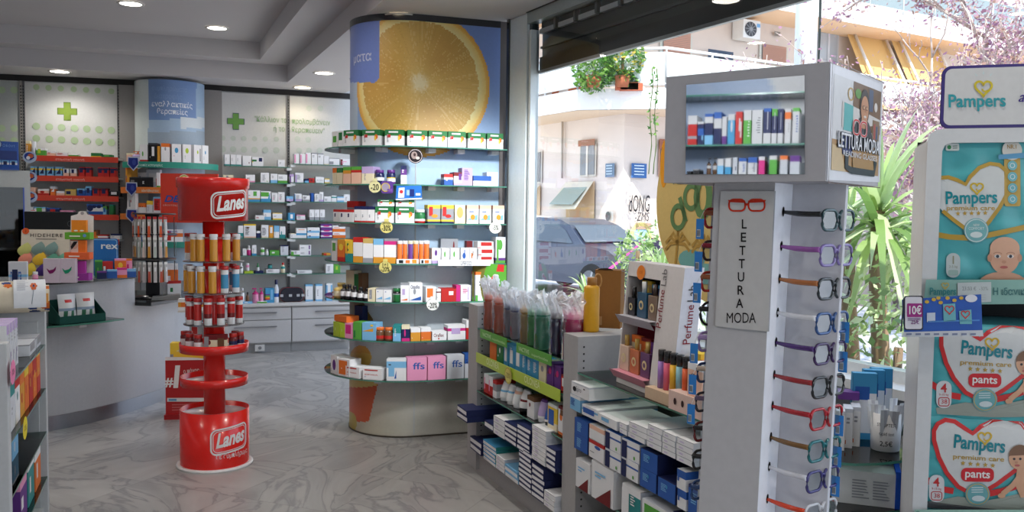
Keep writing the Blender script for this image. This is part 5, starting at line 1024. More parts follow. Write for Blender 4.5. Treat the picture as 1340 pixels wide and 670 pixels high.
product('box', 'Y10 "C2586gel E0113', top+Vector((math.cos(rz)*22*k2+.0, math.sin(rz)*22*k2+.1, 0)), rz, 42*k2, .09, 21*k2, 'yellow carton with white band on the red floor stand', None, 'display_carton')
q_ = top+Vector((math.cos(rz)*20*k2, math.sin(rz)*20*k2+.03, 0))+Vector((0,.24,21*k2+.22)); m = MB(); m.box(-20*k2,20*k2,-.05,.05,-.012,-.001,(214,210,206)); m.box(-.02,.02,.0,.02,-.36,-.012,(150,26,32)); o_ = m.build('top_ledge', SATIN, t); o_.matrix_parent_inverse = t.matrix_basis.inverted() if False else Matrix.Identity(4); o_.location = Matrix.Rotation(-R(10),3,'Z') @ (q_-pl); product('box', 'W3A4W3 B4589 O1367 oQ6476', q_, rz, 40*k2, .06, 16*k2, 'white and orange carton held up behind the red tower', None, 'display_carton')
# ================================================================= RED TOWER (effervescent-tube dispenser)
TC = Vector((-1.785, 5.25, 0)); t = empty('dispenser_tower', 'tall red round dispenser tower with drum head and drum base', 'display stand', TC); kk = TC.y/F
def tz(py): return 1.55-(py-272.3)*kk
RR = (226,32,24); RD2 = (178,20,20)
def cyl_fn(r, ang0=0.): return lambda u, v: Vector((r*math.sin(u/r+ang0), -r*math.cos(u/r+ang0), v))
m = MB(); m.lathe([(.222,0),(.222,.012),(.212,.016)], (226,224,222), 48); m.build('foot_plate', GLOSS, t)
zb = tz(543); m = MB(); m.lathe([(.200,.012,RR),(.200,zb+.03,RR),(.196,zb+.03,RR),(.194,zb-.0,(216,206,204)),(.01,zb,(216,206,204))], RR, 48, cap=False); bo = m.build('base_drum', GLOSS, t)
def dens(p, n=5): return [(a[0]+(b[0]-a[0])*i/n, a[1]+(b[1]-a[1])*i/n) for a, b in zip(p, p[1:]+p[:1]) for i in range(n)]
def lanes(parent, r, zc, ang, s, extra=None):
    g = MB(); fn = lambda off: cyl_fn(r+off, ang)
    def rr_(w, h, rad): return rrect(-w, zc-h*.86, w, zc+h*.86, rad, 8)
    sh = lambda pts: [(x, z+x*.10) for x, z in pts]
    g.ring(dens(sh(rr_(.118*s,.085*s,.035*s))), .010*s, fn(.002), (236,232,230)); g.ring(dens(sh(rr_(.106*s,.072*s,.03*s))), .004*s, fn(.002), (236,232,230))
    g.text('Lanes', lambda u, v: fn(.002)(u, v+u*.12), .085*s, (240,236,234), at=(.0,zc-.03*s), shear=.25, bold=.035, width=.19*s)
    if extra: g.text(extra, fn(.003), .032, (236,226,224), at=(.02, zc-.108*s), width=.22)
    g.build('emblem', MATTE, parent)
lanes(bo, .2005, tz(571), .80, 1.0, 'σε συμπλήρωμα')
m = MB(); m.lathe([(.062,zb,RR),(.062,tz(291),RR)], RR, 24); m.build('pole', GLOSS, t)
for py, r in ((500,.193),(456,.198)):
    z = tz(py); m = MB(); m.lathe([(.06,z-.02,RR),(r,z-.022,RR),(r+.002,z+.03,RR),(r-.004,z+.03,RR),(r-.006,z-.004,(214,206,204)),(.06,z-.004,(214,206,204))], RR, 44, cap=False); m.build('tray', GLOSS, t)
zt0, zt1 = tz(289.5), tz(238)
m = MB(); m.lathe([(.02,zt0),(.198,zt0),(.199,zt1-.045),(.207,zt1-.042),(.209,zt1+.012),(.205,zt1+.016),(.198,zt1+.014),(.19,zt1-.0),(.01,zt1)], RR, 48, cap=False); ho = m.build('head_drum', GLOSS, t)
lanes(ho, .2, tz(268), .86, 1.0)
ACR = clear('clear_acrylic', (240,236,236), .1, .05, .12, (230,220,220))
levels = [(321,), (362,), (403,)]
for pyb, pyt in ((343,313),(384,354),(425,396)):
    z = tz(pyb); m = MB(); m.lathe([(.03,z,),(.175,z),(.175,z+.004),(.03,z+.004)], 'W', 40, cap=False); m.build('clear_disc', ACR, t)
    z = tz(pyt); m = MB(); m.lathe([(.145,z),(.165,z+.01),(.165,z+.014),(.145,z+.004)], 'W', 40, cap=False); m.build('holding_ring', ACR, t)
def tower_tube(lv, px, front, sp, cap, what, nm):
    pyb = (342,383,424)[lv]; z = tz(pyb)+.005
    dx = (px-279)*kk; r = .150; s = max(-1,min(1,dx/r)); y = -math.sqrt(max(0,r*r*(1-s*s))) if front else math.sqrt(max(0,r*r*(1-s*s)))
    product('fizz', sp+' '+cap, TC+Vector((s*r, y, z)), 0, .044, .044, .158, f'{what}, {("top","middle","lower")[lv]} tower ring, {nm}', f'tubes on the {("top","middle","lower")[lv]} ring of the tower')
AT = 'A1A12W1'
T_ = {0:[(243,0,'W3O5W2','R'),(248,0,'W3O5W2','R'),(264,1,AT,'W'),(273.5,1,AT,'W'),(289.5,1,AT,'W'),(303,1,AT,'W'),(311,1,AT,'W'),(296,0,'W3R5W2','R')],
      1:[(239.5,1,AT,'W'),(247,1,AT,'W'),(259.5,1,AT,'W'),(273.5,1,AT,'W'),(288,1,AT,'W'),(295,0,'W2Q6W2','R'),(301,1,'W2Q6W2','R'),(310.5,1,'W2Q6W2','R'),(235,0,'N3W5','R')],
      2:[(240.5,0,'W2R6W2','R'),(245,1,'W2R6W2','R'),(256.5,1,'W2R6W2','R'),(268.5,1,'W2R7W1','R'),(282.5,1,'W3D2R4W1','R'),(297,1,'W3D2R4W1','R'),(307,1,'W3D2R4W1','R'),(312,0,'W2R6W2','R')]}
for lv, L_ in T_.items():
    for j, (px, fr_, sp, cp) in enumerate(sorted(L_)):
        wh = 'amber tube with white cap' if sp == AT else 'blue-white tube with red cap' if 'Q' in sp else 'red-white tube with red cap'
        tower_tube(lv, px, fr_, sp, cp, wh, ('' if fr_ else 'rear ')+f'{ORD[j+1]} from the counter')
# jars and a carton on the ring below
z = tz(456)-.003
for j, (px, fr_, dd) in enumerate(((240,0,.14),(245,1,.15),(254.5,1,.15),(269,1,.15),(304,0,.12),(308.5,1,.15),(313,0,.15))):
    dx = (px-279)*kk; y = (-1 if fr_ else 1)*math.sqrt(max(0,dd*dd-dx*dx)) if abs(dx) < dd else 0
    product('jar', 'D2W5D3 R' if j < 4 else 'D2W2N3D3 R', TC+Vector((dx,y,z)), 0, .05, .05, .098, f'small brown jar with red lid on the tower tray, {ORD[j+1]} from the counter side', 'small jars on the tower tray')
product('box', 'D2C5D3 oD1437 oA2318 H6398 E0129', TC+Vector((.055,-.13,z)), R(8), .125, .05, .098, 'brown and cream carton among the jars on the tower tray', None)
NAMES['box'] = 'first_aid_box'
# ================================================================= CENTRE GONDOLA
G0 = Vector((-.26, 5.34, 0)); GD_ = .42; GH = .987
def GP(t, d=0., z=0.): return G0+gdir*t+gin*d+Vector((0,0,z))
TA0, TA1, TB0, TB1, TE = .16, 1.354, 1.50, 2.62, 3.12
GREY = (168,166,166)
t = empty('display_gondola', 'grey double-bay display gondola with perforated uprights in the shop middle', 'shelving unit', G0)
def gslab(m, t0, t1, d0, d1, z0, z1, col, **k):
    ps = [GP(t0,d0)-G0, GP(t1,d0)-G0, GP(t1,d1)-G0, GP(t0,d1)-G0]; m.prism([(p.x,p.y) for p in ps], z0, z1, col, **k)
for a, b in ((0,TA0),(TA1,TB0)):
    m = MB(); gslab(m, a, b, 0, GD_, 0, GH, GREY)
    for side in (b,):
        fn = lambda u, v, side=side: GP(side+.0015, u, v)-G0
        for d in (.03, .36):
            for k in range(26): m.poly(circ(d,.14+k*.032,.005,.005,8), fn, (60,60,60))
    m.build('upright', MATTE, t)
m = MB(); gslab(m, TA0, TA1, GD_-.02, GD_, .0, GH-.12, (128,128,130)); m.build('back_panel', MATTE, t)
m = MB(); gslab(m, TB0, TB1, GD_-.02, GD_, .0, .84, (128,128,130)); m.build('back_panel', MATTE, t)
m = MB(); gslab(m, TA0, TB1, .02, GD_, 0, .128, GREY); m.build('plinth', MATTE, t)
m = MB(); gslab(m, TB1, TB1+.04, 0, GD_, 0, .84, GREY); m.build('upright', MATTE, t)
def gpath(t0, t1, d=0.): return [tuple(GP(t0,d)[:2]), tuple(GP(t1,d)[:2])]
def gz(px, py, t0=0, d=0.):
    p = APL(px, py, GP(0,d), gout); return p.z
zA = [.858, .698, gz(627,512), gz(640,557.5)]
nmA = ['topmost','second','third','fourth']
zB = [gz(752.8,485.7), gz(751,534), gz(750,581.6), gz(747,627.5)]
for i, z in enumerate(zA):
    ps = [GP(TA0), GP(TA1), GP(TA1,GD_-.02), GP(TA0,GD_-.02)]
    glass_shelf_from_poly([(p.x,p.y) for p in ps], z, 'glass_shelf', f'glass shelf in the gondola bay of wrapped bottles, {nmA[i]} of four', 'glass shelves of the gondola')
for i, z in enumerate(zB):
    ps = [GP(TB0), GP(TB1), GP(TB1,GD_-.02), GP(TB0,GD_-.02)]
    glass_shelf_from_poly([(p.x,p.y) for p in ps], z, 'glass_shelf', f'glass shelf in the gondola bay of the perfume display, {nmA[i]} of four', 'glass shelves of the gondola')
# price rails
def rail(px0, px1, z, h, col, label, texts):
    a = at_px(gpath(0,2), z, px0); b = at_px(gpath(0,2), z, px1); d = (b-a).normalized(); L = (b-a).length
    o = a+gout*.012; tt = empty('price_rail', label, 'price rail', o, math.atan2(d.y,d.x))
    m = MB(); m.box(0, L, 0, .004, -h+.004, .004, col); m.build('strip', SATIN, tt)
    m = MB(); fn = lambda u, v: Vector((u,-.002,v))
    for s, f, hh, w, c in texts: m.text(s, fn, hh, c, at=(L*f, -h*.62), width=w, bold=.012)
    m.build('lettering', MATTE, tt); return tt
rail(631, 665.5, zA[0], .05, (84,160,50), 'bright green price rail below the wrapped bottles, by the grey end upright', [('VACTIVE',.27,.022,.14,(210,232,190)),('superbottles',.72,.014,.2,(190,220,170))])
rail(678.5, 724, zA[0], .052, (84,160,50), 'bright green price rail below the wrapped bottles, by the middle upright', [('VACTIVE',.24,.022,.14,(210,232,190)),('superbottles',.7,.014,.2,(190,220,170))])
lr = rail(625.5, 735.5, zA[1]+.012, .058, (176,200,62), 'long lime green price rail with OLONEA lettering across the gondola bay', [('OLONEA',.24,.036,.20,(226,236,180)),('OLONEA',.72,.036,.20,(226,236,180))])
p = at_px(gpath(0,2), zA[1], 669.5); m = MB(); fn = lambda o: (lambda u, v: gdir*u+gout*o+Vector((0,0,v)))
m.poly(circ(0,0,.05,.046), fn(.02), (214,206,120)); m.ring(circ(0,0,.043,.040), .004, fn(.022), (170,150,60)); m.text('-25%', fn(.023), .028, (120,104,50), at=(0,-.012), width=.06)
tag(m.build('price_bubble', MATTE, loc=p+Vector((0,0,-.028))), 'round yellow price bubble on the lime green rail', 'price tag')
# row 2: boxes above the lime rail
SA = 'the shelf over the lime rail'
shelf_row(gpath(TA0,TA1), zA[1]+.001, [(636.5,645,26,'box','O10 W3237 Y4245','orange carton by the end upright'),(645.5,654,25,'box','G10 oW4568 W2334','green carton'),(654.5,661,29,'box','Q10 ~W2379 W2278','light blue carton'),(661.5,669,30,'box','Q10 ~W2379 W2278','light blue carton'),(669.5,677.5,31,'box','Q10 ~W2379 W2278','light blue carton'),(678,684,26,'box','Q10 ~W2379','shorter light blue carton'),(684.5,691,24,'box','Q10 ~W2379','shorter light blue carton'),(691.5,699.5,24,'box','Q10 ~W2379','shorter light blue carton'),(700,709.5,27,'box','C10 oE3578 ~E2224','cream carton with round flask print'),(710.5,719.5,30,'box','V10 oM3578 /D1537','purple carton with flower print'),(720,728.5,30,'box','V10 oM3578 /D1537','purple carton with flower print'),(729,736,22,'box','R9D1 W2378','red carton by the middle upright')],
  SA, 'the end upright', from_end=False, depth=.13, group='cartons over the lime rail', setback=.02)
# row 3: tubes and boxes
shelf_row(gpath(TA0,TA1), zA[2]+.001, [(629,634.5,25,'box','R5W5 P1238','tall red and white carton'),(635,640,25,'box','R5W5 P1238','tall red and white carton'),(640.5,645,23,'box','W4E4R2','white carton with grey panel'),(646.5,653.5,25,'tube','W4S1W5 W','white tube with pale blue band'),(655,662,26,'tube','W5S1W4 W','white tube with pale blue band'),(663,670,27,'tube','W6F2W2 W','white tube with small print'),(671,679.5,28,'tube','W4D1W5 K','white tube with black cap'),(685,694,29,'box','W8H2 D4536 oD3557','white carton with dark top and red figure'),(695.5,703,30,'tube','W1L8V1 W','violet tube'),(704.5,711.5,30,'tube','W1B8 K','bright blue tube'),(711.5,723.5,34,'box','C3Y6W1 W2268 B1278','yellow and white carton'),(725,735,38,'box','O1W8D1 oO2568 H3789','white carton with orange picture')],
  'the third gondola shelf', 'the end upright', from_end=False, depth=.12, group='tubes and cartons on the third gondola shelf', setback=.02)
# row 4 + 5: stacked flat navy and white packs
NB = 'W3N1W3N1W2 _N ^N'; NB2 = 'N2W6N2 _N ^N'; WB_ = 'W9E1 ~L2356 _W ^U'; TB = 'W7Q3 _Q ^T ~E1346'
shelf_row(gpath(TA0,TA1), zA[3]+.001, [(618.5,632,8,'box',NB2,'navy flat box sticking out',O(st=2,d=.28,bk=-.07)),(640.5,651.5,9,'box',NB2,'lone navy flat box',O(d=.26)),(652,666.5,8,'box',WB_,'white flat pack',O(st=3,d=.28)),(667,682.5,6.6,'box',NB2,'navy flat box',O(st=4,d=.3)),(683.5,700,7,'box',NB2,'navy flat box',O(st=5,d=.3)),(703,721,5.8,'box',WB_,'thin white flat pack',O(st=8,d=.28)),(722,734,7.6,'box',NB2,'navy flat box beside the middle upright',O(st=4,d=.3))],
  'the fourth gondola shelf', 'the end upright', from_end=False, group='flat packs on the fourth gondola shelf', setback=-.03)
shelf_row(gpath(TA0,TA1), .129, [(621.5,636,8.5,'box',NB2,'navy flat box',O(st=2,d=.26)),(628,640,9,'box',NB2,'navy flat box at the back',O(st=3,d=.2,bk=.14)),(638.5,655,5.2,'box',TB,'white and teal flat pack',O(st=5,d=.2)),(655.5,667,4.6,'box',WB_,'white flat pack',O(st=4,d=.24)),(652,676,8,'box','T4W3T3 _T ^T','teal flat pack behind',O(st=3,d=.16,bk=.2)),(667.5,684.5,7.5,'box','W6S4 _S ^S','low white and blue pack',O(st=2,d=.3)),(685.5,702,6.6,'box',NB2,'navy flat box in the tall pile',O(st=8,d=.3)),(702.5,718,7.6,'box',NB2,'navy flat box in the lower pile',O(st=6,d=.3)),(719,733,7,'box',WB_,'white flat pack by the middle upright',O(st=3,d=.28))],
  'the gondola floor board', 'the end upright', from_end=False, group='flat packs on the gondola floor board', setback=-.03)
# wrapped drinking bottles on the top shelf
FILM = clear('cellophane', (252,252,254), .10, .2, .07, (246,248,252), True); FILM2 = clear('cellophane_gather', (252,252,254), .16, .2, .74, (254,254,255), True)
def wrapped(px, wpx, hpx, body, capc, accent, bk, label, kind=0, film=True, zoff=0):
    p = at_px(gpath(0,2), zA[0], px-bk*215)+gin*(bk); y = p.y; r = wpx*y/F/2; h = hpx*y/F
    tt = empty('drinking_bottle', label, 'bottle', p+Vector((0,0,.001)), math.atan2(gdir.y,gdir.x), 'cellophane-wrapped drinking bottles')
    m = MB(); bm = lucent('tinted_plastic', .15, .45, coat=.3)
    m.lathe([(r*.9,0),(r,.01),(r,h*.3),(r*.88,h*.42),(r*.88,h*.5),(r,h*.62),(r,h*.72),(r*.8,h*.78)], body, 18); m.build('body', bm, tt)
    m = MB(); m.lathe([(r*.84,h*.77),(r*.9,h*.78),(r*.9,h*.9),(r*.7,h*.95)], capc, 16); m.build('lid', GLOSS, tt)
    m = MB(); m.tube([(r*.6*math.cos(a),0,h*.94+h*.10*math.sin(a)) for a in [PI*i/8 for i in range(9)]], r*.12, capc, 6); m.build('carry_loop', GLOSS, tt)
    if accent:
        m = MB(); m.poly([(-r*.7,.01),(r*.7,.01),(r*.25,h*.36),(-r*.35,h*.36)], lambda u, v: Vector((u,-math.sqrt(max(0,(r*1.03)**2-u*u))-.002,v)), accent); m.build('motif', SATIN, tt)
    if film:
        rr = random.Random(int(px)); m = MB(); H = h*1.42
        ph = [rr.uniform(0,6.28) for _ in range(6)]
        def fl(u, v):
            a = 2*PI*u; top = smooth(.60, 1, v); k = r*1.18*(1+.02*math.sin(9*a+ph[0])+.03*math.sin(v*30+ph[1]+3*a)); k = k*(1+top*(.32*math.sin(5*a+ph[2])+.42*math.sin(11*a+v*25+ph[3])+.38)); 
            return (k*math.cos(a), k*math.sin(a), H*v*(1-.14*top*(.5+.5*math.sin(6*a+ph[4]))*v))
        m.grid(lambda u, v: fl(u, v*.58), 30, 10, 'W', sm=False); m.build('cellophane_wrap', FILM, tt)
        m = MB(); m.grid(lambda u, v: fl(u, .58+v*.42), 44, 12, 'W', sm=False); m.build('gathered_top', FILM2, tt)
    return tt
CLR = (214,190,180)
for px, w, h, b, c, ac, bk, nm in ((639,11,48,(236,140,104),(232,100,56),(230,104,40),.035,'coral wrapped bottle with orange fish motif, first from the end upright'),(645,10,46,(236,136,104),(228,92,50),(224,90,40),.13,'coral wrapped bottle behind the first one'),(652.5,12,49,(236,144,110),(232,104,60),(232,104,44),.035,'coral wrapped bottle, second from the end upright in front'),
   (664.5,10,46,(190,184,192),(98,110,150),(214,110,70),.035,'grey wrapped bottle with slate blue lid and orange motif'),(673,10.5,46,(196,188,194),(104,112,150),(214,50,60),.035,'grey wrapped bottle with red motif'),(686,11,49,(216,190,140),(206,160,80),(226,176,40),.035,'amber wrapped bottle with yellow motif'),(695,10,49,(120,206,130),(60,166,100),(80,190,40),.035,'light green wrapped bottle'),
   (708.5,18,56,(96,196,156),(40,150,116),(70,170,60),.035,'large teal green wrapped bottle with green lid'),(726.5,13,58,(70,76,120),(34,40,70),(70,80,170),.035,'navy wrapped bottle with dark lid'),(679,10,40,(206,196,196),(140,120,110),None,.14,'pale wrapped bottle behind the grey ones'),(701,10,44,(120,170,150),(50,120,100),None,.14,'small green wrapped bottle behind the teal one')):
    wrapped(px, w, h, b, c, ac, bk, nm)
wrapped(748, 24, 62, (232,60,140), (236,44,130), None, .08, 'wide magenta wrapped bottle beside the grey middle upright')
# green snack bag and leaflet behind the bottles
p = WP(.13, SILL, -.17); k = p.y/F; m = MB()
def bag(u, v): return Vector((.97,-.24,0))*((u-.5)*46*k)+gin*(.03*math.sin(PI*u)*math.sin(PI*v))*-1+Vector((0,0,v*52*k*(1-.05*u)))
m.grid(bag, 16, 16, lambda u, v: (120,116,50) if u < .42-.15*v*0 and v > .1 else (92,164,56) if not (.78 < u < .92 and v > .82) else (206,50,50)); 
fb = lambda u, v: bag(u, v)+gout*.004
m.poly(circ(.66,.60,.06,.05), fb, (214,60,60)); m.poly(circ(.74,.66,.06,.04), fb, (226,90,90)); m.poly(rrect(.70,.50,.84,.74,.04), fb, (226,226,220))
for i in range(3): m.poly([(.12+i*.12,.93),(.2+i*.12,.93),(.24+i*.12,.98),(.16+i*.12,.98)], fb, (206,60,50))
tag(m.build('snack_bag', FOIL, loc=p+Vector((0,0,.002))), 'green and olive shiny bag standing behind the wrapped bottles', 'bag')
# yellow bottle and brown box on the middle upright
def on_top(px, d, z): p = at_px(gpath(0,3,d), z, px); return p
p = on_top(773.5, .14, GH); k = p.y/F; r = 21*k/2; h = 60*k
t = empty('drinking_bottle', 'mustard yellow steel bottle with wooden lid on the grey middle upright', 'bottle', p+Vector((0,0,.001)))
YB = (214,156,24); m = MB(); m.lathe([(r*.93,0),(r,.008),(r,h*.94),(r*.93,h*.985),(r*.62,h*1.02),(r*.55,h*1.03)], YB, 28); m.build('body', SATIN, t)
m = MB(); m.lathe([(r*.62,h*1.02),(r*.62,h*1.17),(r*.56,h*1.19)], (176,124,62), 22); m.build('wooden_lid', SATIN, t)
m = MB(); m.tube([(r*.62+.016*math.sin(a)+.004,-.008,h*1.12+.032*math.cos(a)) for a in [2*PI*i/16 for i in range(16)]], .004, (190,140,76), 6, closed=True); m.build('loop', SATIN, t)
p = on_top(797, .30, GH); k = p.y/F; t = empty('kraft_carton', 'brown kraft carton with round cut-out behind the yellow bottle', 'box', p+Vector((0,0,.001)), R(-18)); w, h = 34*k, 76*k
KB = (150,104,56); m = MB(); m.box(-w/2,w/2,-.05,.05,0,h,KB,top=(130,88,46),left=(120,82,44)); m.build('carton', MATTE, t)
m = MB(); m.poly(circ(-w*.1,h*.995,w*.3,.01,16,0,PI), lambda u, v: Vector((u,-.052,v)), (60,44,30)); m.poly(circ(0,0,.03,.045,18), lambda u, v: Vector((-w/2-.002,u,v+h*.5)), (70,60,60)); m.face([(-w*.42,-.052,h*.05),(-w*.2,-.052,h*.05),(-w*.2,-.052,h*.2),(-w*.42,-.052,h*.2)], (186,150,104)); m.build('print', MATTE, t)
# ---------------- bay B contents
def bB(i, items, shelf, grp, **k): shelf_row(gpath(TB0,TB1), zB[i]+.001, items, shelf, 'the middle upright', from_end=False, group=grp, **k)
bB(1, [(751,765,20,'box','S8W2 ~B1368 _S','blue flat carton',O(d=.3)),(752,776,17,'box','W9U1 oK1337 oK7887 "E3468spirit _W'.replace('spirit','Spiro'),'white carton with black dots',O(d=.2,zo=20.5)),(766.5,787,14,'box','W5S2W3 B1388 Y3435 _W','white plastic pack with blue stripe',O(d=.3)),(787.5,814,12,'box','W10 S2468 _W ^U','white pack with pale blue print',O(d=.26)),
   (816.5,826.5,7,'box',WB_,'white flat carton',O(st=2,d=.3)),(828,851,7.2,'box',WB_,'wide white flat carton',O(st=3,d=.34)),(852.5,871.5,7.6,'box',WB_,'white flat carton beside the wide ones',O(st=4,d=.3)),(872.5,890,7.6,'box',WB_,'white flat carton in the tall pile',O(st=4,d=.3)),(891,913,8,'box',WB_,'white flat carton near the spectacles',O(st=4,d=.3))], 'second perfume-bay shelf', 'cartons on the second shelf by the perfumes', setback=-.02)
bB(2, [(757,774,21,'box','B10 ~S2268 oO7577 _B ^N','royal blue carton',O(st=2,d=.16)),(775.5,796,19,'box','W7F3 _W oQ7577','white and peach carton lying on top',O(d=.2,zo=25)),(775.5,796,24,'box','W8R2 oB4688 ~E1344 _W','white carton with blue round seal',O(d=.2)),(797.5,817.5,25,'box','W6B1W3 _B N0039 oJ7183 ^U','white carton with blue corner',O(st=2,d=.16)),(819,841,26,'box','W6B1W3 _B N0039 oJ7183 ^U','white carton with blue corner',O(st=2,d=.2)),(843,864.5,26,'box','B10 ~S2468 oQ5668 _N ^N','deep blue glove carton',O(st=2,d=.36)),(866.5,890,26,'box','B10 ~S2468 oQ5668 _N ^N','short blue carton',O(d=.3)),(892,904,26,'box','W6B4 _W B1437','white and blue carton by the spectacles',O(st=2,d=.2)),(906,926,40,'box','B9N1 ~S2468 _N','last blue carton half behind the spectacle stand',O(d=.3))], 'third perfume-bay shelf', 'cartons on the third shelf by the perfumes', setback=-.02)
bB(3, [(758.5,777,38,'box','W10 /D2095 R2123 ~S2678 _W ^W','white pack with dark red curve, smaller',O(d=.3)),(779,807.5,50,'box','W10 /D2095 R2123 ~S2678 _W ^W','large white pack with dark red curve',O(d=.36)),(819,843,46,'box','T8W2 W0049 ~W5588 _W ^U','white and teal carton',O(d=.3)),(845,880,44,'box','W10 J1589 oI2467 _U ^U','white carton with green ellipse',O(d=.3)),(884,905,52,'box','B6W4 _N','blue and white carton at the spectacle stand',O(d=.3))], 'fourth perfume-bay shelf', 'packs on the fourth shelf by the perfumes', setback=-.02)
shelf_row(gpath(TB0,TB1), .129, [(795,815,30,'box','W9U1 ~E2268 _W','white carton low down',O(d=.3)),(820,850,34,'box','W7T3 _W','white and teal carton low down',O(d=.3)),(856,880,36,'box','W8B2 _W','white carton with blue foot low down',O(d=.3))], 'the gondola floor by the perfumes', 'the middle upright', from_end=False, group='cartons on the gondola floor by the perfumes')
# ---------------- Perfume Lab display
zs = zB[0]+.001
A = Vector((AZ(799, 500, zs).x, AZ(799, 500, zs).y, 0))+gin*.03; pf = Vector((.34,-.94,0)).normalized(); pn_ = Vector((-pf.y,pf.x,0))*1.0   # pf along the front, pn_ inward
if pn_.x < 0: pn_ = -pn_
H_ = 1.345-zs; W_ = .45; D_ = .085; LEAN = .05
t = empty('perfume_display', 'tall white cardboard perfume display with two windows and red lettering', 'display stand', A+Vector((0,0,zs)))
def PF(u, v, d=0.): return pf*u+pn_*(d+LEAN*v/H_)+Vector((0,0,v))     # local
fo = A+Vector((0,0,zs)); fnrm = pf.cross((PF(0,1)-PF(0,0)).normalized())
def uvp(px, py):
    q = APL(px, py, fo, fnrm)-fo; v = q.z; return q.dot(pf), v
m = MB(); WHT = (214,208,206)
def quad2(m, u0,u1,v0,v1,d0,col): m.face([PF(u0,v0,d0),PF(u1,v0,d0),PF(u1,v1,d0),PF(u0,v1,d0)], col)
def niche(px0,py0,px1,py1): 
    a = uvp(px0,py1); b = uvp(px1,py0); return a[0],b[0],a[1],b[1]
n1 = niche(820,366,858,412); n2 = niche(808,427,858,482)
us = sorted([0,W_]); 
# front face as strips round the two windows
nu0, nu1 = min(n1[0],n2[0]), max(n1[1],n2[1]); v1a, v1b, v2a, v2b = n1[2], n1[3], n2[2], n2[3]
quad2(m, 0, nu0, 0, H_, 0, WHT); quad2(m, nu1, W_, 0, H_, 0, WHT); quad2(m, nu0, nu1, 0, v2a, 0, WHT); quad2(m, nu0, nu1, v2b, v1a, 0, WHT); quad2(m, nu0, nu1, v1b, H_, 0, WHT)
m.face([PF(W_,0,0),PF(W_,0,D_),PF(W_,H_,D_),PF(W_,H_,0)], (222,222,230)); m.face([PF(0,0,0),PF(0,0,D_),PF(0,H_,D_),PF(0,H_,0)], WHT); m.face([PF(0,H_,0),PF(W_,H_,0),PF(W_,H_,D_),PF(0,H_,D_)], (196,190,190)); m.face([PF(0,0,D_),PF(W_,0,D_),PF(W_,H_,D_),PF(0,H_,D_)], WHT)
m.build('carton_body', MATTE, t)
for (v0, v1, c, cl_) in ((v1a,v1b,(34,32,34),(176,172,180)),(v2a,v2b,(120,20,44),(206,136,150))):
    m = MB(); d = D_-.012
    quad2(m, nu0, nu1, v0, v1, d, c)
    m.face([PF(nu0,v0,0),PF(nu0,v0,d),PF(nu0,v1,d),PF(nu0,v1,0)], c); m.face([PF(nu1,v0,0),PF(nu1,v0,d),PF(nu1,v1,d),PF(nu1,v1,0)], c); m.face([PF(nu0,v1,0),PF(nu1,v1,0),PF(nu1,v1,d),PF(nu0,v1,d)], c)
    m.face([PF(nu0,v0,-.03),PF(nu1,v0,-.03),PF(nu1,v0,d),PF(nu0,v0,d)], cl_); m.face([PF(nu0-.02,v0-.035,-.004),PF(nu1,v0-.035,-.004),PF(nu1,v0,-.03),PF(nu0-.02,v0,-.03)], cl_)
    m.build('window_niche', MATTE, t)
m = MB(); ff = lambda u, v: PF(u, v, -.003); fs = lambda u, v: PF(W_, v, u)+pf*.003
a = uvp(839.5,356.5); m.poly(circ(a[0],a[1],.035,.030), ff, (228,130,50)); m.text('10€', ff, .016, (190,90,30), at=(a[0],a[1]-.007))
cu_ = nu1+.055; 
c1_ = uvp(868,405); c2_ = uvp(873,364); m.text('Perfume', ff, .040, (128,24,38), at=c1_, width=.15, rot=PI/2); m.text('Lab', ff, .040, (110,106,106), at=c2_, width=.066, rot=PI/2)
m.text('Perfume', fs, .034, (140,30,44), at=(.056, H_*.58), width=.15, rot=PI/2); m.text('Lab', fs, .034, (70,70,74), at=(.056, H_*.81), width=.062, rot=PI/2)
a = uvp(818,349); m.ring(rrect(a[0]-.02,a[1]-.02,a[0]+.02,a[1]+.02,.004), .004, ff, (150,146,146)); m.build('lettering', MATTE, t)
rz = math.atan2(pf.y, pf.x)
def perf(u, v, w, h, body, cap, capw, label, d=.02, seal=True):
    p = fo+PF(u, v, d); tt = empty('perfume_bottle', label, 'perfume', p+Vector((0,0,.001)), rz, 'perfume bottles in the display')
    m = MB(); m.box(-w/2,w/2,-.014,.014,0,h,body); b_ = m.build('flacon', GLOSS, tt, bevel=.002)
    if seal: m = MB(); m.poly(circ(0,h*.5,w*.26,w*.26,14), lambda a, b: Vector((a,-.0155,b)), (220,200,150)); m.poly(circ(0,h*.5,w*.14,w*.14,10), lambda a, b: Vector((a,-.0165,b)), body); m.build('seal', SATIN, b_)
    m = MB(); m.lathe([(capw/2,h),(capw/2,h+.045)], cap, 12); m.build('cap', GLOSS, tt)
span = nu1-nu0
perf(nu0+span*.20, v1a, .06, .075, (30,32,36), (24,24,26), .02, 'small black perfume bottle in the upper window'); perf(nu0+span*.52, v1a, .075, .105, (36,84,112), (214,214,210), .022, 'dark blue perfume bottle with clear cap in the upper window'); perf(nu0+span*.84, v1a, .07, .10, (128,106,88), (70,56,50), .02, 'brown-grey perfume bottle in the upper window')
perf(nu0+span*.16, v2a, .075, .105, (216,190,168), (196,160,80), .02, 'cream perfume bottle with gold cap in the lower window'); perf(nu0+span*.48, v2a, .075, .10, (196,112,70), (196,160,80), .02, 'terracotta perfume bottle with gold cap in the lower window'); perf(nu0+span*.80, v2a, .075, .10, (96,62,104), (190,156,84), .02, 'plum perfume bottle with gold cap in the lower window')
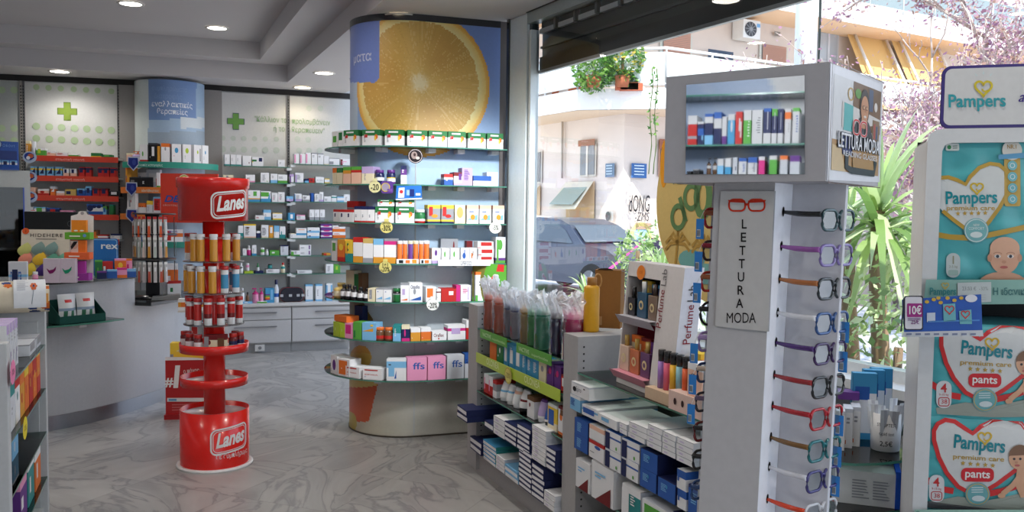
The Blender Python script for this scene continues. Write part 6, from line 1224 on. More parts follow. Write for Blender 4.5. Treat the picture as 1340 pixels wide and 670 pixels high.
for f_, c_, hh, nm, v in ((.28,'C8O2 oX3567',.15,'cream',v2a),(.58,'O9D1 oX3567',.15,'terracotta',v2a),(.86,'V10 oX3567',.14,'plum',v2a),(.42,'X9Y1 Y3478',.15,'olive gold',v1a),(.72,'N9Q1',.14,'dark blue',v1a)):
    p = fo+PF(nu0+span*f_, v, D_-.03); product('box', c_, p+Vector((0,0,.001)), rz, .08, .02, hh, f'{nm} perfume carton at the back of the {"lower" if v == v2a else "upper"} display window', 'perfume cartons in the display')
# ---------------- roller testers before the spectacle stand
zt_ = zs; cols = [(150,110,180),(214,90,120),(226,170,40),(130,180,190),(214,90,40),(30,32,34)]
a = at_px(gpath(1.4,3,-.01), zs, 838); b = at_px(gpath(1.4,3,-.01), zs, 905); dv = (b-a).normalized(); L = (b-a).length
t = empty('tester_holder', 'cream cardboard holder of roll-on testers at the shelf edge', 'holder', a+gin*.02, math.atan2(dv.y,dv.x))
m = MB(); m.box(0, L, 0, .10, 0, .045, (206,178,150)); m.box(L*.55, L*1.15, -.015, .1, 0, .07, (220,190,178)); m.build('tray', MATTE, t)
m = MB(); fq = lambda u, v: Vector((u,-.018,v)); [m.poly(circ(L*(.68+.14*i),.035,.009,.013,10), fq, (60,40,40)) for i in range(3)]; m.build('holes', MATTE, t)
for j, (px, c_) in enumerate(zip((847.5,855,863,871,879,887), cols)):
    p = at_px(gpath(1.4,3,-.01), zs, px)+gin*.06; tt = empty('roll_on_tester', f'{("lilac","pink","yellow","pale teal","orange","black")[j]} roll-on tube with black cap in the cream holder', 'tester', p+Vector((0,0,.046)), 0, 'roll-on testers')
    m = MB(); m.lathe([(.016,0),(.016,.105)], c_, 14); m.build('tube', GLOSS, tt); m = MB(); m.lathe([(.015,.105),(.015,.148),(.013,.15)], (30,28,30), 14); m.build('cap', GLOSS, tt)
for j, (px, sp, w, h, nm) in enumerate(((874,'Y10 "K1489QC',.07,.20,'yellow carton behind the testers'),(886,'O10 "K1489QC',.06,.18,'orange carton behind the testers'),(897,'K10 "W1489QC',.06,.17,'black carton behind the testers'))):
    p = at_px(gpath(1.4,3,-.01), zs, px)+gin*.14; product('box', sp, p+Vector((0,0,.001)), math.atan2(dv.y,dv.x), w, .05, h, nm, 'cartons behind the testers', 'cosmetic_carton')
product('box', 'F8W2 oK2367', at_px(gpath(1.4,3,-.01), zs, 903)+gin*.05+Vector((0,0,.071)), math.atan2(dv.y,dv.x), .09, .07, .12, 'pale pink carton at the end of the tester holder', None, 'cosmetic_carton')
# ---------------- rounded end shelves beyond the perfume bay
def endpoly(r=.42):
    c = GP(TB1+.04, GD_-.0); out = [tuple(GP(TB1+.04, 0)[:2])]
    for i in range(13):
        a = PI/2*i/12; p = GP(TB1+.04, GD_)+gdir*(.50*math.sin(a))+gout*(.42*math.cos(a)); out.append((p.x,p.y))
    out.append(tuple(GP(TB1+.04, GD_)[:2])); return out
NAMES['box'] = 'test_kit_box'
# ================================================================= END SHELF NEAR THE DIAPER STAND
ez = [.838, .690]
ec = AZ(1140, 598, ez[0])
epoly = [AZ(1060,585,ez[0]), AZ(1075,598,ez[0]), AZ(1092,604.5,ez[0]), AZ(1120,606.5,ez[0]), AZ(1150,605.5,ez[0]), AZ(1175,603,ez[0]), AZ(1192,600,ez[0]), AZ(1196,575,ez[0]), AZ(1192,556,ez[0]), AZ(1060,556,ez[0])]
ep = [(p.x,p.y) for p in epoly]
for i, z in enumerate(ez): glass_shelf_from_poly(ep, z, 'glass_shelf', f'rounded glass end shelf with the white cup, {"upper" if i == 0 else "lower"} of two' if i == 0 else 'rounded glass end shelf with the white carton, lower of two', 'rounded glass end shelves')
t = empty('end_upright', 'grey panel carrying the rounded end shelves by the window', 'shelving unit', (0,0,0))
a, b = Vector(ep[9]), Vector(ep[8]); d = (b-a).normalized(); n = Vector((-d.y,d.x)); m = MB()
m.prism([tuple(a+n*.0), tuple(b), tuple(b+n*.02), tuple(a+n*.02)], 0, .80, (140,142,148)); m.build('panel', MATTE, t)
m = MB(); m.lathe([(.02,0),(.02,ez[0]-.01)], (150,152,156), 14, at=(ep[7][0]-.02, ep[7][1], 0)); m.build('post', STEEL, t)
# cup with swab packs
c = AZ(1158, 588, ez[0]); k = c.y/F; t = empty('sample_cup', 'white cup with price print filled with sealed test swabs', 'cup', c+Vector((0,0,.001)))
r = 20*k; h = 50*k; m = MB(); m.lathe([(r*.86,0),(r*.9,.003),(r,h),(r*.97,h),(r*.85,.01),(.001,.01)], (226,224,222), 30, cap=False); m.build('cup', SATIN, t)
m = MB(); fr_ = lambda u, v: Vector(((r*1.0)*math.sin(u/r-.35), -(r*1.0)*math.cos(u/r-.35)*.995-.001, v)); 
m.text('STREPTEST', fr_, .0105, (50,50,54), at=(0,h*.68), width=.058); m.text('rapid test', fr_, .011, (60,60,64), at=(0,h*.45), width=.044); m.text('2,5€', fr_, .015, (40,40,44), at=(0,h*.17), width=.036, bold=.01); m.build('lettering', MATTE, t)
rr = random.Random(5)
for j in range(9):
    a = 2*PI*j/9; q = c+Vector((r*.55*math.cos(a), r*.5*math.sin(a), .012)); g = MB(); w = .018; hh = .125+rr.uniform(-.012,.015); ln = rr.uniform(.01,.03)
    g.grid(lambda u, v: (w*(u-.5)*2*.8+ln*math.cos(a)*v*1.3, ln*math.sin(a)*v+.003*math.sin(PI*u), hh*v), 3, 8, lambda u, v: (176,178,182) if .3 < v < .34 or .6 < v < .63 else (232,234,236))
    g.grid(lambda u, v: (w*(u-.5)*2*.8+ln*math.cos(a)*v*1.3, ln*math.sin(a)*v-.003*math.sin(PI*u)-.002, hh*v), 3, 8, lambda u, v: (206,206,212) if v > .45 and .25 < u < .75 else (236,238,240))
    tag(g.build('swab_pack', FOIL, loc=q, rotz=rr.uniform(-.4,.4)), 'sealed transparent swab pack standing in the white cup', 'swab pack', 'sealed swab packs in the cup')
def ebox(px, py, w, h, d, sp, label, rz=0, z=ez[0], grp=None, dz=0, nm=None):
    c = AZ(px, py, z); product('box', sp, Vector((c.x, c.y, z+.001+dz)), R(rz), w*c.y/F, d, h*c.y/F, label, grp, nm)
for j, (px, py, h, x) in enumerate(((1128,574,88,0),(1140,570,88,0),(1150,566,86,0))):
    ebox(px, py, 30 if j == 0 else 26, h, .03, 'Q1W6Q3 "Q1678masks E2233 ^Q'.replace('"Q1678masks','B1678'), f'blue and white hook-top carton on the end shelf, {("nearest the aisle","in the middle","nearest the window")[j]}', -10, grp='blue hook-top cartons on the end shelf')
for j, (px, py) in enumerate(((1108,583),(1118,581),(1098,586))):
    ebox(px, py, 11, 52, .07, 'W9U1 O2132 O2454 ~E3688 ^U', f'slim white and orange carton on the end shelf, {("in the middle","nearest the blue cartons","nearest the spectacles")[j]}', -18, grp='slim white and orange cartons')
ebox(1108, 574, 26, 10, .06, 'V10', 'violet pouch lying on the slim white and orange cartons', -18, dz=54*AZ(1108,574,ez[0]).y/F)
# white carton with blue lid edge on the lower shelf
c = AZ(1128, 652, ez[1]); k = c.y/F; t = empty('storage_carton', 'white carton with blue lid edge on the lower end shelf', 'box', c+Vector((0,0,.001)), R(-20)); w, h, d = 76*k, 44*k, .14
m = MB(); m.box(-w/2, w/2, -d/2, d/2, 0, h, (214,214,216), top=(190,192,196)); m.build('carton', MATTE, t)
m = MB(); m.box(w/2, w/2+.014, -d/2-.004, d/2+.004, 0, h+.01, (32,84,190)); m.build('lid', MATTE, t)
m = MB(); fq = lambda u, v: Vector((u,-d/2-.0015,v)); rr = random.Random(2)
for col in range(2):
    for r_ in range(7): u0 = -w*.18+col*w*.33; m.poly([(u0,h*(.2+.085*r_)),(u0+w*rr.uniform(.18,.28),h*(.2+.085*r_)),(u0+w*rr.uniform(.18,.28),h*(.2+.085*r_)+.004),(u0,h*(.2+.085*r_)+.004)], fq, (150,152,158))
m.build('print', MATTE, t)
# ================================================================= SPECTACLE STAND
HN = AY(1085.5, 80.8, 1.60); HN.z = 0; fd = Vector((.787,-.617,0)).normalized(); rd = Vector((.617,.787,0)).normalized(); HS = .328
HL = HN-fd*HS
def S0(a, b, z): return HL+fd*a+rd*b+Vector((0,0,z))
LEANX = .024
def S(a, b, z): return S0(a+LEANX*(z-1.61), b, z)
HZ1 = AY(1085.5,80.8,1.60).z; HZ0 = AY(1081,237.0,1.60).z
SW = (196,194,196)
t = empty('spectacle_stand', 'tall white cardboard stand of reading glasses with box head', 'display stand', S0(HS/2, HS/2, 0)); to = Vector(t.location)
m = MB()
def sbox(m, a0,a1,b0,b1,z0,z1,col,fn=S0):
    P_ = [fn(a,b,z)-to for z in (z0,z1) for a,b in ((a0,b0),(a1,b0),(a1,b1),(a0,b1))]
    m.mesh(P_, [(3,2,1,0),(4,5,6,7),(0,1,5,4),(1,2,6,5),(2,3,7,6),(3,0,4,7)], col)
sbox(m, 0,HS,0,HS,HZ0,HZ1,(186,184,188)); hd = m.build('head_box', MATTE, t)
m = MB(); ZW = HZ0+.0
sbox(m, .036,.318,.152,.166,.02,ZW,(206,206,212),S); m.build('wing_panel', MATTE, t)
m = MB(); sbox(m, .086,.212,.055,.152,.02,ZW,SW,S)
gl_rows_R = [(277,283),(321.5,328),(364,371),(408,417),(447,453),(490,500),(531,541),(572.5,583),(612,625),(655,664)]
gl_z = [APL(1028-i*2.2, y0, S(.212,.105,1.4), fd).z for i,(y0,_) in enumerate(gl_rows_R)]
m.face([S(.2123,b,z)-to for b,z in ((.056,.03),(.151,.03),(.151,ZW),(.056,ZW))], (242,244,252))  # paler window-side face: window light put into the colour
for z in gl_z:
    for a_, s in ((.2125,1),(.0855,-1)):
        m.poly(circ(.104, z, .006, .010, 12), lambda u, v, a_=a_: S(a_+ (.0008 if a_ > .1 else -.0008), u, v)-to, (20,20,20))
m.build('channel', MATTE, t)
m = MB(); sbox(m, -.02,HS+.04,.02,.32,0,.02,(180,180,184)); m.build('foot', MATTE, t)
# mirror in the head
fh = lambda off: (lambda px, py: APL(px, py, S0(0,-off,0), rd)-to)
m = MB(); f_ = fh(.002); m.face([f_(897,228),f_(1053,228),f_(1053,98.4),f_(898,111)], 'W')
mm, nt, b = nmat('mirror_silver'); b.inputs['Metallic'].default_value = 1; b.inputs['Roughness'].default_value = .015; b.inputs['Base Color'].default_value = (.66,.69,.72,1)
nz = nt.nodes.new('ShaderNodeTexNoise'); nz.inputs['Scale'].default_value = 2; mr = nt.nodes.new('ShaderNodeMapRange'); mr.inputs['To Min'].default_value = .01; mr.inputs['To Max'].default_value = .03; nt.links.new(nz.outputs['Fac'], mr.inputs['Value']); nt.links.new(mr.outputs['Result'], b.inputs['Roughness'])
m.build('mirror', mm, hd)
# poster on the window side of the head
def S_r(off): return lambda px, py: APL(px, py, S0(HS+off,0,0), fd)-to
m = MB()
m.face([S_r(.001)(1086.5,82.5),S_r(.001)(1155.5,106.5),S_r(.001)(1151,238.5),S_r(.001)(1082.5,235.5)][::-1], (226,226,232))
# poster painted in its own u,v (0..1): a woman in glasses before a shelf
pw = HS*.97; ph = HZ1-HZ0
def pv(off): return lambda u, v: S0(HS+off, .01+u*pw, HZ0+.012+v*(ph-.024))-to
def P(pts, col, o): m.poly(pts, pv(o), col)
P([(.04,.05),(.97,.05),(.97,.97),(.04,.97)], (214,214,216), .0015)
P([(.40,.50),(.97,.50),(.97,.97),(.40,.97)], (118,86,56), .002); P([(.68,.80),(.97,.80),(.97,.97),(.68,.97)], (108,80,52), .0022); P([(.04,.05),(.97,.05),(.97,.35),(.04,.35)], (176,138,94), .002); P([(.04,.05),(.3,.05),(.2,.28),(.04,.30)], (206,180,140), .0022)
P([(.20,.48),(.97,.60),(.97,.66),(.20,.74)], (210,206,202), .0023); P([(.23,.46),(.40,.46),(.40,.72),(.23,.73)], (88,176,176), .0026); P([(.80,.42),(.95,.42),(.95,.64),(.80,.64)], (136,108,80), .0026); P([(.83,.44),(.86,.44),(.86,.6),(.83,.6)], (170,60,60), .0028); P([(.88,.44),(.91,.44),(.91,.58),(.88,.58)], (60,80,120), .0028)
m.poly(circ(.49,.86,.06,.05,14), pv(.0026), (94,150,60)); m.ring(circ(.35,.83,.05,.06,14), .014, pv(.0026), (196,160,80)); P([(.71,.72),(.80,.72),(.80,.95),(.71,.95)], (70,84,112), .0024); m.poly(circ(.86,.78,.035,.05,12), pv(.0026), (222,216,210))
P([(.22,.22),(.42,.22),(.42,.40),(.22,.40)], (40,52,110), .0026)
m.poly(circ(.60,.38,.20,.26,20), pv(.0030), (44,48,54)); m.poly(circ(.62,.74,.098,.19,20), pv(.0030), (44,34,30)); m.poly(circ(.62,.72,.078,.14,20), pv(.0034), (196,140,104)); P([(.56,.52),(.68,.52),(.68,.62),(.56,.62)], (190,134,100), .0033); m.poly(circ(.595,.735,.026,.022,12), pv(.0038), (70,50,40)); m.poly(circ(.655,.735,.026,.022,12), pv(.0038), (70,50,40)); m.poly(circ(.595,.735,.02,.016,12), pv(.0041), (206,160,124)); m.poly(circ(.655,.735,.02,.016,12), pv(.0041), (206,160,124)); m.poly(circ(.625,.645,.028,.012,12), pv(.0038), (222,214,206)); P([(.617,.69),(.633,.69),(.63,.73),(.62,.73)], (176,120,88), .0038)
P([(.42,.08),(.85,.08),(.82,.30),(.40,.28)], (172,132,80), .0036); m.ring([(.30,.24),(.30,.10),(.40,.07),(.86,.07),(.88,.2)], .07, pv(.0038), (38,44,48), closed=False)
for cx in (.455,.60): m.ring(rrect(cx-.06,.44,cx+.06,.585,.045), .030, pv(.0044), (232,228,226)); m.ring(rrect(cx-.06,.44,cx+.06,.585,.045), .017, pv(.0048), (204,30,36))
m.text('LETTURA MODA', pv(.0044), .150, (30,36,60), at=(.53,.285), width=.84, bold=.05); m.text('LETTURA MODA', pv(.0050), .150, (228,228,232), at=(.53,.285), width=.82, bold=.01); m.text('READING GLASSES', pv(.0048), .055, (214,214,218), at=(.56,.205), width=.68, bold=.01)
m.ring([(0.0,-.012),(1,-.012),(1,1.01),(0.0,1.01)], .012, lambda u, v: S0(HS+.0052, .002+u*(HS-.004), HZ0+v*(HZ1-HZ0))-to, (96,74,66))
m.build('poster', SATIN, hd)
# front sign
sf = lambda off: (lambda px, py: APL(px, py, S(0,.05-off,1.5), (rd+Vector((0,0,-.0))))-to)
m = MB(); q = [sf(0)(943,250),sf(0)(1013.5,250),sf(0)(1005,434),sf(0)(936,427)]; back = [x+rd*.006 for x in q]
m.face(q[::-1], (204,202,200)); m.face([q[1],back[1],back[2],q[2]][::-1], (150,150,154)); m.face([q[3],q[2],back[2],back[3]][::-1], (150,150,154)); m.face([q[0],q[3],back[3],back[0]][::-1], (170,170,170)); sg = m.build('sign_board', SATIN, t)
m = MB(); f2 = sf(.001)
def px_fn(cx, cy, sc=1., skew=0.): return lambda u, v: f2(cx+u, cy-v)
for i, ch in enumerate('LETTURA'):
    m.text(ch, px_fn(973.5-i*.95, 299+17.3*i), 12.5, (34,32,34), at=(0,0), bold=.012, width=(6.5,7,8,8,8.5,8.5,9.5)[i])
m.text('MODA', px_fn(969.5,422.5), 14, (34,32,34), at=(0,0), width=38)
for cx in (964.5,990): m.ring([(cx+x,268.5-y) for x,y in rrect(-10.5,-7.5,10.5,7.5,6)], 2.3, f2, (206,56,34))
m.face([f2(952.5,261.5),f2(975,262.5),f2(975,265.5),f2(954,264.5)], (206,56,34)); m.face([f2(979,262.5),f2(1002.5,261.5),f2(1001,264.5),f2(979,265.5)], (206,56,34)); m.face([f2(974,266),f2(980.5,266),f2(980.5,269),f2(974,269)], (206,56,34))
m.build('lettering', MATTE, sg)
# ---- the glasses
LENS = clear('spectacle_lens', (236,242,244), .12, .02, .08, (150,170,180))
def glasses(side, z, temple, frame, label, tagz=None, shape=.6, tip=None, tagdx=0.):
    """side 1: right-hand wing. Temple tip sits in the channel's hole, the lens front straddles the wing edge."""
    sgn = side; a_h = .212 if side > 0 else .086
    A0 = S(a_h-.004*sgn, .104, z)
    a_f = a_h+(.083 if side > 0 else -.036)
    hinge = S(a_f, .088, z-.004)
    t = empty('reading_glasses', label, 'glasses', A0, 0, 'reading glasses on the spectacle stand'); o = A0
    d = hinge-A0
    m = MB(); ns = 10
    m.tube([A0-o+d*(i/ns)+Vector((0,0,-.002*math.sin(PI*i/ns))) for i in range(ns+1)], [.0030+.0024*min(1,i/4) for i in range(ns+1)], temple, 8)
    m.build('temple', GLOSS, t)
    if tip: pass
    # front: runs from the hinge round the wing edge
    fdir = (rd*.97+fd*.26).normalized(); up = Vector((0,0,1))
    fw = .110
    ff = lambda off: (lambda u, v: hinge-o+fdir*u+up*v+fd*(-off*sgn))
    rim = printed('rim_plastic', .2, coat=.4)
    for k, u0 in enumerate((.003,.060)):
        g = MB(); pts = rrect(u0,-.031,u0+.048,.008,.013,5) if shape < 1 else circ(u0+.025,-.012,.025,.024,20)
        p3 = [ff(0)(x,y) for x,y in pts]; g.tube(p3, .0031, frame, 7, closed=True); r_ = g.build('rim', rim, t)
        g = MB(); g.face(p3, 'W'); g.build('lens', LENS, r_)
    g = MB(); g.tube([ff(0)(u,v) for u,v in ((.050,-.004),(.054,0),(.056,0),(.061,-.004))], .0024, frame, 7); g.tube([ff(0)(0,0),ff(0)(.006,0)], .003, frame, 7); g.build('bridge', rim, t)
    far = hinge+fdir*fw; g = MB(); e = S(a_h+.012*sgn, .215, z) if side > 0 else far+rd*.01+fd*.03; g.tube([far-o, (far+e)/2-o, e-o], [.003,.0026,.0022], temple, 8); g.build('temple', GLOSS, t)
    if tagz is not None:
        g = MB(); c_ = ff(.0)((.10 if side > 0 else -.012)+tagdx,-.025); g.tube([ff(0)(.10 if side > 0 else .0,.004), c_+Vector((0,0,.012))], .0006, (230,230,230), 5)
        w_, h_ = .022, .042; nn = fdir if side > 0 else fdir
        f3 = lambda off: (lambda u, v: c_+fd*(u*.8)+rd*(-u*.2*0)-rd*off+Vector((0,0,v-h_+.012)))
        g.poly([(-w_/2,0),(w_/2,0),(w_/2,h_),(-w_/2,h_)], f3(0.), (48,134,214)); g.poly([(-w_/2,0),(w_/2,0),(w_/2,h_),(-w_/2,h_)], f3(-.0006), (44,124,200)); g.poly([(-w_*.36,.004),(w_*.10,.004),(w_*.10,.02),(-w_*.36,.02)], f3(.0006), (206,214,222))
        for q in range(5): g.poly([(-w_*.33+q*.0018,.006),(-w_*.33+q*.0018+.0009,.006),(-w_*.33+q*.0018+.0009,.018),(-w_*.33+q*.0018,.018)], f3(.001), (50,54,60))
        g.build('price_tag', SATIN, t)
RG = [((28,30,32),(56,84,90),'black temples and slate frame, topmost on the window side',None),((150,84,160),(132,116,176),'lilac frame and mauve temples, second on the window side',None),((176,104,50),(44,50,54),'wood-brown temples and charcoal frame, third on the window side',None),((222,222,226),(44,82,140),'clear temples and blue frame, fourth on the window side',1),((74,40,110),(60,36,86),'dark purple frame, fifth on the window side',1),((150,30,36),(30,30,34),'red temples and black frame, sixth on the window side',None),((170,30,40),(176,30,42),'red frame and red temples, seventh on the window side',1),((120,84,40),(30,110,116),'tortoise temples and teal frame, eighth on the window side',1),((214,214,220),(62,58,120),'clear temples and violet frame, ninth on the window side',1),((220,70,36),(206,206,210),'orange temples and clear frame, lowest on the window side',None)]
for i, (tc, fc, nm, tg) in enumerate(RG): glasses(1, gl_z[i], tc, fc, 'reading glasses with '+nm, tg)
LG = [((170,90,60),(200,40,40),'wood temples and red frame, topmost on the aisle side',1),((140,30,50),(60,40,44),'dark red temples, second on the aisle side',1),((176,100,60),(206,50,40),'brown temples and red frame, third on the aisle side',1),((30,30,32),(26,26,28),'black rounded frame, fourth on the aisle side',None),((186,160,214),(176,150,206),'lilac frame, fifth on the aisle side',1),((210,190,170),(40,60,110),'pale temples and blue frame, sixth on the aisle side',1),((120,100,130),(60,54,60),'mauve temples, seventh on the aisle side',1),((36,32,34),(120,34,36),'black temples and dark red frame, eighth on the aisle side',None),((30,30,32),(28,28,32),'thin black frame, ninth on the aisle side',None),((40,70,120),(44,74,124),'blue frame, lowest on the aisle side',None)]
for i, (tc, fc, nm, tg) in enumerate(LG): glasses(-1, gl_z[i]+(.0 if i < 5 else -.0), tc, fc, 'reading glasses with '+nm, tg, shape=1 if i == 3 else .6)
# ================================================================= DIAPER STAND
DL = AY(1205, 400, 2.2); DL.z = 0; pd = Vector((.95,-.31,0)).normalized(); pin = Vector((.31,.95,0)).normalized()
t = empty('diaper_stand', 'white moulded display stand with dark inside for diaper packs', 'display stand', DL); to = Vector(t.location)
def DPL(off): return lambda px, py: APL(px, py, DL-pin*off, pin)
DW = .80; ztop = APL(1260,168,DL,pin).z; zb0 = .02
m = MB(); WF = (206,208,210)
def dl(a, b, z): return pd*a+pin*b+Vector((0,0,z))
def dbox(m, a0,a1,b0,b1,z0,z1,c): m.mesh([dl(a,b,z) for z in (z0,z1) for a,b in ((a0,b0),(a1,b0),(a1,b1),(a0,b1))], [(3,2,1,0),(4,5,6,7),(0,1,5,4),(1,2,6,5),(2,3,7,6),(3,0,4,7)], c)
fr = [(0,zb0),(.0,ztop-.03),(.006,ztop-.012),(.018,ztop-.003),(.04,ztop),(DW,ztop),(DW,ztop-.035),(.055,ztop-.035),(.04,ztop-.04),(.034,ztop-.055),(.034,zb0)]
m.mesh([dl(a,0,z) for a,z in fr], [tuple(range(len(fr)))], WF); 
for (a,z),(a2,z2) in zip(fr,fr[1:]+fr[:1]): m.face([dl(a,0,z),dl(a2,0,z2),dl(a2,.03,z2),dl(a,.03,z)], (196,198,202))
m.build('moulded_frame', SATIN, t)
m = MB(); dbox(m, .012,DW,.30,.31,zb0,ztop-.01,(52,54,56));  dbox(m,.02,DW,.03,.3,ztop-.02,ztop-.012,(60,62,64)); dbox(m,.02,DW,.0,.3,.02,.10,(60,62,64)); m.build('dark_shell', MATTE, t); m = MB(); dbox(m, .0,.010,.02,.26,zb0,ztop-.03,(206,208,212)); dbox(m, .0105,.016,.03,.3,zb0,ztop-.02,(66,68,70)); m.build('side_wall', SATIN, t)
zs_ = [APL(1260,372,DL,pin).z, APL(1255,545,DL,pin).z+.0, APL(1255,664,DL,pin).z]
for z in zs_[:1]+zs_[2:]: m = MB(); dbox(m, .026,DW,.01,.29,z-.012,z,(60,62,66)); m.build('shelf', SATIN, t)
# header
m = MB(); f_ = lambda off: (lambda u, v: dl(u,0,v)-pin*off)
h0, h1 = APL(1230,168,DL,pin), APL(1228,87,DL,pin); a0 = (h0-DL).dot(pd); hz0, hz1 = h0.z, h1.z
m.poly(rrect(a0,hz0,DW,hz1,.02,6), f_(0.), (58,44,120)); m.poly(rrect(a0,hz0,DW,hz1,.02,6), f_(-.012), (90,90,110)); m.poly(rrect(a0+.007,hz0+.007,DW-.007,hz1-.007,.016,6), f_(.001), (206,206,206)); m.build('header_board', SATIN, t)
TEALP = (0,140,150); GOLD = (184,150,60)
def dpx(off, bulge=None):
    g = DPL(off)
    def fn(px, py): return g(px, py)-to
    return fn
def heart_px(cx, cy, w, h, n=40):
    out = []
    for i in range(n):
        a = 2*PI*i/n; x = 16*math.sin(a)**3; y = 13*math.cos(a)-5*math.cos(2*a)-2*math.cos(3*a)-math.cos(4*a)
        out.append((cx+x/32*w, cy-(y+2.5)/29*h))
    return out
def pampers(m, fn, x0, x1, ybase, h, col, tilt=0.):
    m.text('Pampers', lambda u, v: fn(u, -v), h, col, at=((x0+x1)/2, -ybase), width=x1-x0, bold=.022, rot=tilt)
def logo_heart(m, fn, cx, cy, s, col):
    p = heart_px(cx, cy, s, s*.9); m.ring([(x+ (cx-x)*.0, y) for x,y in p], s*.13, lambda u, v: fn(u, v), col)
    m.ring(circ(cx+s*.1,cy+s*.02,s*.16,s*.12,12,PI*.1,PI*1.1), s*.09, lambda u, v: fn(u, v), col, closed=False)
m = MB(); fn = dpx(.003); pampers(m, fn, 1241, 1316, 139.5, 17, (36,150,160), .015); logo_heart(m, fn, 1287, 116.5, 22, (206,186,40))
for a in (-.6,0,.6): m.poly([(1287+math.sin(a)*15-1.4,110-math.cos(a)*13),(1287+math.sin(a)*15+1.4,110-math.cos(a)*13),(1287+math.sin(a)*21,110-math.cos(a)*18)], fn, (196,214,214))
m.text('a', lambda u, v: fn(u,-v), 14, (64,48,130), at=(1336,-133), shear=.4, bold=.01); m.build('header_lettering', SATIN, t)
# price strip across the shelf edge
m = MB(); fn = dpx(.012); m.face([fn(1208,399),fn(1420,397),fn(1420,366),fn(1212,366)], (132,176,166)); m.build('price_strip', SATIN, t)
m = MB(); fn = dpx(.015); pampers(m, fn, 1216.5, 1251, 385.5, 9.5, (52,134,136)); logo_heart(m, fn, 1237, 374.5, 9, (196,170,70)); m.face([fn(1253,397),fn(1297,395),fn(1297,369),fn(1253,370)], (190,198,198))
m.text('23,83 €  -30%', lambda u, v: fn(u,-v), 5, (90,96,100), at=(1276,-380), width=34); [m.poly([(1257,386+q*3),(1290,385.5+q*3),(1290,386.6+q*3),(1257,387+q*3)], fn, (160,168,170)) for q in range(3)]
m.text('Η ιδανική', lambda u, v: fn(u,-v), 9.5, (52,110,112), at=(1323,-386), width=46, bold=.012); m.text('premium care', lambda u, v: fn(u,-v), 4, (170,150,90), at=(1233,-392), width=30); m.build('strip_lettering', SATIN, t)
m = MB(); fn = dpx(.012); m.face([fn(1196,700),fn(1420,700),fn(1420,667),fn(1197,667)], (150,190,176)); m.text('9', lambda u, v: fn(u,-v), 10, (60,130,130), at=(1201,-678)); logo_heart(m, fn, 1218, 674, 8, (196,170,70)); m.build('price_strip', SATIN, t)
# ---- packs
AQ = (84,176,182)
def pack(x0, y0, x1, y1, off, label, draw, depth=.2, colr_=AQ, bul=.012):
    P0 = DPL(off)(x0,y1); P1 = DPL(off)(x1,y1); z0 = P0.z; z1 = DPL(off)(x0,y0).z; W = (P1-P0).dot(pd); org = Vector((P0.x,P0.y,z0)); H = z1-z0
    tt = empty('diaper_pack', label, 'diaper pack', org); 
    def shp(u, v, d):   # u,v 0..1, d 0 front .. 1 back
        e = .02*(1-math.sin(PI*max(.0,min(1,u)))**.25); 
        return pd*(W*u)+pin*(depth*d)+Vector((0,0,H*v))
    def bl(u, v): return bul*(math.sin(PI*min(1,max(0,u)))**.5)*(math.sin(PI*min(1,max(0,v)))**.45)
    rr = random.Random(int(y0)); ph = [rr.uniform(0,6) for _ in range(4)]
    def front(u, v):
        wr = .0018*math.sin(23*u+ph[0]+6*v)*math.sin(9*v+ph[1])+.0014*math.sin(41*v+ph[2]+4*u)
        return shp(u,v,0)-pin*(bl(u,v)+wr)
    m = MB(); m.grid(front, 40, 30, colr_)
    edge = .012
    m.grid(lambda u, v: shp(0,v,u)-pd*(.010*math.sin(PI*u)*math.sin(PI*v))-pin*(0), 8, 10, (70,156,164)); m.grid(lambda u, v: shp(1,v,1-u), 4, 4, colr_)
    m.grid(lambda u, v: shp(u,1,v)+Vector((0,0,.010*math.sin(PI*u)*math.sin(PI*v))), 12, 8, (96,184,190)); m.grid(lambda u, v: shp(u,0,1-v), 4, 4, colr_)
    m.build('wrap', FOIL, tt)
    pl = DPL(off)
    def fn(o):
        def f(px, py):
            q = pl(px, py)-org; u = q.dot(pd)/W; v = q.z/H; uu, vv = max(0,min(1,u)), max(0,min(1,v))
            return shp(uu,vv,0)-pin*(bl(uu,vv)+o+.003)
        return f
    draw(tt, fn); return tt
def dense(pts, n=6):
    out = []
    for a, b in zip(pts, pts[1:]+pts[:1]): out += [(a[0]+(b[0]-a[0])*i/n, a[1]+(b[1]-a[1])*i/n) for i in range(n)]
    return out
def fill(m, pts, fn, col, c=None, rings=3):
    """fan-filled shape that follows the bulge"""
    cx = c[0] if c else sum(p[0] for p in pts)/len(pts); cy = c[1] if c else sum(p[1] for p in pts)/len(pts); n = len(pts)
    for r in range(rings):
        s0, s1 = r/rings, (r+1)/rings
        for i in range(n):
            a, b = pts[i], pts[(i+1)%n]; q = lambda p, s: fn(cx+(p[0]-cx)*s, cy+(p[1]-cy)*s)
            if r == 0: m.face([q(a,s1),q(b,s1),fn(cx,cy)], col)
            else: m.face([q(a,s0),q(a,s1),q(b,s1),q(b,s0)], col)
def star(m, fn, cx, cy, r, col):
    m.poly([(cx+(r if i%2 == 0 else r*.42)*math.sin(PI*i/5), cy-(r if i%2 == 0 else r*.42)*math.cos(PI*i/5)) for i in range(10)], fn, col)
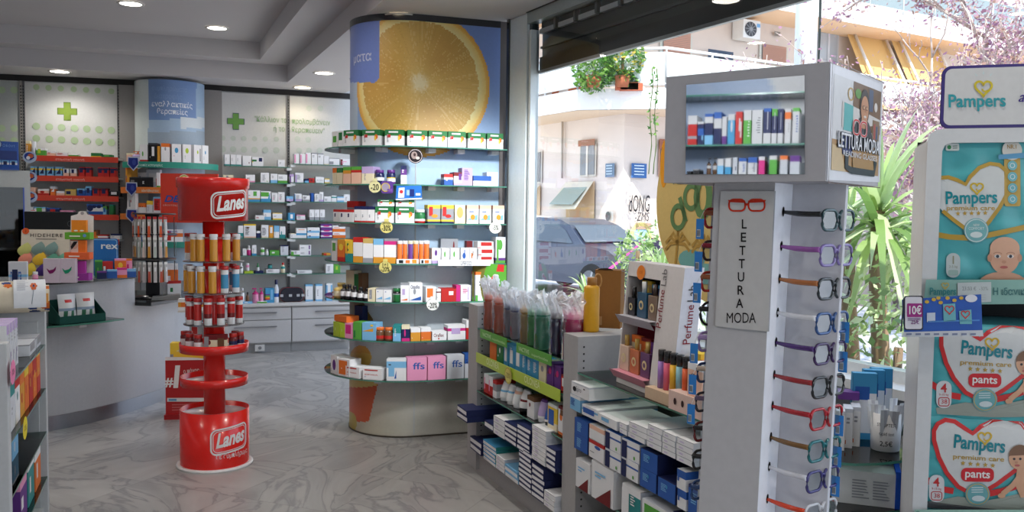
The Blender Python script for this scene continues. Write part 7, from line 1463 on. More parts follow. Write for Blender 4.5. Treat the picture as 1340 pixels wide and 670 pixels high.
def baby(m, fn, cx, cy, w, body=True, side=False):
    SK = (214,164,136); SK2 = (198,146,118); s = w/38.
    if body: fill(m, circ(cx-2*s,cy+37*s,31*s,17*s,22), fn(.0022), SK, rings=2)
    fill(m, circ(cx,cy,19*s,23*s,26), fn(.0030), SK, rings=2); fill(m, circ(cx,cy-9*s,18.4*s,14*s,22), fn(.0034), (216,170,142), rings=2)
    for sx in (-1,1):
        m.poly(circ(cx+sx*18.5*s,cy+3*s,3*s,5*s,10), fn(.0032), SK2)
        m.poly(circ(cx+sx*8*s-1*s,cy+1*s,4*s,2.3*s,12), fn(.0040), (232,226,222)); m.poly(circ(cx+sx*8*s-1*s,cy+1*s,2.1*s,2.1*s,10), fn(.0044), (52,56,70)); m.ring(circ(cx+sx*8*s-1*s,cy-1.5*s,5*s,2.4*s,9,PI,2*PI), .8*s, fn(.0042), (176,126,100), closed=False)
    m.poly(circ(cx-1*s,cy+8*s,3*s,2*s,10), fn(.0040), SK2); m.poly(circ(cx-1*s,cy+14.5*s,5*s,1.8*s,12), fn(.0040), (186,98,92))
def side_baby(m, fn, cx, cy, s):
    SK = (210,162,130)
    fill(m, [(cx-3*s,cy+14*s),(cx+18*s,cy+8*s),(cx+22*s,cy+50*s),(cx+2*s,cy+52*s),(cx-6*s,cy+34*s)], fn(.0022), SK, rings=2)
    m.ring([(cx+2*s,cy+22*s),(cx-9*s,cy+36*s),(cx-22*s,cy+47*s)], 7*s, fn(.0028), SK, closed=False); fill(m, circ(cx-23*s,cy+49*s,5*s,3.5*s,12), fn(.003), SK, rings=1)
    fill(m, circ(cx,cy,14*s,15*s,22), fn(.0032), SK, rings=2); fill(m, [(cx-13*s,cy-3*s)]+circ(cx+1*s,cy-2*s,15*s,15*s,14,PI,2*PI)+[(cx+14*s,cy-4*s)], fn(.0038), (120,84,58), (cx,cy-9*s), rings=1)
    for sx in (-7,1): m.poly(circ(cx+sx*s,cy+1*s,1.8*s,1.6*s,10), fn(.0042), (50,44,50))
    m.poly(circ(cx-4*s,cy+5.5*s,2*s,1.6*s,8), fn(.0040), (194,140,112)); m.poly(circ(cx-3*s,cy+9.5*s,3.6*s,1.5*s,10), fn(.0042), (180,92,88))
def draw1(tt, fn):
    m = MB()
    hp = [(1228,233),(1240,232),(1252,236),(1262.5,241.5),(1268,232),(1280,220),(1294,214.5),(1306,216),(1315,224),(1319,238),(1316,254),(1306,272),(1292,291),(1277,309),(1262,299),(1246,287),(1233,276),(1228,271)]
    hd_ = dense(hp, 3); fill(m, hd_, fn(.0005), (206,210,210), (1275,262), 4); m.ring(hp[:-1][0:17], 5.0, fn(.0012), GOLD, closed=False)
    sw = [(1226,307),(1242,310),(1262,311),(1290,308),(1318,302),(1345,296),(1380,288)]; m.ring(dense(sw,4)[:-4], 7, fn(.0010), GOLD, closed=False)
    m.build('heart_print', SATIN, tt)
    m = MB(); pampers(m, fn(.0022), 1236.5, 1303, 266, 16.5, (0,136,148), .02); logo_heart(m, fn(.0022), 1277, 247.5, 16, (206,176,40)); m.text('premium care', lambda u, v: fn(.0022)(u,-v), 6.2, GOLD, at=(1269,-275), width=62, bold=.012)
    for i in range(5): star(m, fn(.0022), 1252.5+i*8.8, 279.5-.2*i, 3.4, GOLD)
    fill(m, circ(1276,301.5,16,16,24), fn(.0024), (120,180,184), rings=1); m.ring(circ(1276,301.5,14.4,14.4,24), 1.1, fn(.0030), (210,224,222)); m.text('NEW', lambda u, v: fn(.003)(u,-v), 3.4, (226,234,232), at=(1276,-296), width=8); m.text('COMFORT', lambda u, v: fn(.003)(u,-v), 3.6, (226,234,232), at=(1276,-300.5), width=20); m.poly(circ(1276,307,8,4,14), fn(.003), (214,226,226))
    m.poly(rrect(1312.5,196,1333.5,270,3), fn(.0018), (190,158,76)); fill(m, circ(1323,197,13,13,22), fn(.0024), (216,214,206), rings=1); m.text('NR.1', lambda u, v: fn(.003)(u,-v), 5.5, (170,130,50), at=(1323,-195), width=12, bold=.01); m.poly([(1305,203),(1341,200),(1341,207),(1305,209)], fn(.003), (88,150,190))
    for q in range(4): m.poly(circ(1323,217+q*14.6,6.3,6.3,16), fn(.0026), (110,178,188)); m.ring(circ(1323,217+q*14.6,3,3,10), 1, fn(.003), (210,226,228))
    m.poly(rrect(1237.5,331,1255.5,363,8.5), fn(.002), (196,206,206)); m.text('1', lambda u, v: fn(.0026)(u,-v), 11, (150,150,120), at=(1246.5,-345), bold=.01); m.text('2-5 kg', lambda u, v: fn(.0026)(u,-v), 3.2, (140,146,130), at=(1246.5,-350)); m.poly(rrect(1240,353,1253,360,2), fn(.0026), (160,186,180))
    m.poly(rrect(1237,188,1254.5,197.5,2), fn(.002), (216,222,218)); m.poly(circ(1241.5,193,2.6,2.8,10), fn(.0026), (60,150,90)); m.poly([(1246,191),(1252,190.6),(1252,192),(1246,192.3)], fn(.0026), (140,160,150)); m.poly([(1246,193.6),(1252,193.2),(1252,194.6),(1246,195)], fn(.0026), (140,160,150))
    m.build('pack_lettering', SATIN, tt)
    m = MB(); baby(m, fn, 1313, 334, 40); m.build('baby_print', SATIN, tt)
pack(1222, 181, 1400, 371, -.02, 'turquoise size 1 diaper pack with gold heart and baby face on the top shelf', draw1)
RDH = (206,48,50)
def draw2(dx, dy):
    def d(tt, fn_):
        fn = lambda o: (lambda px, py: fn_(o)(px+dx, py+dy))
        m = MB()
        hp = [(1231,452),(1231,440),(1236,431),(1246,426),(1258,428),(1270,436),(1281,443),(1292,434),(1308,426),(1325,424),(1345,430),(1356,446),(1352,466),(1336,490),(1312,508),(1285,524),(1262,512),(1247,494),(1237,474)]
        fill(m, dense(hp,3), fn(.0005), (206,208,208), (1288,465), 4)
        lo = [(1205,538),(1214,528),(1250,526),(1290,530),(1330,522),(1400,505),(1400,560),(1215,560)]
        fill(m, dense([(1224,533),(1262,525),(1300,530),(1345,520),(1400,508),(1400,543),(1300,545),(1226,541)],4), fn(.0004), (160,166,156), (1305,535), 2)
        m.ring(hp, 5.6, fn(.0012), RDH)
        m.ring(dense([(1214,499),(1228,508),(1244,516),(1262,519)],3)[:-3], 8, fn(.0011), RDH, closed=False); m.ring(dense([(1300,521),(1320,517),(1345,508),(1390,492)],3)[:-3], 8, fn(.0011), RDH, closed=False)
        m.build('heart_print', SATIN, tt)
        m = MB(); pampers(m, fn(.0022), 1255.5, 1322, 464, 17.5, (0,128,142), -.10); logo_heart(m, fn(.0022), 1296.5, 449.5, 17, (206,170,40))
        m.text('premium care', lambda u, v: fn(.0022)(u,-v), 6.4, GOLD, at=(1288,-477), width=66, bold=.012, rot=-.05)
        for i in range(5): star(m, fn(.0022), 1268+i*9.6, 481+i*.7, 3.5, GOLD)
        m.poly(rrect(1265.5,487,1308,505,7), fn(.0020), (204,36,48)); m.text('pants', lambda u, v: fn(.0028)(u,-v), 10.5, (232,226,224), at=(1286.5,-499.5), width=32, bold=.02, rot=-.04)
        fill(m, circ(1287,521.5,16,15.5,24), fn(.0024), (110,172,178), rings=1); m.ring(circ(1287,521.5,14.2,13.6,24), 1.1, fn(.003), (200,170,100)); m.poly(circ(1288,527,8.5,4,14), fn(.003), (210,222,224)); 
        for q in range(3): m.poly([(1279,512+q*3),(1294,511.6+q*3),(1294,513+q*3),(1279,513.4+q*3)], fn(.003), (196,214,216))
        m.poly(rrect(1224.5,497,1244,533,9), fn(.002), (216,218,220)); m.text('4', lambda u, v: fn(.0026)(u,-v), 12, (196,50,52), at=(1234,-512), bold=.012); m.text('9-15 kg', lambda u, v: fn(.0026)(u,-v), 3, (196,90,90), at=(1234,-516.5)); m.ring(rrect(1227.5,519,1241,530,3), 1.1, fn(.0026), (196,60,60)); m.text('38', lambda u, v: fn(.0026)(u,-v), 6, (196,50,52), at=(1234.5,-527))
        m.build('pack_lettering', SATIN, tt)
        m = MB(); side_baby(m, fn, 1341, 474, 1.0); m.build('baby_print', SATIN, tt)
    return d
pack(1214, 421, 1400, 544, -.03, 'turquoise size 4 diaper pants pack with red heart, the higher of two', draw2(0,0), bul=.016)
pack(1205, 541, 1400, 667, -.03, 'turquoise size 4 diaper pants pack with red heart, the lower of two', draw2(-9.5,122.5), bul=.016)
# blue wobbler card
c0 = DPL(.09); t = empty('promo_card', 'blue glossy promotion card reading 10€ and 25€ clipped before the diaper packs', 'sign', c0(1180,436)); to2 = Vector(t.location)
cf = lambda off: (lambda px, py: DPL(.09+off)(px, py)-to2)
m = MB(); P4 = [(1180,392),(1284,385),(1285.5,432),(1183,434.5)]; m.poly(P4, cf(0), (34,88,180)); m.poly(P4, cf(-.002), (60,90,140)); m.poly([(1182,434.5),(1286,432),(1287,440),(1180,441)], cf(.001), (206,210,216)); b_ = m.build('card', SATIN, t)
m = MB(); m.poly([(1178,434),(1180,434),(1184,390),(1182,390)], cf(.004), (40,40,60))
m.poly(rrect(1183,387,1208,432,3), cf(.003), (40,44,60)); m.poly(rrect(1184.5,388.5,1206.5,430.5,2.5), cf(.004), (224,222,230)); m.poly(rrect(1187,397,1207,415,1.5), cf(.005), (160,40,130)); m.text('10€', lambda u, v: cf(.006)(u,-v), 11, (240,236,240), at=(1197,-411), width=16, bold=.02); m.text('25€', lambda u, v: cf(.006)(u,-v), 6, (120,50,120), at=(1197.5,-424), width=11, bold=.012)
for q in range(2): m.poly([(1188,416.5+q*2),(1205,416+q*2),(1205,417+q*2),(1188,417.5+q*2)], cf(.005), (120,80,140))
m.poly(circ(1271,390.5,8,5,14), cf(.003), (226,228,236))
for x, y in ((1213,395),(1222,392),(1231,396),(1240,390),(1249,393),(1258,390),(1228,390)): m.poly(circ(x,y,3,2.4,8), cf(.003), (206,170,60))
m.poly([(1234,398),(1250,397),(1251,420),(1235,421)], cf(.003), (110,180,190)); m.ring(heart_px(1242.5,406,12,11,20), 1.4, cf(.004), (206,50,56)); m.poly([(1255,407),(1271,405),(1272,424),(1256,424)], cf(.003), (110,180,190)); m.ring(heart_px(1263.5,412,11,10,20), 1.4, cf(.004), (206,50,56)); m.poly([(1214,420),(1282,418),(1282,420),(1214,422)], cf(.003), (80,140,210)); m.poly([(1213,409.5),(1224,409),(1224,421),(1213,421.5)], cf(.003), (196,206,222))
for q in range(8): m.poly([(1186+q*12,436.2),(1193+q*12,436),(1193+q*12,438.4),(1186+q*12,438.6)], cf(.003), (120,130,160))
m.build('card_print', SATIN, t)
NAMES['box'] = 'tea_carton'
# ================================================================= LEFT GONDOLA (near the camera)
LF = Vector((-2.235, 4.2, 0)); LN = Vector((-1.84, 3.2, 0)); lg = (LN-LF).normalized(); lo_ = Vector((.93,.37,0)).normalized(); LH = 1.05; LL = (LN-LF).length
def LP(t, d=0., z=0.): return LF+lg*t-lo_*d+Vector((0,0,z))
t = empty('display_gondola', 'grey display gondola at the picture edge with a patterned bag on top', 'shelving unit', LF)
def lslab(m, t0, t1, d0, d1, z0, z1, col): ps = [LP(t0,d0)-LF, LP(t1,d0)-LF, LP(t1,d1)-LF, LP(t0,d1)-LF]; m.prism([(p.x,p.y) for p in ps], z0, z1, col)
m = MB(); lslab(m, 0, .05, 0, .5, 0, LH, (184,186,188)); lslab(m, .05,.056,.03,.47,.06,LH-.05,(176,178,180)); m.build('upright', MATTE, t, bevel=.003)
m = MB(); lslab(m, LL, LL+.06, -.0, .5, 0, LH, (190,192,194)); m.build('upright', MATTE, t, bevel=.003)
m = MB(); lslab(m, .05, LL, .46, .48, 0, LH-.1, (176,178,180)); m.build('back_panel', MATTE, t)
m = MB(); lslab(m, 0, LL+.06, .02, .48, 0, .10, (176,178,180)); m.build('plinth', MATTE, t)
def lz(px, py): return APL(px, py, LF, lo_).z
lpath = [tuple(LP(.05)[:2]), tuple(LP(LL)[:2])]
LZ = [lz(46,466), lz(46,530), lz(48,590), lz(50,652)]
for i, z in enumerate(LZ):
    ps = [LP(.06), LP(LL), LP(LL,.45), LP(.06,.45)]; glass_shelf_from_poly([(p.x,p.y) for p in ps], z, 'glass_shelf', f'glass shelf of the grey gondola at the picture edge, {["topmost","second","third","fourth"][i]} of four', 'glass shelves of the gondola at the edge')
def lrow(i, items, nm): shelf_row(lpath, LZ[i]+.001, items, nm, 'the patterned bag', from_end=True, depth=.14, group='products on '+nm, setback=.0)
def lput(tpos, d, i, w, dep, h, sp, label, grp=None, rz=0): 
    p = LP(tpos, d, LZ[i]+.001); product('box', sp, p, math.atan2(-lg.y,-lg.x)+rz, w, dep, h, label, grp)
for j in range(4): lput(.62+.07*j, .12, 0, .06, .16, .19, 'U8L2 V1124 V3344 ~E5689 ^W', f'white carton with purple stripes in the grey edge gondola, {ORD[j+1]} from its far upright', 'white purple-striped cartons')
for j in range(2): lput(.10+.22*j, .10, 0, .2, .16, .05+.0*j, 'U9E1 E1389 _U', f'flat pale carton on the top glass of the edge gondola, {ORD[j+1]} from its far upright', 'flat pale cartons')
for j, sp in enumerate(('R4O5Y1 oY2436 Y4655','O6R4 oY3557 Y1223','R7O3 Y2436 oO4668','O8Y2 R2436','A7O3 R2345','W8R2 oT3557','U7T3 ~E2345')): lput(.14+.125*j, .10, 1, .11, .16, .19-.01*(j%2), sp, f'{("red and orange","orange and red","dark orange-red","orange and yellow","amber","white and red","pale teal")[j]} tea carton in the edge gondola', 'bright cartons in the edge gondola')
for j, sp in enumerate(('S9W1 W3347','Q9W1 oW2345')): lput(.50+.2*j, .14, 2, .16, .14, .10, sp, f'{("light blue","bright blue")[j]} carton on the third glass of the edge gondola', None)
for j, sp in enumerate(('O8W2 W2347','T9W1 W2347','V8P2 W1346')): lput(.22+.22*j, .10, 3, .18, .16, .17, sp, f'{("orange","teal","purple")[j]} carton on the lowest glass of the edge gondola', None)
for (px, py, c, txt, nm) in ((17,487,(226,130,170),'-10%','pink round price tag clipped to the top glass of the edge gondola'),(33,560,(226,206,60),'-20%','yellow price tag hanging in the edge gondola')):
    p = APL(px, py, LF+lo_*.01, lo_); m = MB(); fn = lambda o: (lambda u, v: -lg*(-u)*1+lo_*o+Vector((0,0,v))); m.poly(circ(0,0,.06,.045,18), fn(0), c); m.text(txt, lambda u, v: fn(.002)(u,v), .022, (60,50,50), at=(0,-.008)); tag(m.build('price_tag', MATTE, loc=p), nm, 'price tag')
# patterned bag with a white sheet on top
c = AZ(12, 402, LH); c = LP(.12,.13,LH); t = empty('patterned_bag', 'cream bag printed with blue and orange flowers lying on the grey gondola', 'bag', c+Vector((0,0,.001)), R(30))
L, D, H = .31, .2, .145
def bagp(u, v):
    a = 2*PI*v; x = (u-.5)*L; e = (1-(2*abs(u-.5))**4)**.5 if abs(u-.5) < .5 else 0; e = max(.72, e)
    return (x, D/2*math.cos(a)*e*(1 if math.sin(a) > 0 else 1), H/2+H/2*math.copysign(abs(math.sin(a))**.6, math.sin(a))*(e if math.sin(a) > 0 else 1))
rr = random.Random(9); bl_ = [(rr.random(), rr.random(), rr.choice(((44,66,124),(200,104,44),(36,52,100),(216,150,70))), rr.uniform(.05,.085)) for _ in range(40)]
def bcol_(u, v):
    for x, y, c_, r_ in bl_:
        dy = min(abs(v-y), 1-abs(v-y))
        if ((u-x)/r_)**2+(dy/(r_*.62))**2 < 1: return c_
    return (216,204,182)
m = MB(); m.grid(bagp, 60, 70, bcol_); m.face([bagp(0,v/24) for v in range(24)], (206,196,176)); m.face([bagp(1,v/24) for v in range(24)][::-1], (206,196,176)); m.build('body', MATTE, t)
t = empty('leaflet', 'white paper sheet with orange flower draped over the patterned bag', 'paper', c+Vector((0,0,.001)), R(30))
def sheet(o): 
    def f(u, v):
        a = R(100)+R(110)*v if False else R(95+105*(1-v)); x = .075+(u-.5)*.13
        return (x, -(D/2+.006+o)*math.sin(a-R(90))*1.02, H/2+(H/2+.008+o)*math.copysign(abs(math.cos(a-R(90)))**.6, math.cos(a-R(90))))
    return f
m = MB(); m.grid(sheet(0), 12, 16, (224,226,230)); m.build('sheet', MATTE, t)
m = MB(); f = sheet(.002)
for i in range(6):
    a = 2*PI*i/6; m.poly(circ(.62+.07*math.cos(a),.50+.10*math.sin(a),.045,.06,10), f, (206,110,70))
m.poly(circ(.62,.50,.03,.05,10), sheet(.0035), (60,70,120)); m.ring([(.62,.42),(.6,.25),(.55,.12)], .012, f, (60,90,110), closed=False)
for q in range(9): m.poly([(.10,.84-q*.06),(.36+.1*(q%3 == 0),.84-q*.06),(.36+.1*(q%3 == 0),.855-q*.06),(.10,.855-q*.06)], f, (150,154,166))
m.poly([(.66,.92),(.88,.92),(.88,.95),(.66,.95)], f, (60,90,170)); m.build('print', MATTE, t)
# ================================================================= STREET OUTSIDE
GZ = -.12
mb = MB(); p = [WP(-14,0,.2), WP(30,0,.2), WP(30,0,70), WP(-40,0,70)]
mb.face([(q.x,q.y,GZ) for q in p], 'W'); struct(mb.build('road', surface('pale_asphalt', (176,176,180), .9, .08, 6, .1)))
mb = MB(); p = [WP(-14,0,.2), WP(30,0,.2), WP(30,0,2.6), WP(-14,0,2.6)]; mb.prism([(q.x,q.y) for q in p], GZ, GZ+.1, (196,192,188)); struct(mb.build('pavement', surface('pavement_slabs', (196,192,186), .85, .08, 3)))
# building across the street
Yc = 25.; BCN = AY(815, 270, Yc); BCN.z = 0
bl_dir = Vector((-.52,.855,0)).normalized(); br_dir = Vector((.86,.51,0)).normalized()
bl_n = Vector((-bl_dir.y,bl_dir.x,0)); bl_n = bl_n if bl_n.dot(-BCN) > 0 else -bl_n
br_n = Vector((br_dir.y,-br_dir.x,0)); br_n = br_n if br_n.dot(-BCN) > 0 else -br_n
def zl(px, py): return APL(px, py, BCN, bl_n)
def zr(px, py): return APL(px, py, BCN, br_n)
t = empty('apartment_building', 'pale corner apartment building across the street with white balconies', 'building', BCN); bo = Vector(t.location)
WALLC = (216,202,192)
def part(m, name, mat=MATTE, par=None): o = m.build(name, mat, par or t); return o
m = MB()
a = BCN+bl_dir*30; b = BCN+br_dir*34; H = 14
m.face([a-bo+Vector((0,0,GZ)), Vector((0,0,GZ)), Vector((0,0,H)), a-bo+Vector((0,0,H))], WALLC); m.face([Vector((0,0,GZ)), b-bo+Vector((0,0,GZ)), b-bo+Vector((0,0,H)), Vector((0,0,H))], WALLC)
m.face([a-bo+Vector((0,0,H)),Vector((0,0,H)),b-bo+Vector((0,0,H)),b+(a-BCN)-bo+Vector((0,0,H))], WALLC)
bw = part(m, 'wall', surface('render_wall', WALLC, .9, .05, .6, .05))
def fl(off): return lambda u, v: bl_dir*u+bl_n*off+Vector((0,0,v))
def fr2(off): return lambda u, v: br_dir*u+br_n*off+Vector((0,0,v))
def ul(px, py): q = zl(px,py)-BCN; return q.dot(bl_dir), q.z
def ur(px, py): q = zr(px,py)-BCN; return q.dot(br_dir), q.z
def rect(m, f, uv, x0, y0, x1, y1, col, o):
    a = uv(x0,(y0+y1)/2)[0]; b = uv(x1,(y0+y1)/2)[0]; xm = (x0+x1)/2; z1 = uv(xm,y0)[1]; z0 = uv(xm,y1)[1]
    m.face([f(o)(a,z0),f(o)(b,z0),f(o)(b,z1),f(o)(a,z1)], col); return a, b, z0, z1
# plinth, base tone, corner strip
m = MB(); z1 = ur(850,275)[1]; m.face([fr2(.03)(0,GZ),fr2(.03)(34,GZ),fr2(.03)(34,z1*.55),fr2(.03)(0,z1*.55)], (222,178,156)); m.face([fl(.03)(0,GZ),fl(.03)(30,GZ),fl(.03)(30,.9),fl(.03)(0,.9)], (232,226,222)); part(m, 'plinth')
def window(f, uv, x0,y0,x1,y1, shut=None, frame=(206,196,184), glass=(120,120,122)):
    m = MB(); a,b,z0,z1 = rect(m, f, uv, x0,y0,x1,y1, frame, .05); w = part(m, 'window')
    m = MB(); e = (b-a)*.08; m.face([f(.07)(a+e,z0+.05),f(.07)(b-e,z0+.05),f(.07)(b-e,z1-.05),f(.07)(a+e,z1-.05)], glass); 
    m.face([f(.08)((a+b)/2-.05,z0),f(.08)((a+b)/2+.05,z0),f(.08)((a+b)/2+.05,z1),f(.08)((a+b)/2-.05,z1)], frame) if not shut else None
    part(m, 'pane', GLOSS, w)
    if shut:
        m = MB(); n = 22
        for i in range(n):
            q0 = z0+(z1-z0)*i/n; q1 = z0+(z1-z0)*(i+.8)/n; m.face([f(.09)(a+e,q0),f(.09)(b-e,q0),f(.10)(b-e,q1),f(.10)(a+e,q1)], shut)
        part(m, 'roller_blind', MATTE, w)
window(fl, ul, 760, 186, 782, 231); window(fl, ul, 692, 198, 711, 240, glass=(90,84,86)); window(fr2, ur, 860, 184, 892, 232, frame=(170,130,110), glass=(84,80,80))
m = MB(); rect(m, fl, ul, 760, 183, 782, 191, (156,110,92), .1); rect(m, fr2, ur, 860,183,890,196,(150,96,78),.1); part(m, 'blind_box')
# tilted basement window frames
for x0,y0,x1,y1 in ((743,238,780,274),(693,243,709,271)):
    m = MB(); a = ul(x0,(y0+y1)/2)[0]; b = ul(x1,(y0+y1)/2)[0]; zt = ul((x0+x1)/2,y0)[1]; zb = ul((x0+x1)/2,y1)[1]
    m.face([fl(.06)(a,zb-.3),fl(.06)(b,zb-.3),fl(.06)(b,zt),fl(.06)(a,zt)], (206,176,140)); w = part(m, 'basement_window')
    m = MB(); m.face([fl(.1)(a,zt),fl(.1)(b,zt),fl(.75)(b,zb),fl(.75)(a,zb)], (216,206,186)); ln = .12; part(m, 'open_sash', MATTE, w)
    m = MB(); m.face([fl(.16)(a-.12*(1 if a<b else -1)*-1,zt-.1),fl(.16)(b+.12*(-1 if a<b else 1),zt-.1),fl(.78)(b+.12*(-1 if a<b else 1),zb+.14),fl(.78)(a-.12*(1 if a<b else -1)*-1,zb+.14)], (150,168,160)); part(m, 'pane', GLOSS, w)
# street-name plates
for f, uv, x0,y0,x1,y1,c,nm in ((fl,ul,795,214,807,232,(110,130,150),0),(fr2,ur,824,214,844,233,(66,106,160),1)):
    m = MB(); a,b,z0,z1 = rect(m, f, uv, x0,y0,x1,y1,c,.08); w = part(m, 'street_plate'); m = MB()
    for i in range(4): m.face([f(.1)(a+(b-a)*.15,z1-(z1-z0)*(.2+.2*i)),f(.1)(a+(b-a)*.8,z1-(z1-z0)*(.2+.2*i)),f(.1)(a+(b-a)*.8,z1-(z1-z0)*(.12+.2*i)),f(.1)(a+(b-a)*.15,z1-(z1-z0)*(.12+.2*i))], (190,206,222))
    part(m, 'plate_lines', MATTE, w)
m = MB(); a0_, z0 = ur(834,277); a1_ = ur(846,277)[0]; am = (ur(821,277)[0]+ur(848,277)[0])/2
m.text('dONG', fr2(.06), .5, (40,38,42), at=(am, z0), width=abs(ur(848,277)[0]-ur(821,277)[0]), shear=.1); m.text('-ZMS', fr2(.06), .26, (60,54,58), at=(am+.1, ur(834,289)[1]), width=abs(ur(843,288)[0]-ur(824,288)[0]), shear=.2); part(m, 'graffiti')
m = MB(); rect(m, fr2, ur, 828,296,850,330,(150,186,204),.07); rect(m, fr2, ur, 829,292,850,300,(166,140,120),.09); m.ring(circ(ur(836,312)[0],ur(836,312)[1],.35,.42,20), .12, fr2(.09), (214,206,130)); part(m, 'painted_hatch')
m = MB(); rect(m, fl, ul, 796,277,806,289,(190,186,180),.1); m.poly(circ(ul(800.5,283)[0],ul(800.5,283)[1],.12,.14,10), fl(.14), (90,90,90)); part(m, 'meter_box')
m = MB(); q = ul(739,180)[0]; q2 = ul(697,180)[0]; m.tube([fl(.1)(ul(739,175)[0],5.2-.3),fl(.1)(ul(739,230)[0],2.6)], .04, (170,160,150), 6); m.tube([fl(.1)(ul(739,175)[0],4.9),fl(.1)(ul(700,178)[0]+2,4.9)], .04, (190,180,170), 6); part(m, 'drain_pipe')
# balconies: lower one wraps the corner
def balcony(z0, th, out, L1, L2, rail_h, name_col=(232,228,226), soff=(214,190,166), glassc=(214,222,220), lower=True):
    pts = []
    o1 = bl_dir*L1; o2 = br_dir*L2; cr_ = (bl_n*out+br_n*out)*.98
    poly = [o1, o1+bl_n*out, bl_n*out*1.0+bl_dir*.2, br_n*out+br_dir*.2, o2+br_n*out, o2, Vector((0,0,0))]
    m = MB(); m.prism([(q.x,q.y) for q in poly], z0, z0+th, name_col); s = part(m, 'balcony_slab', surface('white_slab', name_col, .9, .03, 1))
    m = MB(); m.face([(q.x,q.y,z0-.01) for q in poly][::-1], soff); part(m, 'soffit', MATTE, s)
    e = [poly[1],poly[2],poly[3],poly[4]]
    m = MB()
    for a, b in zip(e, e[1:]): m.face([a+Vector((0,0,z0+th+.12)),b+Vector((0,0,z0+th+.12)),b+Vector((0,0,z0+th+rail_h-.1)),a+Vector((0,0,z0+th+rail_h-.1))], glassc)
    part(m, 'balustrade', GLOSS, s)
    m = MB()
    for z in (z0+th+.1, z0+th+rail_h): m.tube([q+Vector((0,0,z)) for q in e], .04, (226,226,226), 6)
    for a, b in zip(e, e[1:]):
        n = max(1, int((b-a).length/1.6))
        for i in range(n+1): q = a+(b-a)*i/n; m.tube([q+Vector((0,0,z0+th)), q+Vector((0,0,z0+th+rail_h))], .03, (210,210,210), 5)
    part(m, 'railing', MATTE, s)
zbal = AY(796,140,23.6).z; zbt = AY(796,112,23.6).z
balcony(zbal, zbt-zbal, 1.5, 26, 33, 1.05)
zb2 = zbal+3.15
balcony(zb2, .55, 1.5, 26, 33, 1.15, glassc=(128,140,142), soff=(232,196,160))
# upper-floor openings with salmon blinds
for x0,y0,x1,y1 in ((862,42,904,95),(992,60,1029,84),(880,42,906,100)): 
    if x0 != 880: window(fr2, ur, x0,y0,x1,y1, (196,150,132), (206,206,196))
window(fl, ul, 700, 88, 735, 120, (150,110,80), (190,180,170)); window(fr2, ur, 1068, 35, 1096, 82, None, (200,200,204), (170,174,180))
m = MB(); a,b,z0,z1 = rect(m, fr2, ur, 917,68,950,95,(70,84,104),.3); rect(m, fr2, ur, 930,72,940,93,(40,48,60),.32); part(m, 'balcony_cupboard')
ac = empty('air_conditioner', 'white air conditioner unit on the wall over the balcony', 'air conditioner', zr(968,42)+br_n*.25); k = zr(968,42).y/F
fa = lambda o: (lambda u, v: br_dir*u*1.25+br_n*o+Vector((0,0,v)))
m = MB(); w, h = 24*k/2, 23*k/2
P8 = [fa(o)(u,v) for o in (.25,-.2) for u,v in ((-w,-h),(w,-h),(w,h),(-w,h))]; m.mesh(P8, [(0,1,2,3),(7,6,5,4),(0,4,5,1),(1,5,6,2),(2,6,7,3),(3,7,4,0)], (222,222,220)); m.build('casing', SATIN, ac)
m = MB(); m.poly(circ(-w*.15,0,h*.72,h*.8,24), fa(.26), (70,74,80)); m.poly(circ(-w*.15,0,h*.2,h*.22,12), fa(.28), (150,154,158)); 
for i in range(10): m.ring([(-w*.15,0),(-w*.15+h*.7*math.cos(2*PI*i/10),h*.78*math.sin(2*PI*i/10))], .03, fa(.27), (130,134,140), closed=False)
m.poly([(w*.55,h*.3),(w*.95,h*.3),(w*.95,h*.7),(w*.55,h*.7)], fa(.26), (120,170,216)); m.build('fan_grille', MATTE, ac)
m = MB(); rect(m, fr2, ur, 1010,42,1018,48,(140,134,128),.1); part(m, 'wall_lamp')
# orange awnings
for x0,x1,nm in ((1098,1150,'nearer'),(1152,1215,'farther')):
    q = ur(x0,40); u0 = q[0]; u1 = ur(x1,45)[0]; zt = ur(x0,36)[1]-.2; zb_ = zt-2.6
    aw = empty('awning', f'orange canvas awning over the upper balcony, the {nm} of two', 'awning', BCN+br_dir*u0+br_n*.3+Vector((0,0,zt)), 0, 'orange awnings')
    m = MB(); m.grid(lambda u, v: br_dir*((u1-u0)*u)+br_n*(1.3*v)+Vector((0,0,-2.6*v-.05*math.sin(PI*v))), 6, 6, (214,174,112)); m.build('canvas', MATTE, aw)
    m = MB()
    for f_ in (.12,.9): m.tube([br_dir*((u1-u0)*f_)+br_n*.1, br_dir*((u1-u0)*f_)+br_n*1.4+Vector((0,0,-2.5))], .05, (220,214,206), 6)
    m.build('arm', MATTE, aw)
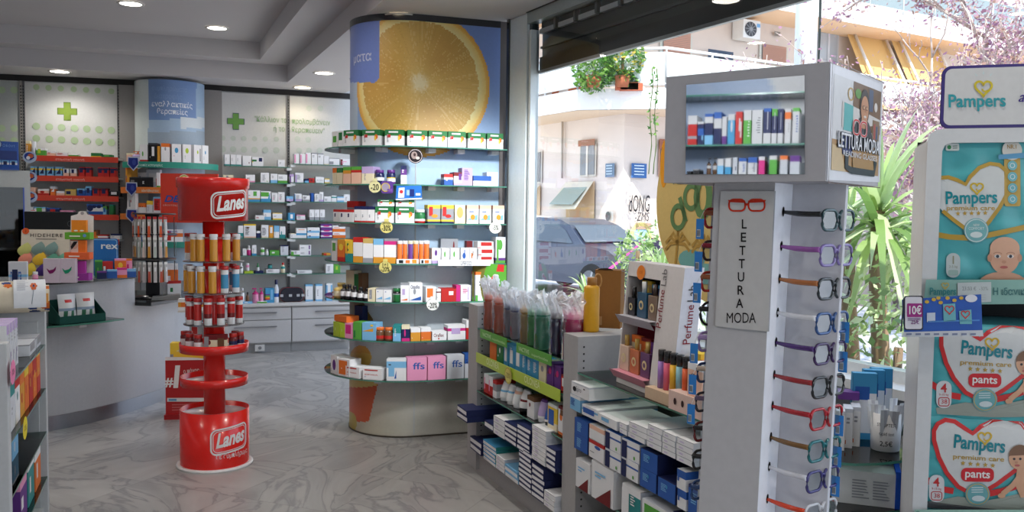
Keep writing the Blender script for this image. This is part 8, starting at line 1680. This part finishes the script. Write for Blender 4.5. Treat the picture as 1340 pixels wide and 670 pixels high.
# ----- balcony plants
def leafcloud(m, c, rad, n, size, cols, seed, squash=1.):
    rr = random.Random(seed)
    for _ in range(n):
        d = Vector((rr.gauss(0,1),rr.gauss(0,1),rr.gauss(0,1))).normalized()*rad*rr.uniform(.35,1)**.6; d.z *= squash
        p = Vector(c)+d; a = Vector((rr.gauss(0,1),rr.gauss(0,1),rr.gauss(0,.7))).normalized()*size*rr.uniform(.6,1.3); b = a.cross(Vector((rr.gauss(0,1),rr.gauss(0,1),rr.gauss(0,1))).normalized())*.55
        m.face([p-a, p+b, p+a, p-b], rr.choice(cols))
GR = [(70,120,50),(96,150,60),(60,104,48),(130,170,80)]
for j, (px,py,r,n,nm) in enumerate(((777,92,.62,420,'bushy green pot plant on the corner balcony'),(815,75,.62,380,'taller loose pot plant at the balcony corner'))):
    c = AY(px,py,23.9); pl_ = empty('potted_plant', nm, 'plant', (c.x,c.y,zbt)); g = MB(); leafcloud(g, (0,0,c.z-zbt), r, n*2, .08, GR+([(220,190,80)] if j else []), j+1); g.build('foliage', LEAFM, pl_); g = MB(); g.tube([(0,0,.2),(0,0,c.z-zbt)], .04, (110,90,60), 6); g.build('stem', MATTE, pl_); g = MB(); g.lathe([(.16,0),(.22,.3)], (170,100,70), 14); g.build('pot', MATTE, pl_)
for j, (px,py) in enumerate(((712,124),(735,121),(757,116),(820,112),(826,113))):
    c = AY(px,py,24.3+(796-px)*.06 if px < 796 else 24.); g = MB(); g.box(-.3,.3,-.12,.12,-.12,.08,(176,96,70)); 
    leafcloud(g, (0,0,.16), .28, 60, .1, GR, 40+j, .6); tag(g.build('flower_trough', MATTE, loc=c), f'terracotta trough with small plants on the balcony, {ORD[j+1]} along the railing', 'flower trough', 'troughs on the balcony')
c = AY(852,150,23.2); g = MB(); rr = random.Random(8)
for s in (0,.12): g.tube([(s+.03*math.sin(i),.02*math.cos(i*2),1.2-i*.25) for i in range(12)], .015, (120,140,80), 5)
leafcloud(g, (0.05,0,.3), .15, 60, .07, GR, 77, 7); tag(g.build('hanging_vine', LEAFM, loc=c), 'thin vine hanging from the balcony corner', 'vine', kind='stuff')
# ----- lamp post + cable
c = AY(1055,40,14); m = MB(); c.z = GZ; m.lathe([(.17,0),(.165,11)], (206,212,216), 20); tag(m.build('street_pole', SATIN, loc=c), 'pale round street pole above the spectacle stand head', 'pole')
c = AY(1071,40,15); m = MB(); m.tube([(0,0,-4),(.02,0,0),(-.03,0,6)], .022, (40,48,48), 6); tag(m.build('hanging_cable', MATTE, loc=c), 'dark cable hanging beside the pale street pole', 'cable')
# ================================================================= CAR
Yk = 20.; c0 = AY(760, 372, Yk); kdir = Vector((.62,-.785,0)).normalized()   # heading towards us and to the right
kside = Vector((-.785,-.62,0)).normalized()                                   # its flank facing the shop
# build in local car space: x forward, y towards our side, z up
car = empty('parked_car', 'dark blue-grey parked hatchback seen through the shop window', 'car', (0,0,0))
Yk = 18.4; cp = AY(757, 330, Yk); car.location = (cp.x, cp.y, GZ); car.rotation_euler.z = math.atan2(kdir.y, kdir.x)
CARC = (44,52,72)
prof = [(-2.05,.45),(-2.1,.75),(-2.0,1.0),(-1.72,1.08),(-1.35,1.44),(-.6,1.56),(.1,1.53),(.45,1.42),(1.02,1.05),(1.75,.96),(2.05,.80),(2.12,.55),(2.05,.28),(-2.0,.28)]
W2 = .88
def half(z): return W2*(1 if z < .95 else 1-.30*(z-.95)/.6)
m = MB(); n = len(prof)
def cs(pts): return pts
for sgn in (1,-1):
    m.face([(x, sgn*half(z), z) for x, z in (prof if sgn < 0 else prof[::-1])], CARC)
for i in range(n):
    (x0,z0),(x1,z1) = prof[i], prof[(i+1)%n]; m.face([(x0,-half(z0),z0),(x0,half(z0),z0),(x1,half(z1),z1),(x1,-half(z1),z1)], CARC if z0 > .3 else (30,30,34), sm=False)
ob = m.build('bodywork', printed('car_paint', .3, metal=.1, coat=.3), car, bevel=.04)
GLC = (58,68,80)
def quadc(m, pts, col, off=.006): m.face(pts, col)
m = MB()
def hs(x, z, o=.012): return (x, half(z)+o, z)
for pts in ([(-1.5,1.10),(-1.22,1.40),(-.62,1.49),(-.62,1.08)],[(-.56,1.08),(-.56,1.49),(.06,1.46),(.42,1.30),(.74,1.06)]):
    for s in (1,-1): m.face([(x,s*(half(z)+.012),z) for x,z in pts], GLC)
m.build('side_window', GLOSS, car)
def nrm2(a,b): dx,dz = b[0]-a[0],b[1]-a[1]; l = math.hypot(dx,dz); return (-dz/l,dx/l)
m = MB(); a,b = (.52,1.385),(1.0,1.07); nx,nz = .55*.03,.83*.03
m.face([(a[0]+nx,-half(a[1])*.9,a[1]+nz),(b[0]+nx,-half(b[1])*.92,b[1]+nz),(b[0]+nx,half(b[1])*.92,b[1]+nz),(a[0]+nx,half(a[1])*.9,a[1]+nz)], (70,82,94)); m.build('windscreen', GLOSS, car)
m = MB()
for pts in ([(-1.55,1.07),(-1.25,1.42),(-.6,1.52),(.1,1.49)],): m.tube([(x,half(z)+.014,z) for x,z in pts], .016, (196,206,216), 6)
m.tube([(x,half(.95)+.012,.93) for x in (-1.9,-.6,.7,1.5)], .014, (130,150,186), 6); m.build('trim_line', STEEL, car)
for nm, pts, col in (('headlight',[(1.74,.62),(2.0,.66),(1.96,.80),(1.66,.84)],(206,216,226)),('rear_light',[(-2.05,.85),(-1.86,.9),(-1.8,1.04),(-1.98,1.02)],(150,40,40))):
    m = MB(); m.face([(x,W2+.012,z) for x,z in pts], col); m.face([(pts[1][0]+.1,W2*.95,pts[1][1]),(pts[1][0]+.12,W2*.5,pts[1][1]),(pts[2][0]+.1,W2*.5,pts[2][1]),(pts[2][0]+.06,W2*.95,pts[2][1])], col) if nm == 'headlight' else None; m.build(nm, GLOSS, car)
m = MB(); m.face([(2.13,-.5,.5),(2.13,.5,.5),(2.10,.5,.72),(2.10,-.5,.72)], (30,32,36)); m.build('grille', GLOSS, car)
m = MB(); m.lathe([(.0,-.07),(.08,-.05),(.09,.03),(.02,.07)], CARC, 12, at=(.62,W2+.10,1.05)); m.build('wing_mirror', GLOSS, car)
for x in (-1.3,1.32):
    for s in (1,-1):
        w = MB(); w.lathe([(.2,-.10),(.33,-.10),(.345,-.06),(.345,.06),(.33,.10),(.2,.10)], (26,26,28), 24, cap=False); o = w.build('wheel', MATTE, car); o.rotation_euler.x = R(90); o.location = (x, s*(W2-.08), .345)
        w = MB(); w.lathe([(.0,0),(.21,.0),(.22,.02)], (120,124,130), 20, cap=False)
        for k in range(5): a = 2*PI*k/5; w.obox((0,0,.0),(math.cos(a),math.sin(a),0),.2,.05,.02,(160,164,170))
        h = w.build('hubcap', STEEL, o); h.location = (0,0,-.101*s)
        if s > 0:
            m = MB(); m.poly(circ(x,.36,.42,.42,24,0,PI), lambda u, v: (u, W2+.008, v), (22,24,28)); m.build('wheel_arch', MATTE, car)
# second car glimpse behind
c2 = empty('parked_car', 'pale car glimpsed behind the dark hatchback by the window post', 'car', AY(700,330,26), math.atan2(kdir.y,kdir.x)); c2.location.z = GZ
m = MB()
for sgn in (1,-1): m.face([(x, sgn*half(z), z) for x, z in (prof if sgn < 0 else prof[::-1])], (206,206,206))
for i in range(n):
    (x0,z0),(x1,z1) = prof[i], prof[(i+1)%n]; m.face([(x0,-half(z0),z0),(x0,half(z0),z0),(x1,half(z1),z1),(x1,-half(z1),z1)], (200,200,202))
m.build('bodywork', GLOSS, c2)
m = MB(); [m.face([(x,half(z)+.012,z) for x,z in pts], GLC) for pts in ([(-1.5,1.10),(-1.22,1.40),(-.62,1.49),(-.62,1.08)],[(-.56,1.08),(-.56,1.49),(.06,1.46),(.74,1.06)])]; m.build('side_window', GLOSS, c2)
# dark purple leaning scooter cover shape behind the bush
c = AY(838,335,16); g = MB(); k = 16/F; g.face([(0-42*k,0,-75*k),(24*k,0,-75*k),(26*k,0,20*k),(14*k,0,24*k)], (52,46,66)); g.face([(-46*k,-.02,-20*k),(-40*k,-.02,-20*k),(12*k,-.02,26*k),(9*k,-.02,26*k)], (190,80,150)); tag(g.build('scooter_cover', MATTE, loc=c), 'dark cover with magenta edge parked at the building corner', 'cover')
# ================================================================= PLANTING BY THE WINDOW
def spiky(loc, label, nh, hh, blen, seed, cols, trunk=True):
    t = empty('dracaena_plant', label, 'plant', loc); rr = random.Random(seed)
    if trunk: m = MB(); m.tube([(.03*math.sin(i),.02*i*.3,hh*i/5) for i in range(6)], [.055-.004*i for i in range(6)], (150,124,100), 8); m.build('trunk', MATTE, t)
    m = MB(); top = Vector((.03*math.sin(5),.03,hh))
    for i in range(nh):
        a = rr.uniform(0,2*PI); el = rr.uniform(-.5,1.35); L = blen*rr.uniform(.7,1.1); b0 = top+Vector((0,0,rr.uniform(-.35,.15)*(.6 if trunk else .1)))
        d = Vector((math.cos(a)*math.cos(el),math.sin(a)*math.cos(el),math.sin(el))); sd_ = Vector((-math.sin(a),math.cos(a),0)); w = .015*blen/.5; prev = None; c_ = rr.choice(cols); ns = 6
        for k in range(ns+1):
            f_ = k/ns; p = b0+d*(L*f_)+Vector((0,0,-L*.55*f_*f_*(1.1-.5*math.sin(el)))); ww = w*(1-f_**2.2)*(.5+.5*min(1,f_*6)); cur = (p-sd_*ww, p+sd_*ww)
            if prev: m.face([prev[0],prev[1],cur[1],cur[0]], c_)
            prev = cur
    m.build('leaves', LEAFM, t)
LGR = [(140,172,100),(170,198,124),(112,146,82),(200,220,164),(220,234,192)]
for px, py, y, hh, nh, L, seed, nm in ((1160,275,4.3,None,85,.75,1,'tall spiky dracaena with pale green blades outside the window by the spectacle stand'),(1205,320,4.6,None,60,.6,2,'second spiky dracaena half behind the diaper stand'),(1120,300,4.7,None,45,.55,5,'spiky plant behind the spectacle wing')):
    p = AY(px,py,y); h_ = p.z-GZ; spiky((p.x,p.y,GZ), nm, nh, h_, L, seed, LGR)
for j,(px,py,y,n,L) in enumerate(((772,376,7.2,40,.36),(816,356,7.6,36,.3),(870,350,7.2,60,.4),(835,382,7.0,40,.4))):
    p = AY(px,py,y); spiky((p.x,p.y,p.z-.3), f'low arching palm-like plant outside the window, {("before the dark car","by the car nose","behind the perfume display","lowest by the yellow bottle")[j]}', n, .25, L, 11+j, LGR, trunk=False)
    o = bpy.data.objects.new('planter', None)
    bpy.data.objects.remove(o)
for j,(px,py,y,r,n,nm) in enumerate(((832,328,7.8,.2,260,'small glossy shrub before the car nose'),(868,318,8.0,.22,240,'flowering shrub left of the round sign'.replace('left of','beside')),(930,380,6.0,.4,420,'leafy shrub seen between spectacle stand and perfume display'),(1170,455,3.9,.42,520,'dense light green shrub at the window foot'),(1140,480,4.1,.35,300,'light green shrub behind the hook-top cartons'))):
    p = AY(px,py,y); t = empty('garden_shrub', nm, 'shrub', (p.x,p.y,GZ)); g = MB(); leafcloud(g, (0,0,p.z-GZ), r, n, .032 if y > 5 else .026, LGR, 60+j); g.build('foliage', LEAFM, t); g = MB(); g.tube([(0,0,0),(.02,0,p.z-GZ)], .02, (120,100,80), 6); g.build('stem', MATTE, t)
# planting bed
mb = MB(); p = [WP(0,0,.3), WP(7,0,.3), WP(7,0,2.2), WP(0,0,2.2)]; mb.prism([(q.x,q.y) for q in p], GZ+.1, .55, (150,130,110)); tag(mb.build('planter_box', surface('planter_stone', (170,160,150), .9, .1, 4)), 'long low stone planter under the shop window', 'planter')
# bare flowering trees
def tree(loc, label, h, spread, nb, seed, blossoms, up):
    t = empty('flowering_tree', label, 'tree', loc); rr = random.Random(seed); m = MB(); tips = []
    def grow(p, d, L, r, lev):
        n = 4; pts = [p]; 
        for i in range(n): d = (d+Vector((rr.gauss(0,.16),rr.gauss(0,.16),rr.gauss(.02,.12)))).normalized(); pts.append(pts[-1]+d*(L/n))
        m.tube(pts, [r*(1-.35*i/n) for i in range(n+1)], (160,144,136) if lev < 2 else (196,180,170), 5 if lev else 7)
        if lev >= 2: tips.extend(pts[1:])
        if lev < 4:
            for _ in range((3,4,4,3)[lev]): grow(pts[rr.randint(2,n)], (d+Vector((rr.gauss(0,spread),rr.gauss(0,spread),rr.gauss(.12,.35)))).normalized(), L*rr.uniform(.55,.78), r*.52, lev+1)
    grow(Vector((0,0,0)), Vector((0,0,1)), h*.38, .10, 0); m.build('branches', MATTE, t)
    g = MB()
    for _ in range(blossoms):
        p = rr.choice(tips)+Vector((rr.gauss(0,.12),rr.gauss(0,.1),rr.gauss(0,.1))); s = rr.uniform(.018,.042); a = Vector((rr.gauss(0,1),rr.gauss(0,1),rr.gauss(0,1))).normalized()*s; b = a.orthogonal().normalized()*s*.8; g.face([p-a,p+b,p+a,p-b], rr.choice([(160,118,144),(182,148,160),(140,102,122),(190,164,160),(160,126,112)]))
    g.build('blossom', LEAFM, t)
for px,y,h,seed,nm,bl in ((1260,11,6.4,3,'bare pink-blossoming street tree above the diaper header',6000),(1335,9.5,5.8,8,'second pink-blossoming tree at the picture edge',5000),(1175,13,6.0,15,'thin bare tree before the orange awnings',1800)):
    p = AY(px,300,y); tree((p.x,p.y,GZ), nm, h, .55, 0, seed, bl, 0)
# low wall and hedge across, right part of the view
p = AY(1200,300,15); mb = MB(); q0 = AY(1090,300,17); q1 = AY(1360,300,13); q0.z = q1.z = 0; d = (q1-q0).normalized(); nn = Vector((-d.y,d.x,0))*.3; mb.prism([(q0.x,q0.y),(q1.x,q1.y),(q1.x+nn.x,q1.y+nn.y),(q0.x+nn.x,q0.y+nn.y)], GZ, 1.75, (150,140,136)); tag(mb.build('garden_wall', surface('rough_wall', (150,140,134), .9, .15, 2)), 'grey-brown low wall behind the dracaena plants', 'wall', kind='structure')
# ================================================================= ROUND SALE SIGN in the window
p0 = WP(0,0,.0); c = APL(938, 262, WP(0,0,-.03), wout); e = APL(859, 266, WP(0,0,-.03), wout); r = (e-c).length
rv = (APL(938,398,WP(0,0,-.03),wout)-c).length/1.28
t = empty('round_sign', 'round sandy-yellow sale sign with green percent sign and palms in the window', 'sign', c)
ux = win; fsg = lambda o: (lambda u, v: ux*u-wout*o+Vector((0,0,v)))
cu, cz = (AY(0,0,1).x*0, 0)
m = MB(); m.poly(circ(0,0,r*1.0,rv*1.28,48), fsg(0), (206,178,112)); m.poly(circ(0,0,r,rv*1.28,48), fsg(-.004), (190,166,110)); m.build('disc', MATTE, t)
m = MB(); GN = (96,128,84)
def sg(px, py): q = APL(px,py,WP(0,0,-.03),wout)-c; return q.dot(ux), q.z
for a,b in ((( 892,262),(899,288)),): m.ring([sg(890,258),sg(898,290)], .028, fsg(.003), GN, closed=False)
for px,py in ((905,258),(888,284)): q = sg(px,py); m.ring(circ(q[0],q[1],.05,.055,18), .026, fsg(.003), GN)
q = sg(920,270); m.text('0', fsg(.003), .2, GN, at=(q[0],q[1]-.05), bold=.03); m.text('ΑΝΤΗΛΙΑΚΑ', lambda u, v: fsg(.003)(-u, v), .06, GN, at=(-sg(912,238)[0],sg(912,240)[1]), width=.36, bold=.01)
for px,py,s in ((887,318,1),(921,322,.9)):
    q = sg(px,py)
    for i in range(7): a = PI*(-.1+1.2*i/6); m.ring([q,(q[0]+.06*s*math.cos(a),q[1]+.05*s*math.sin(a)+.012),(q[0]+.10*s*math.cos(a),q[1]+.055*s*math.sin(a)-.02)], .016, fsg(.003), (176,140,70), closed=False)
    m.ring([q,(q[0]-.012,q[1]-.10),(q[0]-.02,q[1]-.2)], .016, fsg(.003), (176,140,70), closed=False)
q = sg(905,340); m.poly(circ(q[0],q[1],.10,.05,14), fsg(.002), (110,164,160)); q = sg(915,352); m.poly(circ(q[0]+.05,q[1]-.02,.12,.05,14), fsg(.0022), (120,170,164)); q = sg(866,215); m.poly(circ(q[0]+.02,q[1],.03,.12,14), fsg(.002), (222,150,40)); m.build('print', MATTE, t)
NAMES['box'] = 'toothpaste_box'
# ================================================================= SHELVED WALL BEHIND THE CAMERA (seen in the mirror)
def refl(p): d = (p-S0(0,0,0)).dot(rd); return p-rd*(2*d)
def reflv(v): return v-rd*(2*v.dot(rd))
VY = 4.3; vc = AY(975, 170, VY); vd = Vector((.93,-.37,0)).normalized(); vn = Vector((-.37,-.93,0)).normalized()
def V(px, py, back=0.): return APL(px, py, vc-vn*back, vn)
ra = refl(V(880,170)); rb = refl(V(1080,170)); rdir = (ra-rb).normalized() if False else reflv(vd).normalized(); rn = reflv(vn).normalized()
# pier with printed sky behind the mirrored shelves
w0 = refl(V(860,170,-.0)); w1 = refl(V(1100,170)); 
bp0 = w0-rn*.24; bp1 = w1-rn*.24; m = MB(); dv = (bp1-bp0); L = dv.length; dv.normalize()
def skyc(u, v):
    n_ = .5+.5*math.sin(u*9+3*math.sin(v*7))*math.sin(v*11+u*4); return mix((150,168,196),(206,206,208), smooth(.45,.7,n_))
m.grid(lambda u, v: bp0+dv*(L*u)-Vector((0,0,bp0.z))+Vector((0,0,2.84*v)), 60, 100, skyc)
struct(m.build('wall_sky_print', SATIN))
mz = [V(975,122).z, V(975,188.5).z, V(975,230).z]
mp = [(w0.x,w0.y),(w1.x,w1.y)]
for i, z in enumerate(mz):
    poly = [tuple(w0[:2]), tuple(w1[:2]), tuple(bp1[:2]), tuple(bp0[:2])]
    glass_shelf_from_poly(poly, z, 'glass_shelf', f'glass shelf reflected in the spectacle stand mirror, {["top","middle","lower"][i]}', 'glass shelves behind the camera')
def mrow(zi, y_shelf, items, nm):
    for j,(x0,x1,hp,kind,sp,what) in enumerate(items):
        a = refl(V(x0,y_shelf)); b = refl(V(x1,y_shelf)); mid = (a+b)/2-rn*.09; w = (b-a).length*.97; rz = math.atan2(-rn.x, rn.y)+PI
        rz = math.atan2(rn.x, -rn.y)
        z = mz[zi]; h = hp*V((x0+x1)/2,y_shelf).y/F
        product(kind, sp, Vector((mid.x,mid.y,z+.001)), rz, w, .14 if kind == 'box' else w, h, f'{what}, {nm}', 'products seen in the mirror')
TP = 'W10 '
mrow(1, 188.5, [(899,911,38,'box','R2E1R4W3','pale carton with red square'),(912,920,30,'box','N4B3N2W1 S1234','navy carton'),(921,932,40,'box','S3N4W2B1','white-topped navy carton with blue foot'),(933,943,42,'box','N5W3B2','blue-topped white carton'),(944,950,36,'box','V3W7','white carton with violet edge'),(951.5,960.5,39,'box','Q8W2 oW3468','sky blue carton'),(961.5,970.5,42,'box','R10 W3458 W3712','red carton with white figure'),(972,982,44,'box','J7W3 ~W2257','green and white carton'),(983,997,44,'box','W10 ~E2368','tall white carton'),(998,1008,46,'box','W3N6B1 "W2378AIM'.replace('"W2378AIM','W4459'),'white and navy carton'),(1009,1016,45,'box','W3N5J2 W4459','navy and green carton'),(1017,1024,45,'box','W3N7 W4459','navy-topped white carton'),(1026,1034,45,'box','W7O2W1 ~N3346','white carton with orange bar'),(1036,1045,46,'box','W9J1 ~B2358','white carton with green dot')], 'on the reflected middle shelf')
mrow(2, 230, [(898,904,6,'box','K10','tiny dark carton'),(906,914,9,'box','K8E2','small black carton'),(921,927,25,'pump','H6W2H2 K','brown pump bottle'),(929,935,25,'pump','H5W3H2 K','second brown pump bottle'),(938,946,22,'box','S6W4','sky blue carton'),(948,956,23,'box','Q5W5','teal carton'),(958,964,24,'box','U10 N2345','silver carton'),(966,976,23,'box','W8B2 ~B2257','white carton with blue top'),(978,990,24,'box','W7B3 ~N2257','white carton with navy print'),(992,1000,25,'box','M8W2','magenta carton'),(1006,1016,26,'box','J8W2','green carton'),(1020,1030,26,'box','U8O2','silver and orange carton'),(1033,1046,26,'box','U7V3','silver and violet carton')], 'on the reflected lower shelf')
pm = (bp0+bp1)/2; sp = Vector((pm.x,pm.y,0))+rn*1.4; sp.z = 2.35; t = empty('added_spotlight', 'unseen spotlight added to brighten the reflected sky-print shelves', 'ceiling light', sp); m = MB(); m.lathe([(.04,-.12),(.045,-.02),(.008,0),(.008,.84)], (220,220,220), 16); m.build('head', SATIN, t)  # extra lamp, added so the mirrored shelves show brighter
l = bpy.data.lights.new('spot', 'SPOT'); l.energy = 80; l.spot_size = R(80); l.spot_blend = .8; l.shadow_soft_size = .15; o = bpy.data.objects.new('lamp', l); COL.objects.link(o); o.parent = t; o.location = (0,0,-.13); o.rotation_euler = (sp-Vector((pm.x,pm.y,1.75))).to_track_quat('Z','Y').to_euler()
# ================================================================= CAMERA, SKY, SUN
cd = bpy.data.cameras.new('camera'); cam = bpy.data.objects.new('camera', cd); COL.objects.link(cam); cd.sensor_width = 36; cd.lens = 36*F/1340; cd.clip_start = .05; cd.clip_end = 300
M = Matrix((( _r.x,_u.x,-_f.x,0),(_r.y,_u.y,-_f.y,0),(_r.z,_u.z,-_f.z,EYE),(0,0,0,1))); cam.matrix_world = M
cd.shift_y = (CY-335)/1340; SC.camera = cam
w = bpy.data.worlds.new('daylight'); SC.world = w; w.use_nodes = True; nt = w.node_tree; bg = nt.nodes['Background']
tc = nt.nodes.new('ShaderNodeTexCoord'); sx = nt.nodes.new('ShaderNodeSeparateXYZ'); rp = nt.nodes.new('ShaderNodeValToRGB')
nt.links.new(tc.outputs['Generated'], sx.inputs[0]); nt.links.new(sx.outputs['Z'], rp.inputs['Fac']); nt.links.new(rp.outputs['Color'], bg.inputs['Color'])
e = rp.color_ramp.elements; e[0].position = 0; e[0].color = (.86,.92,1,1); e[1].position = .6; e[1].color = (.55,.72,1,1); bg.inputs['Strength'].default_value = SKY
sl = bpy.data.lights.new('sun', 'SUN'); sl.energy = SUN; sl.angle = .01; sl.color = (1,.95,.86); so = bpy.data.objects.new('sun', sl); COL.objects.link(so)
so.rotation_euler = Vector((.15,-.75,1.15)).to_track_quat('Z','Y').to_euler()
SC.view_settings.view_transform = 'Standard'; SC.view_settings.look = 'None'; SC.view_settings.exposure = EXPO; SC.view_settings.gamma = 1
cy = SC.cycles; cy.max_bounces = 8; cy.diffuse_bounces = 4; cy.glossy_bounces = 4; cy.transmission_bounces = 4; cy.transparent_max_bounces = 20; cy.caustics_reflective = False; cy.caustics_refractive = False; cy.sample_clamp_indirect = 6
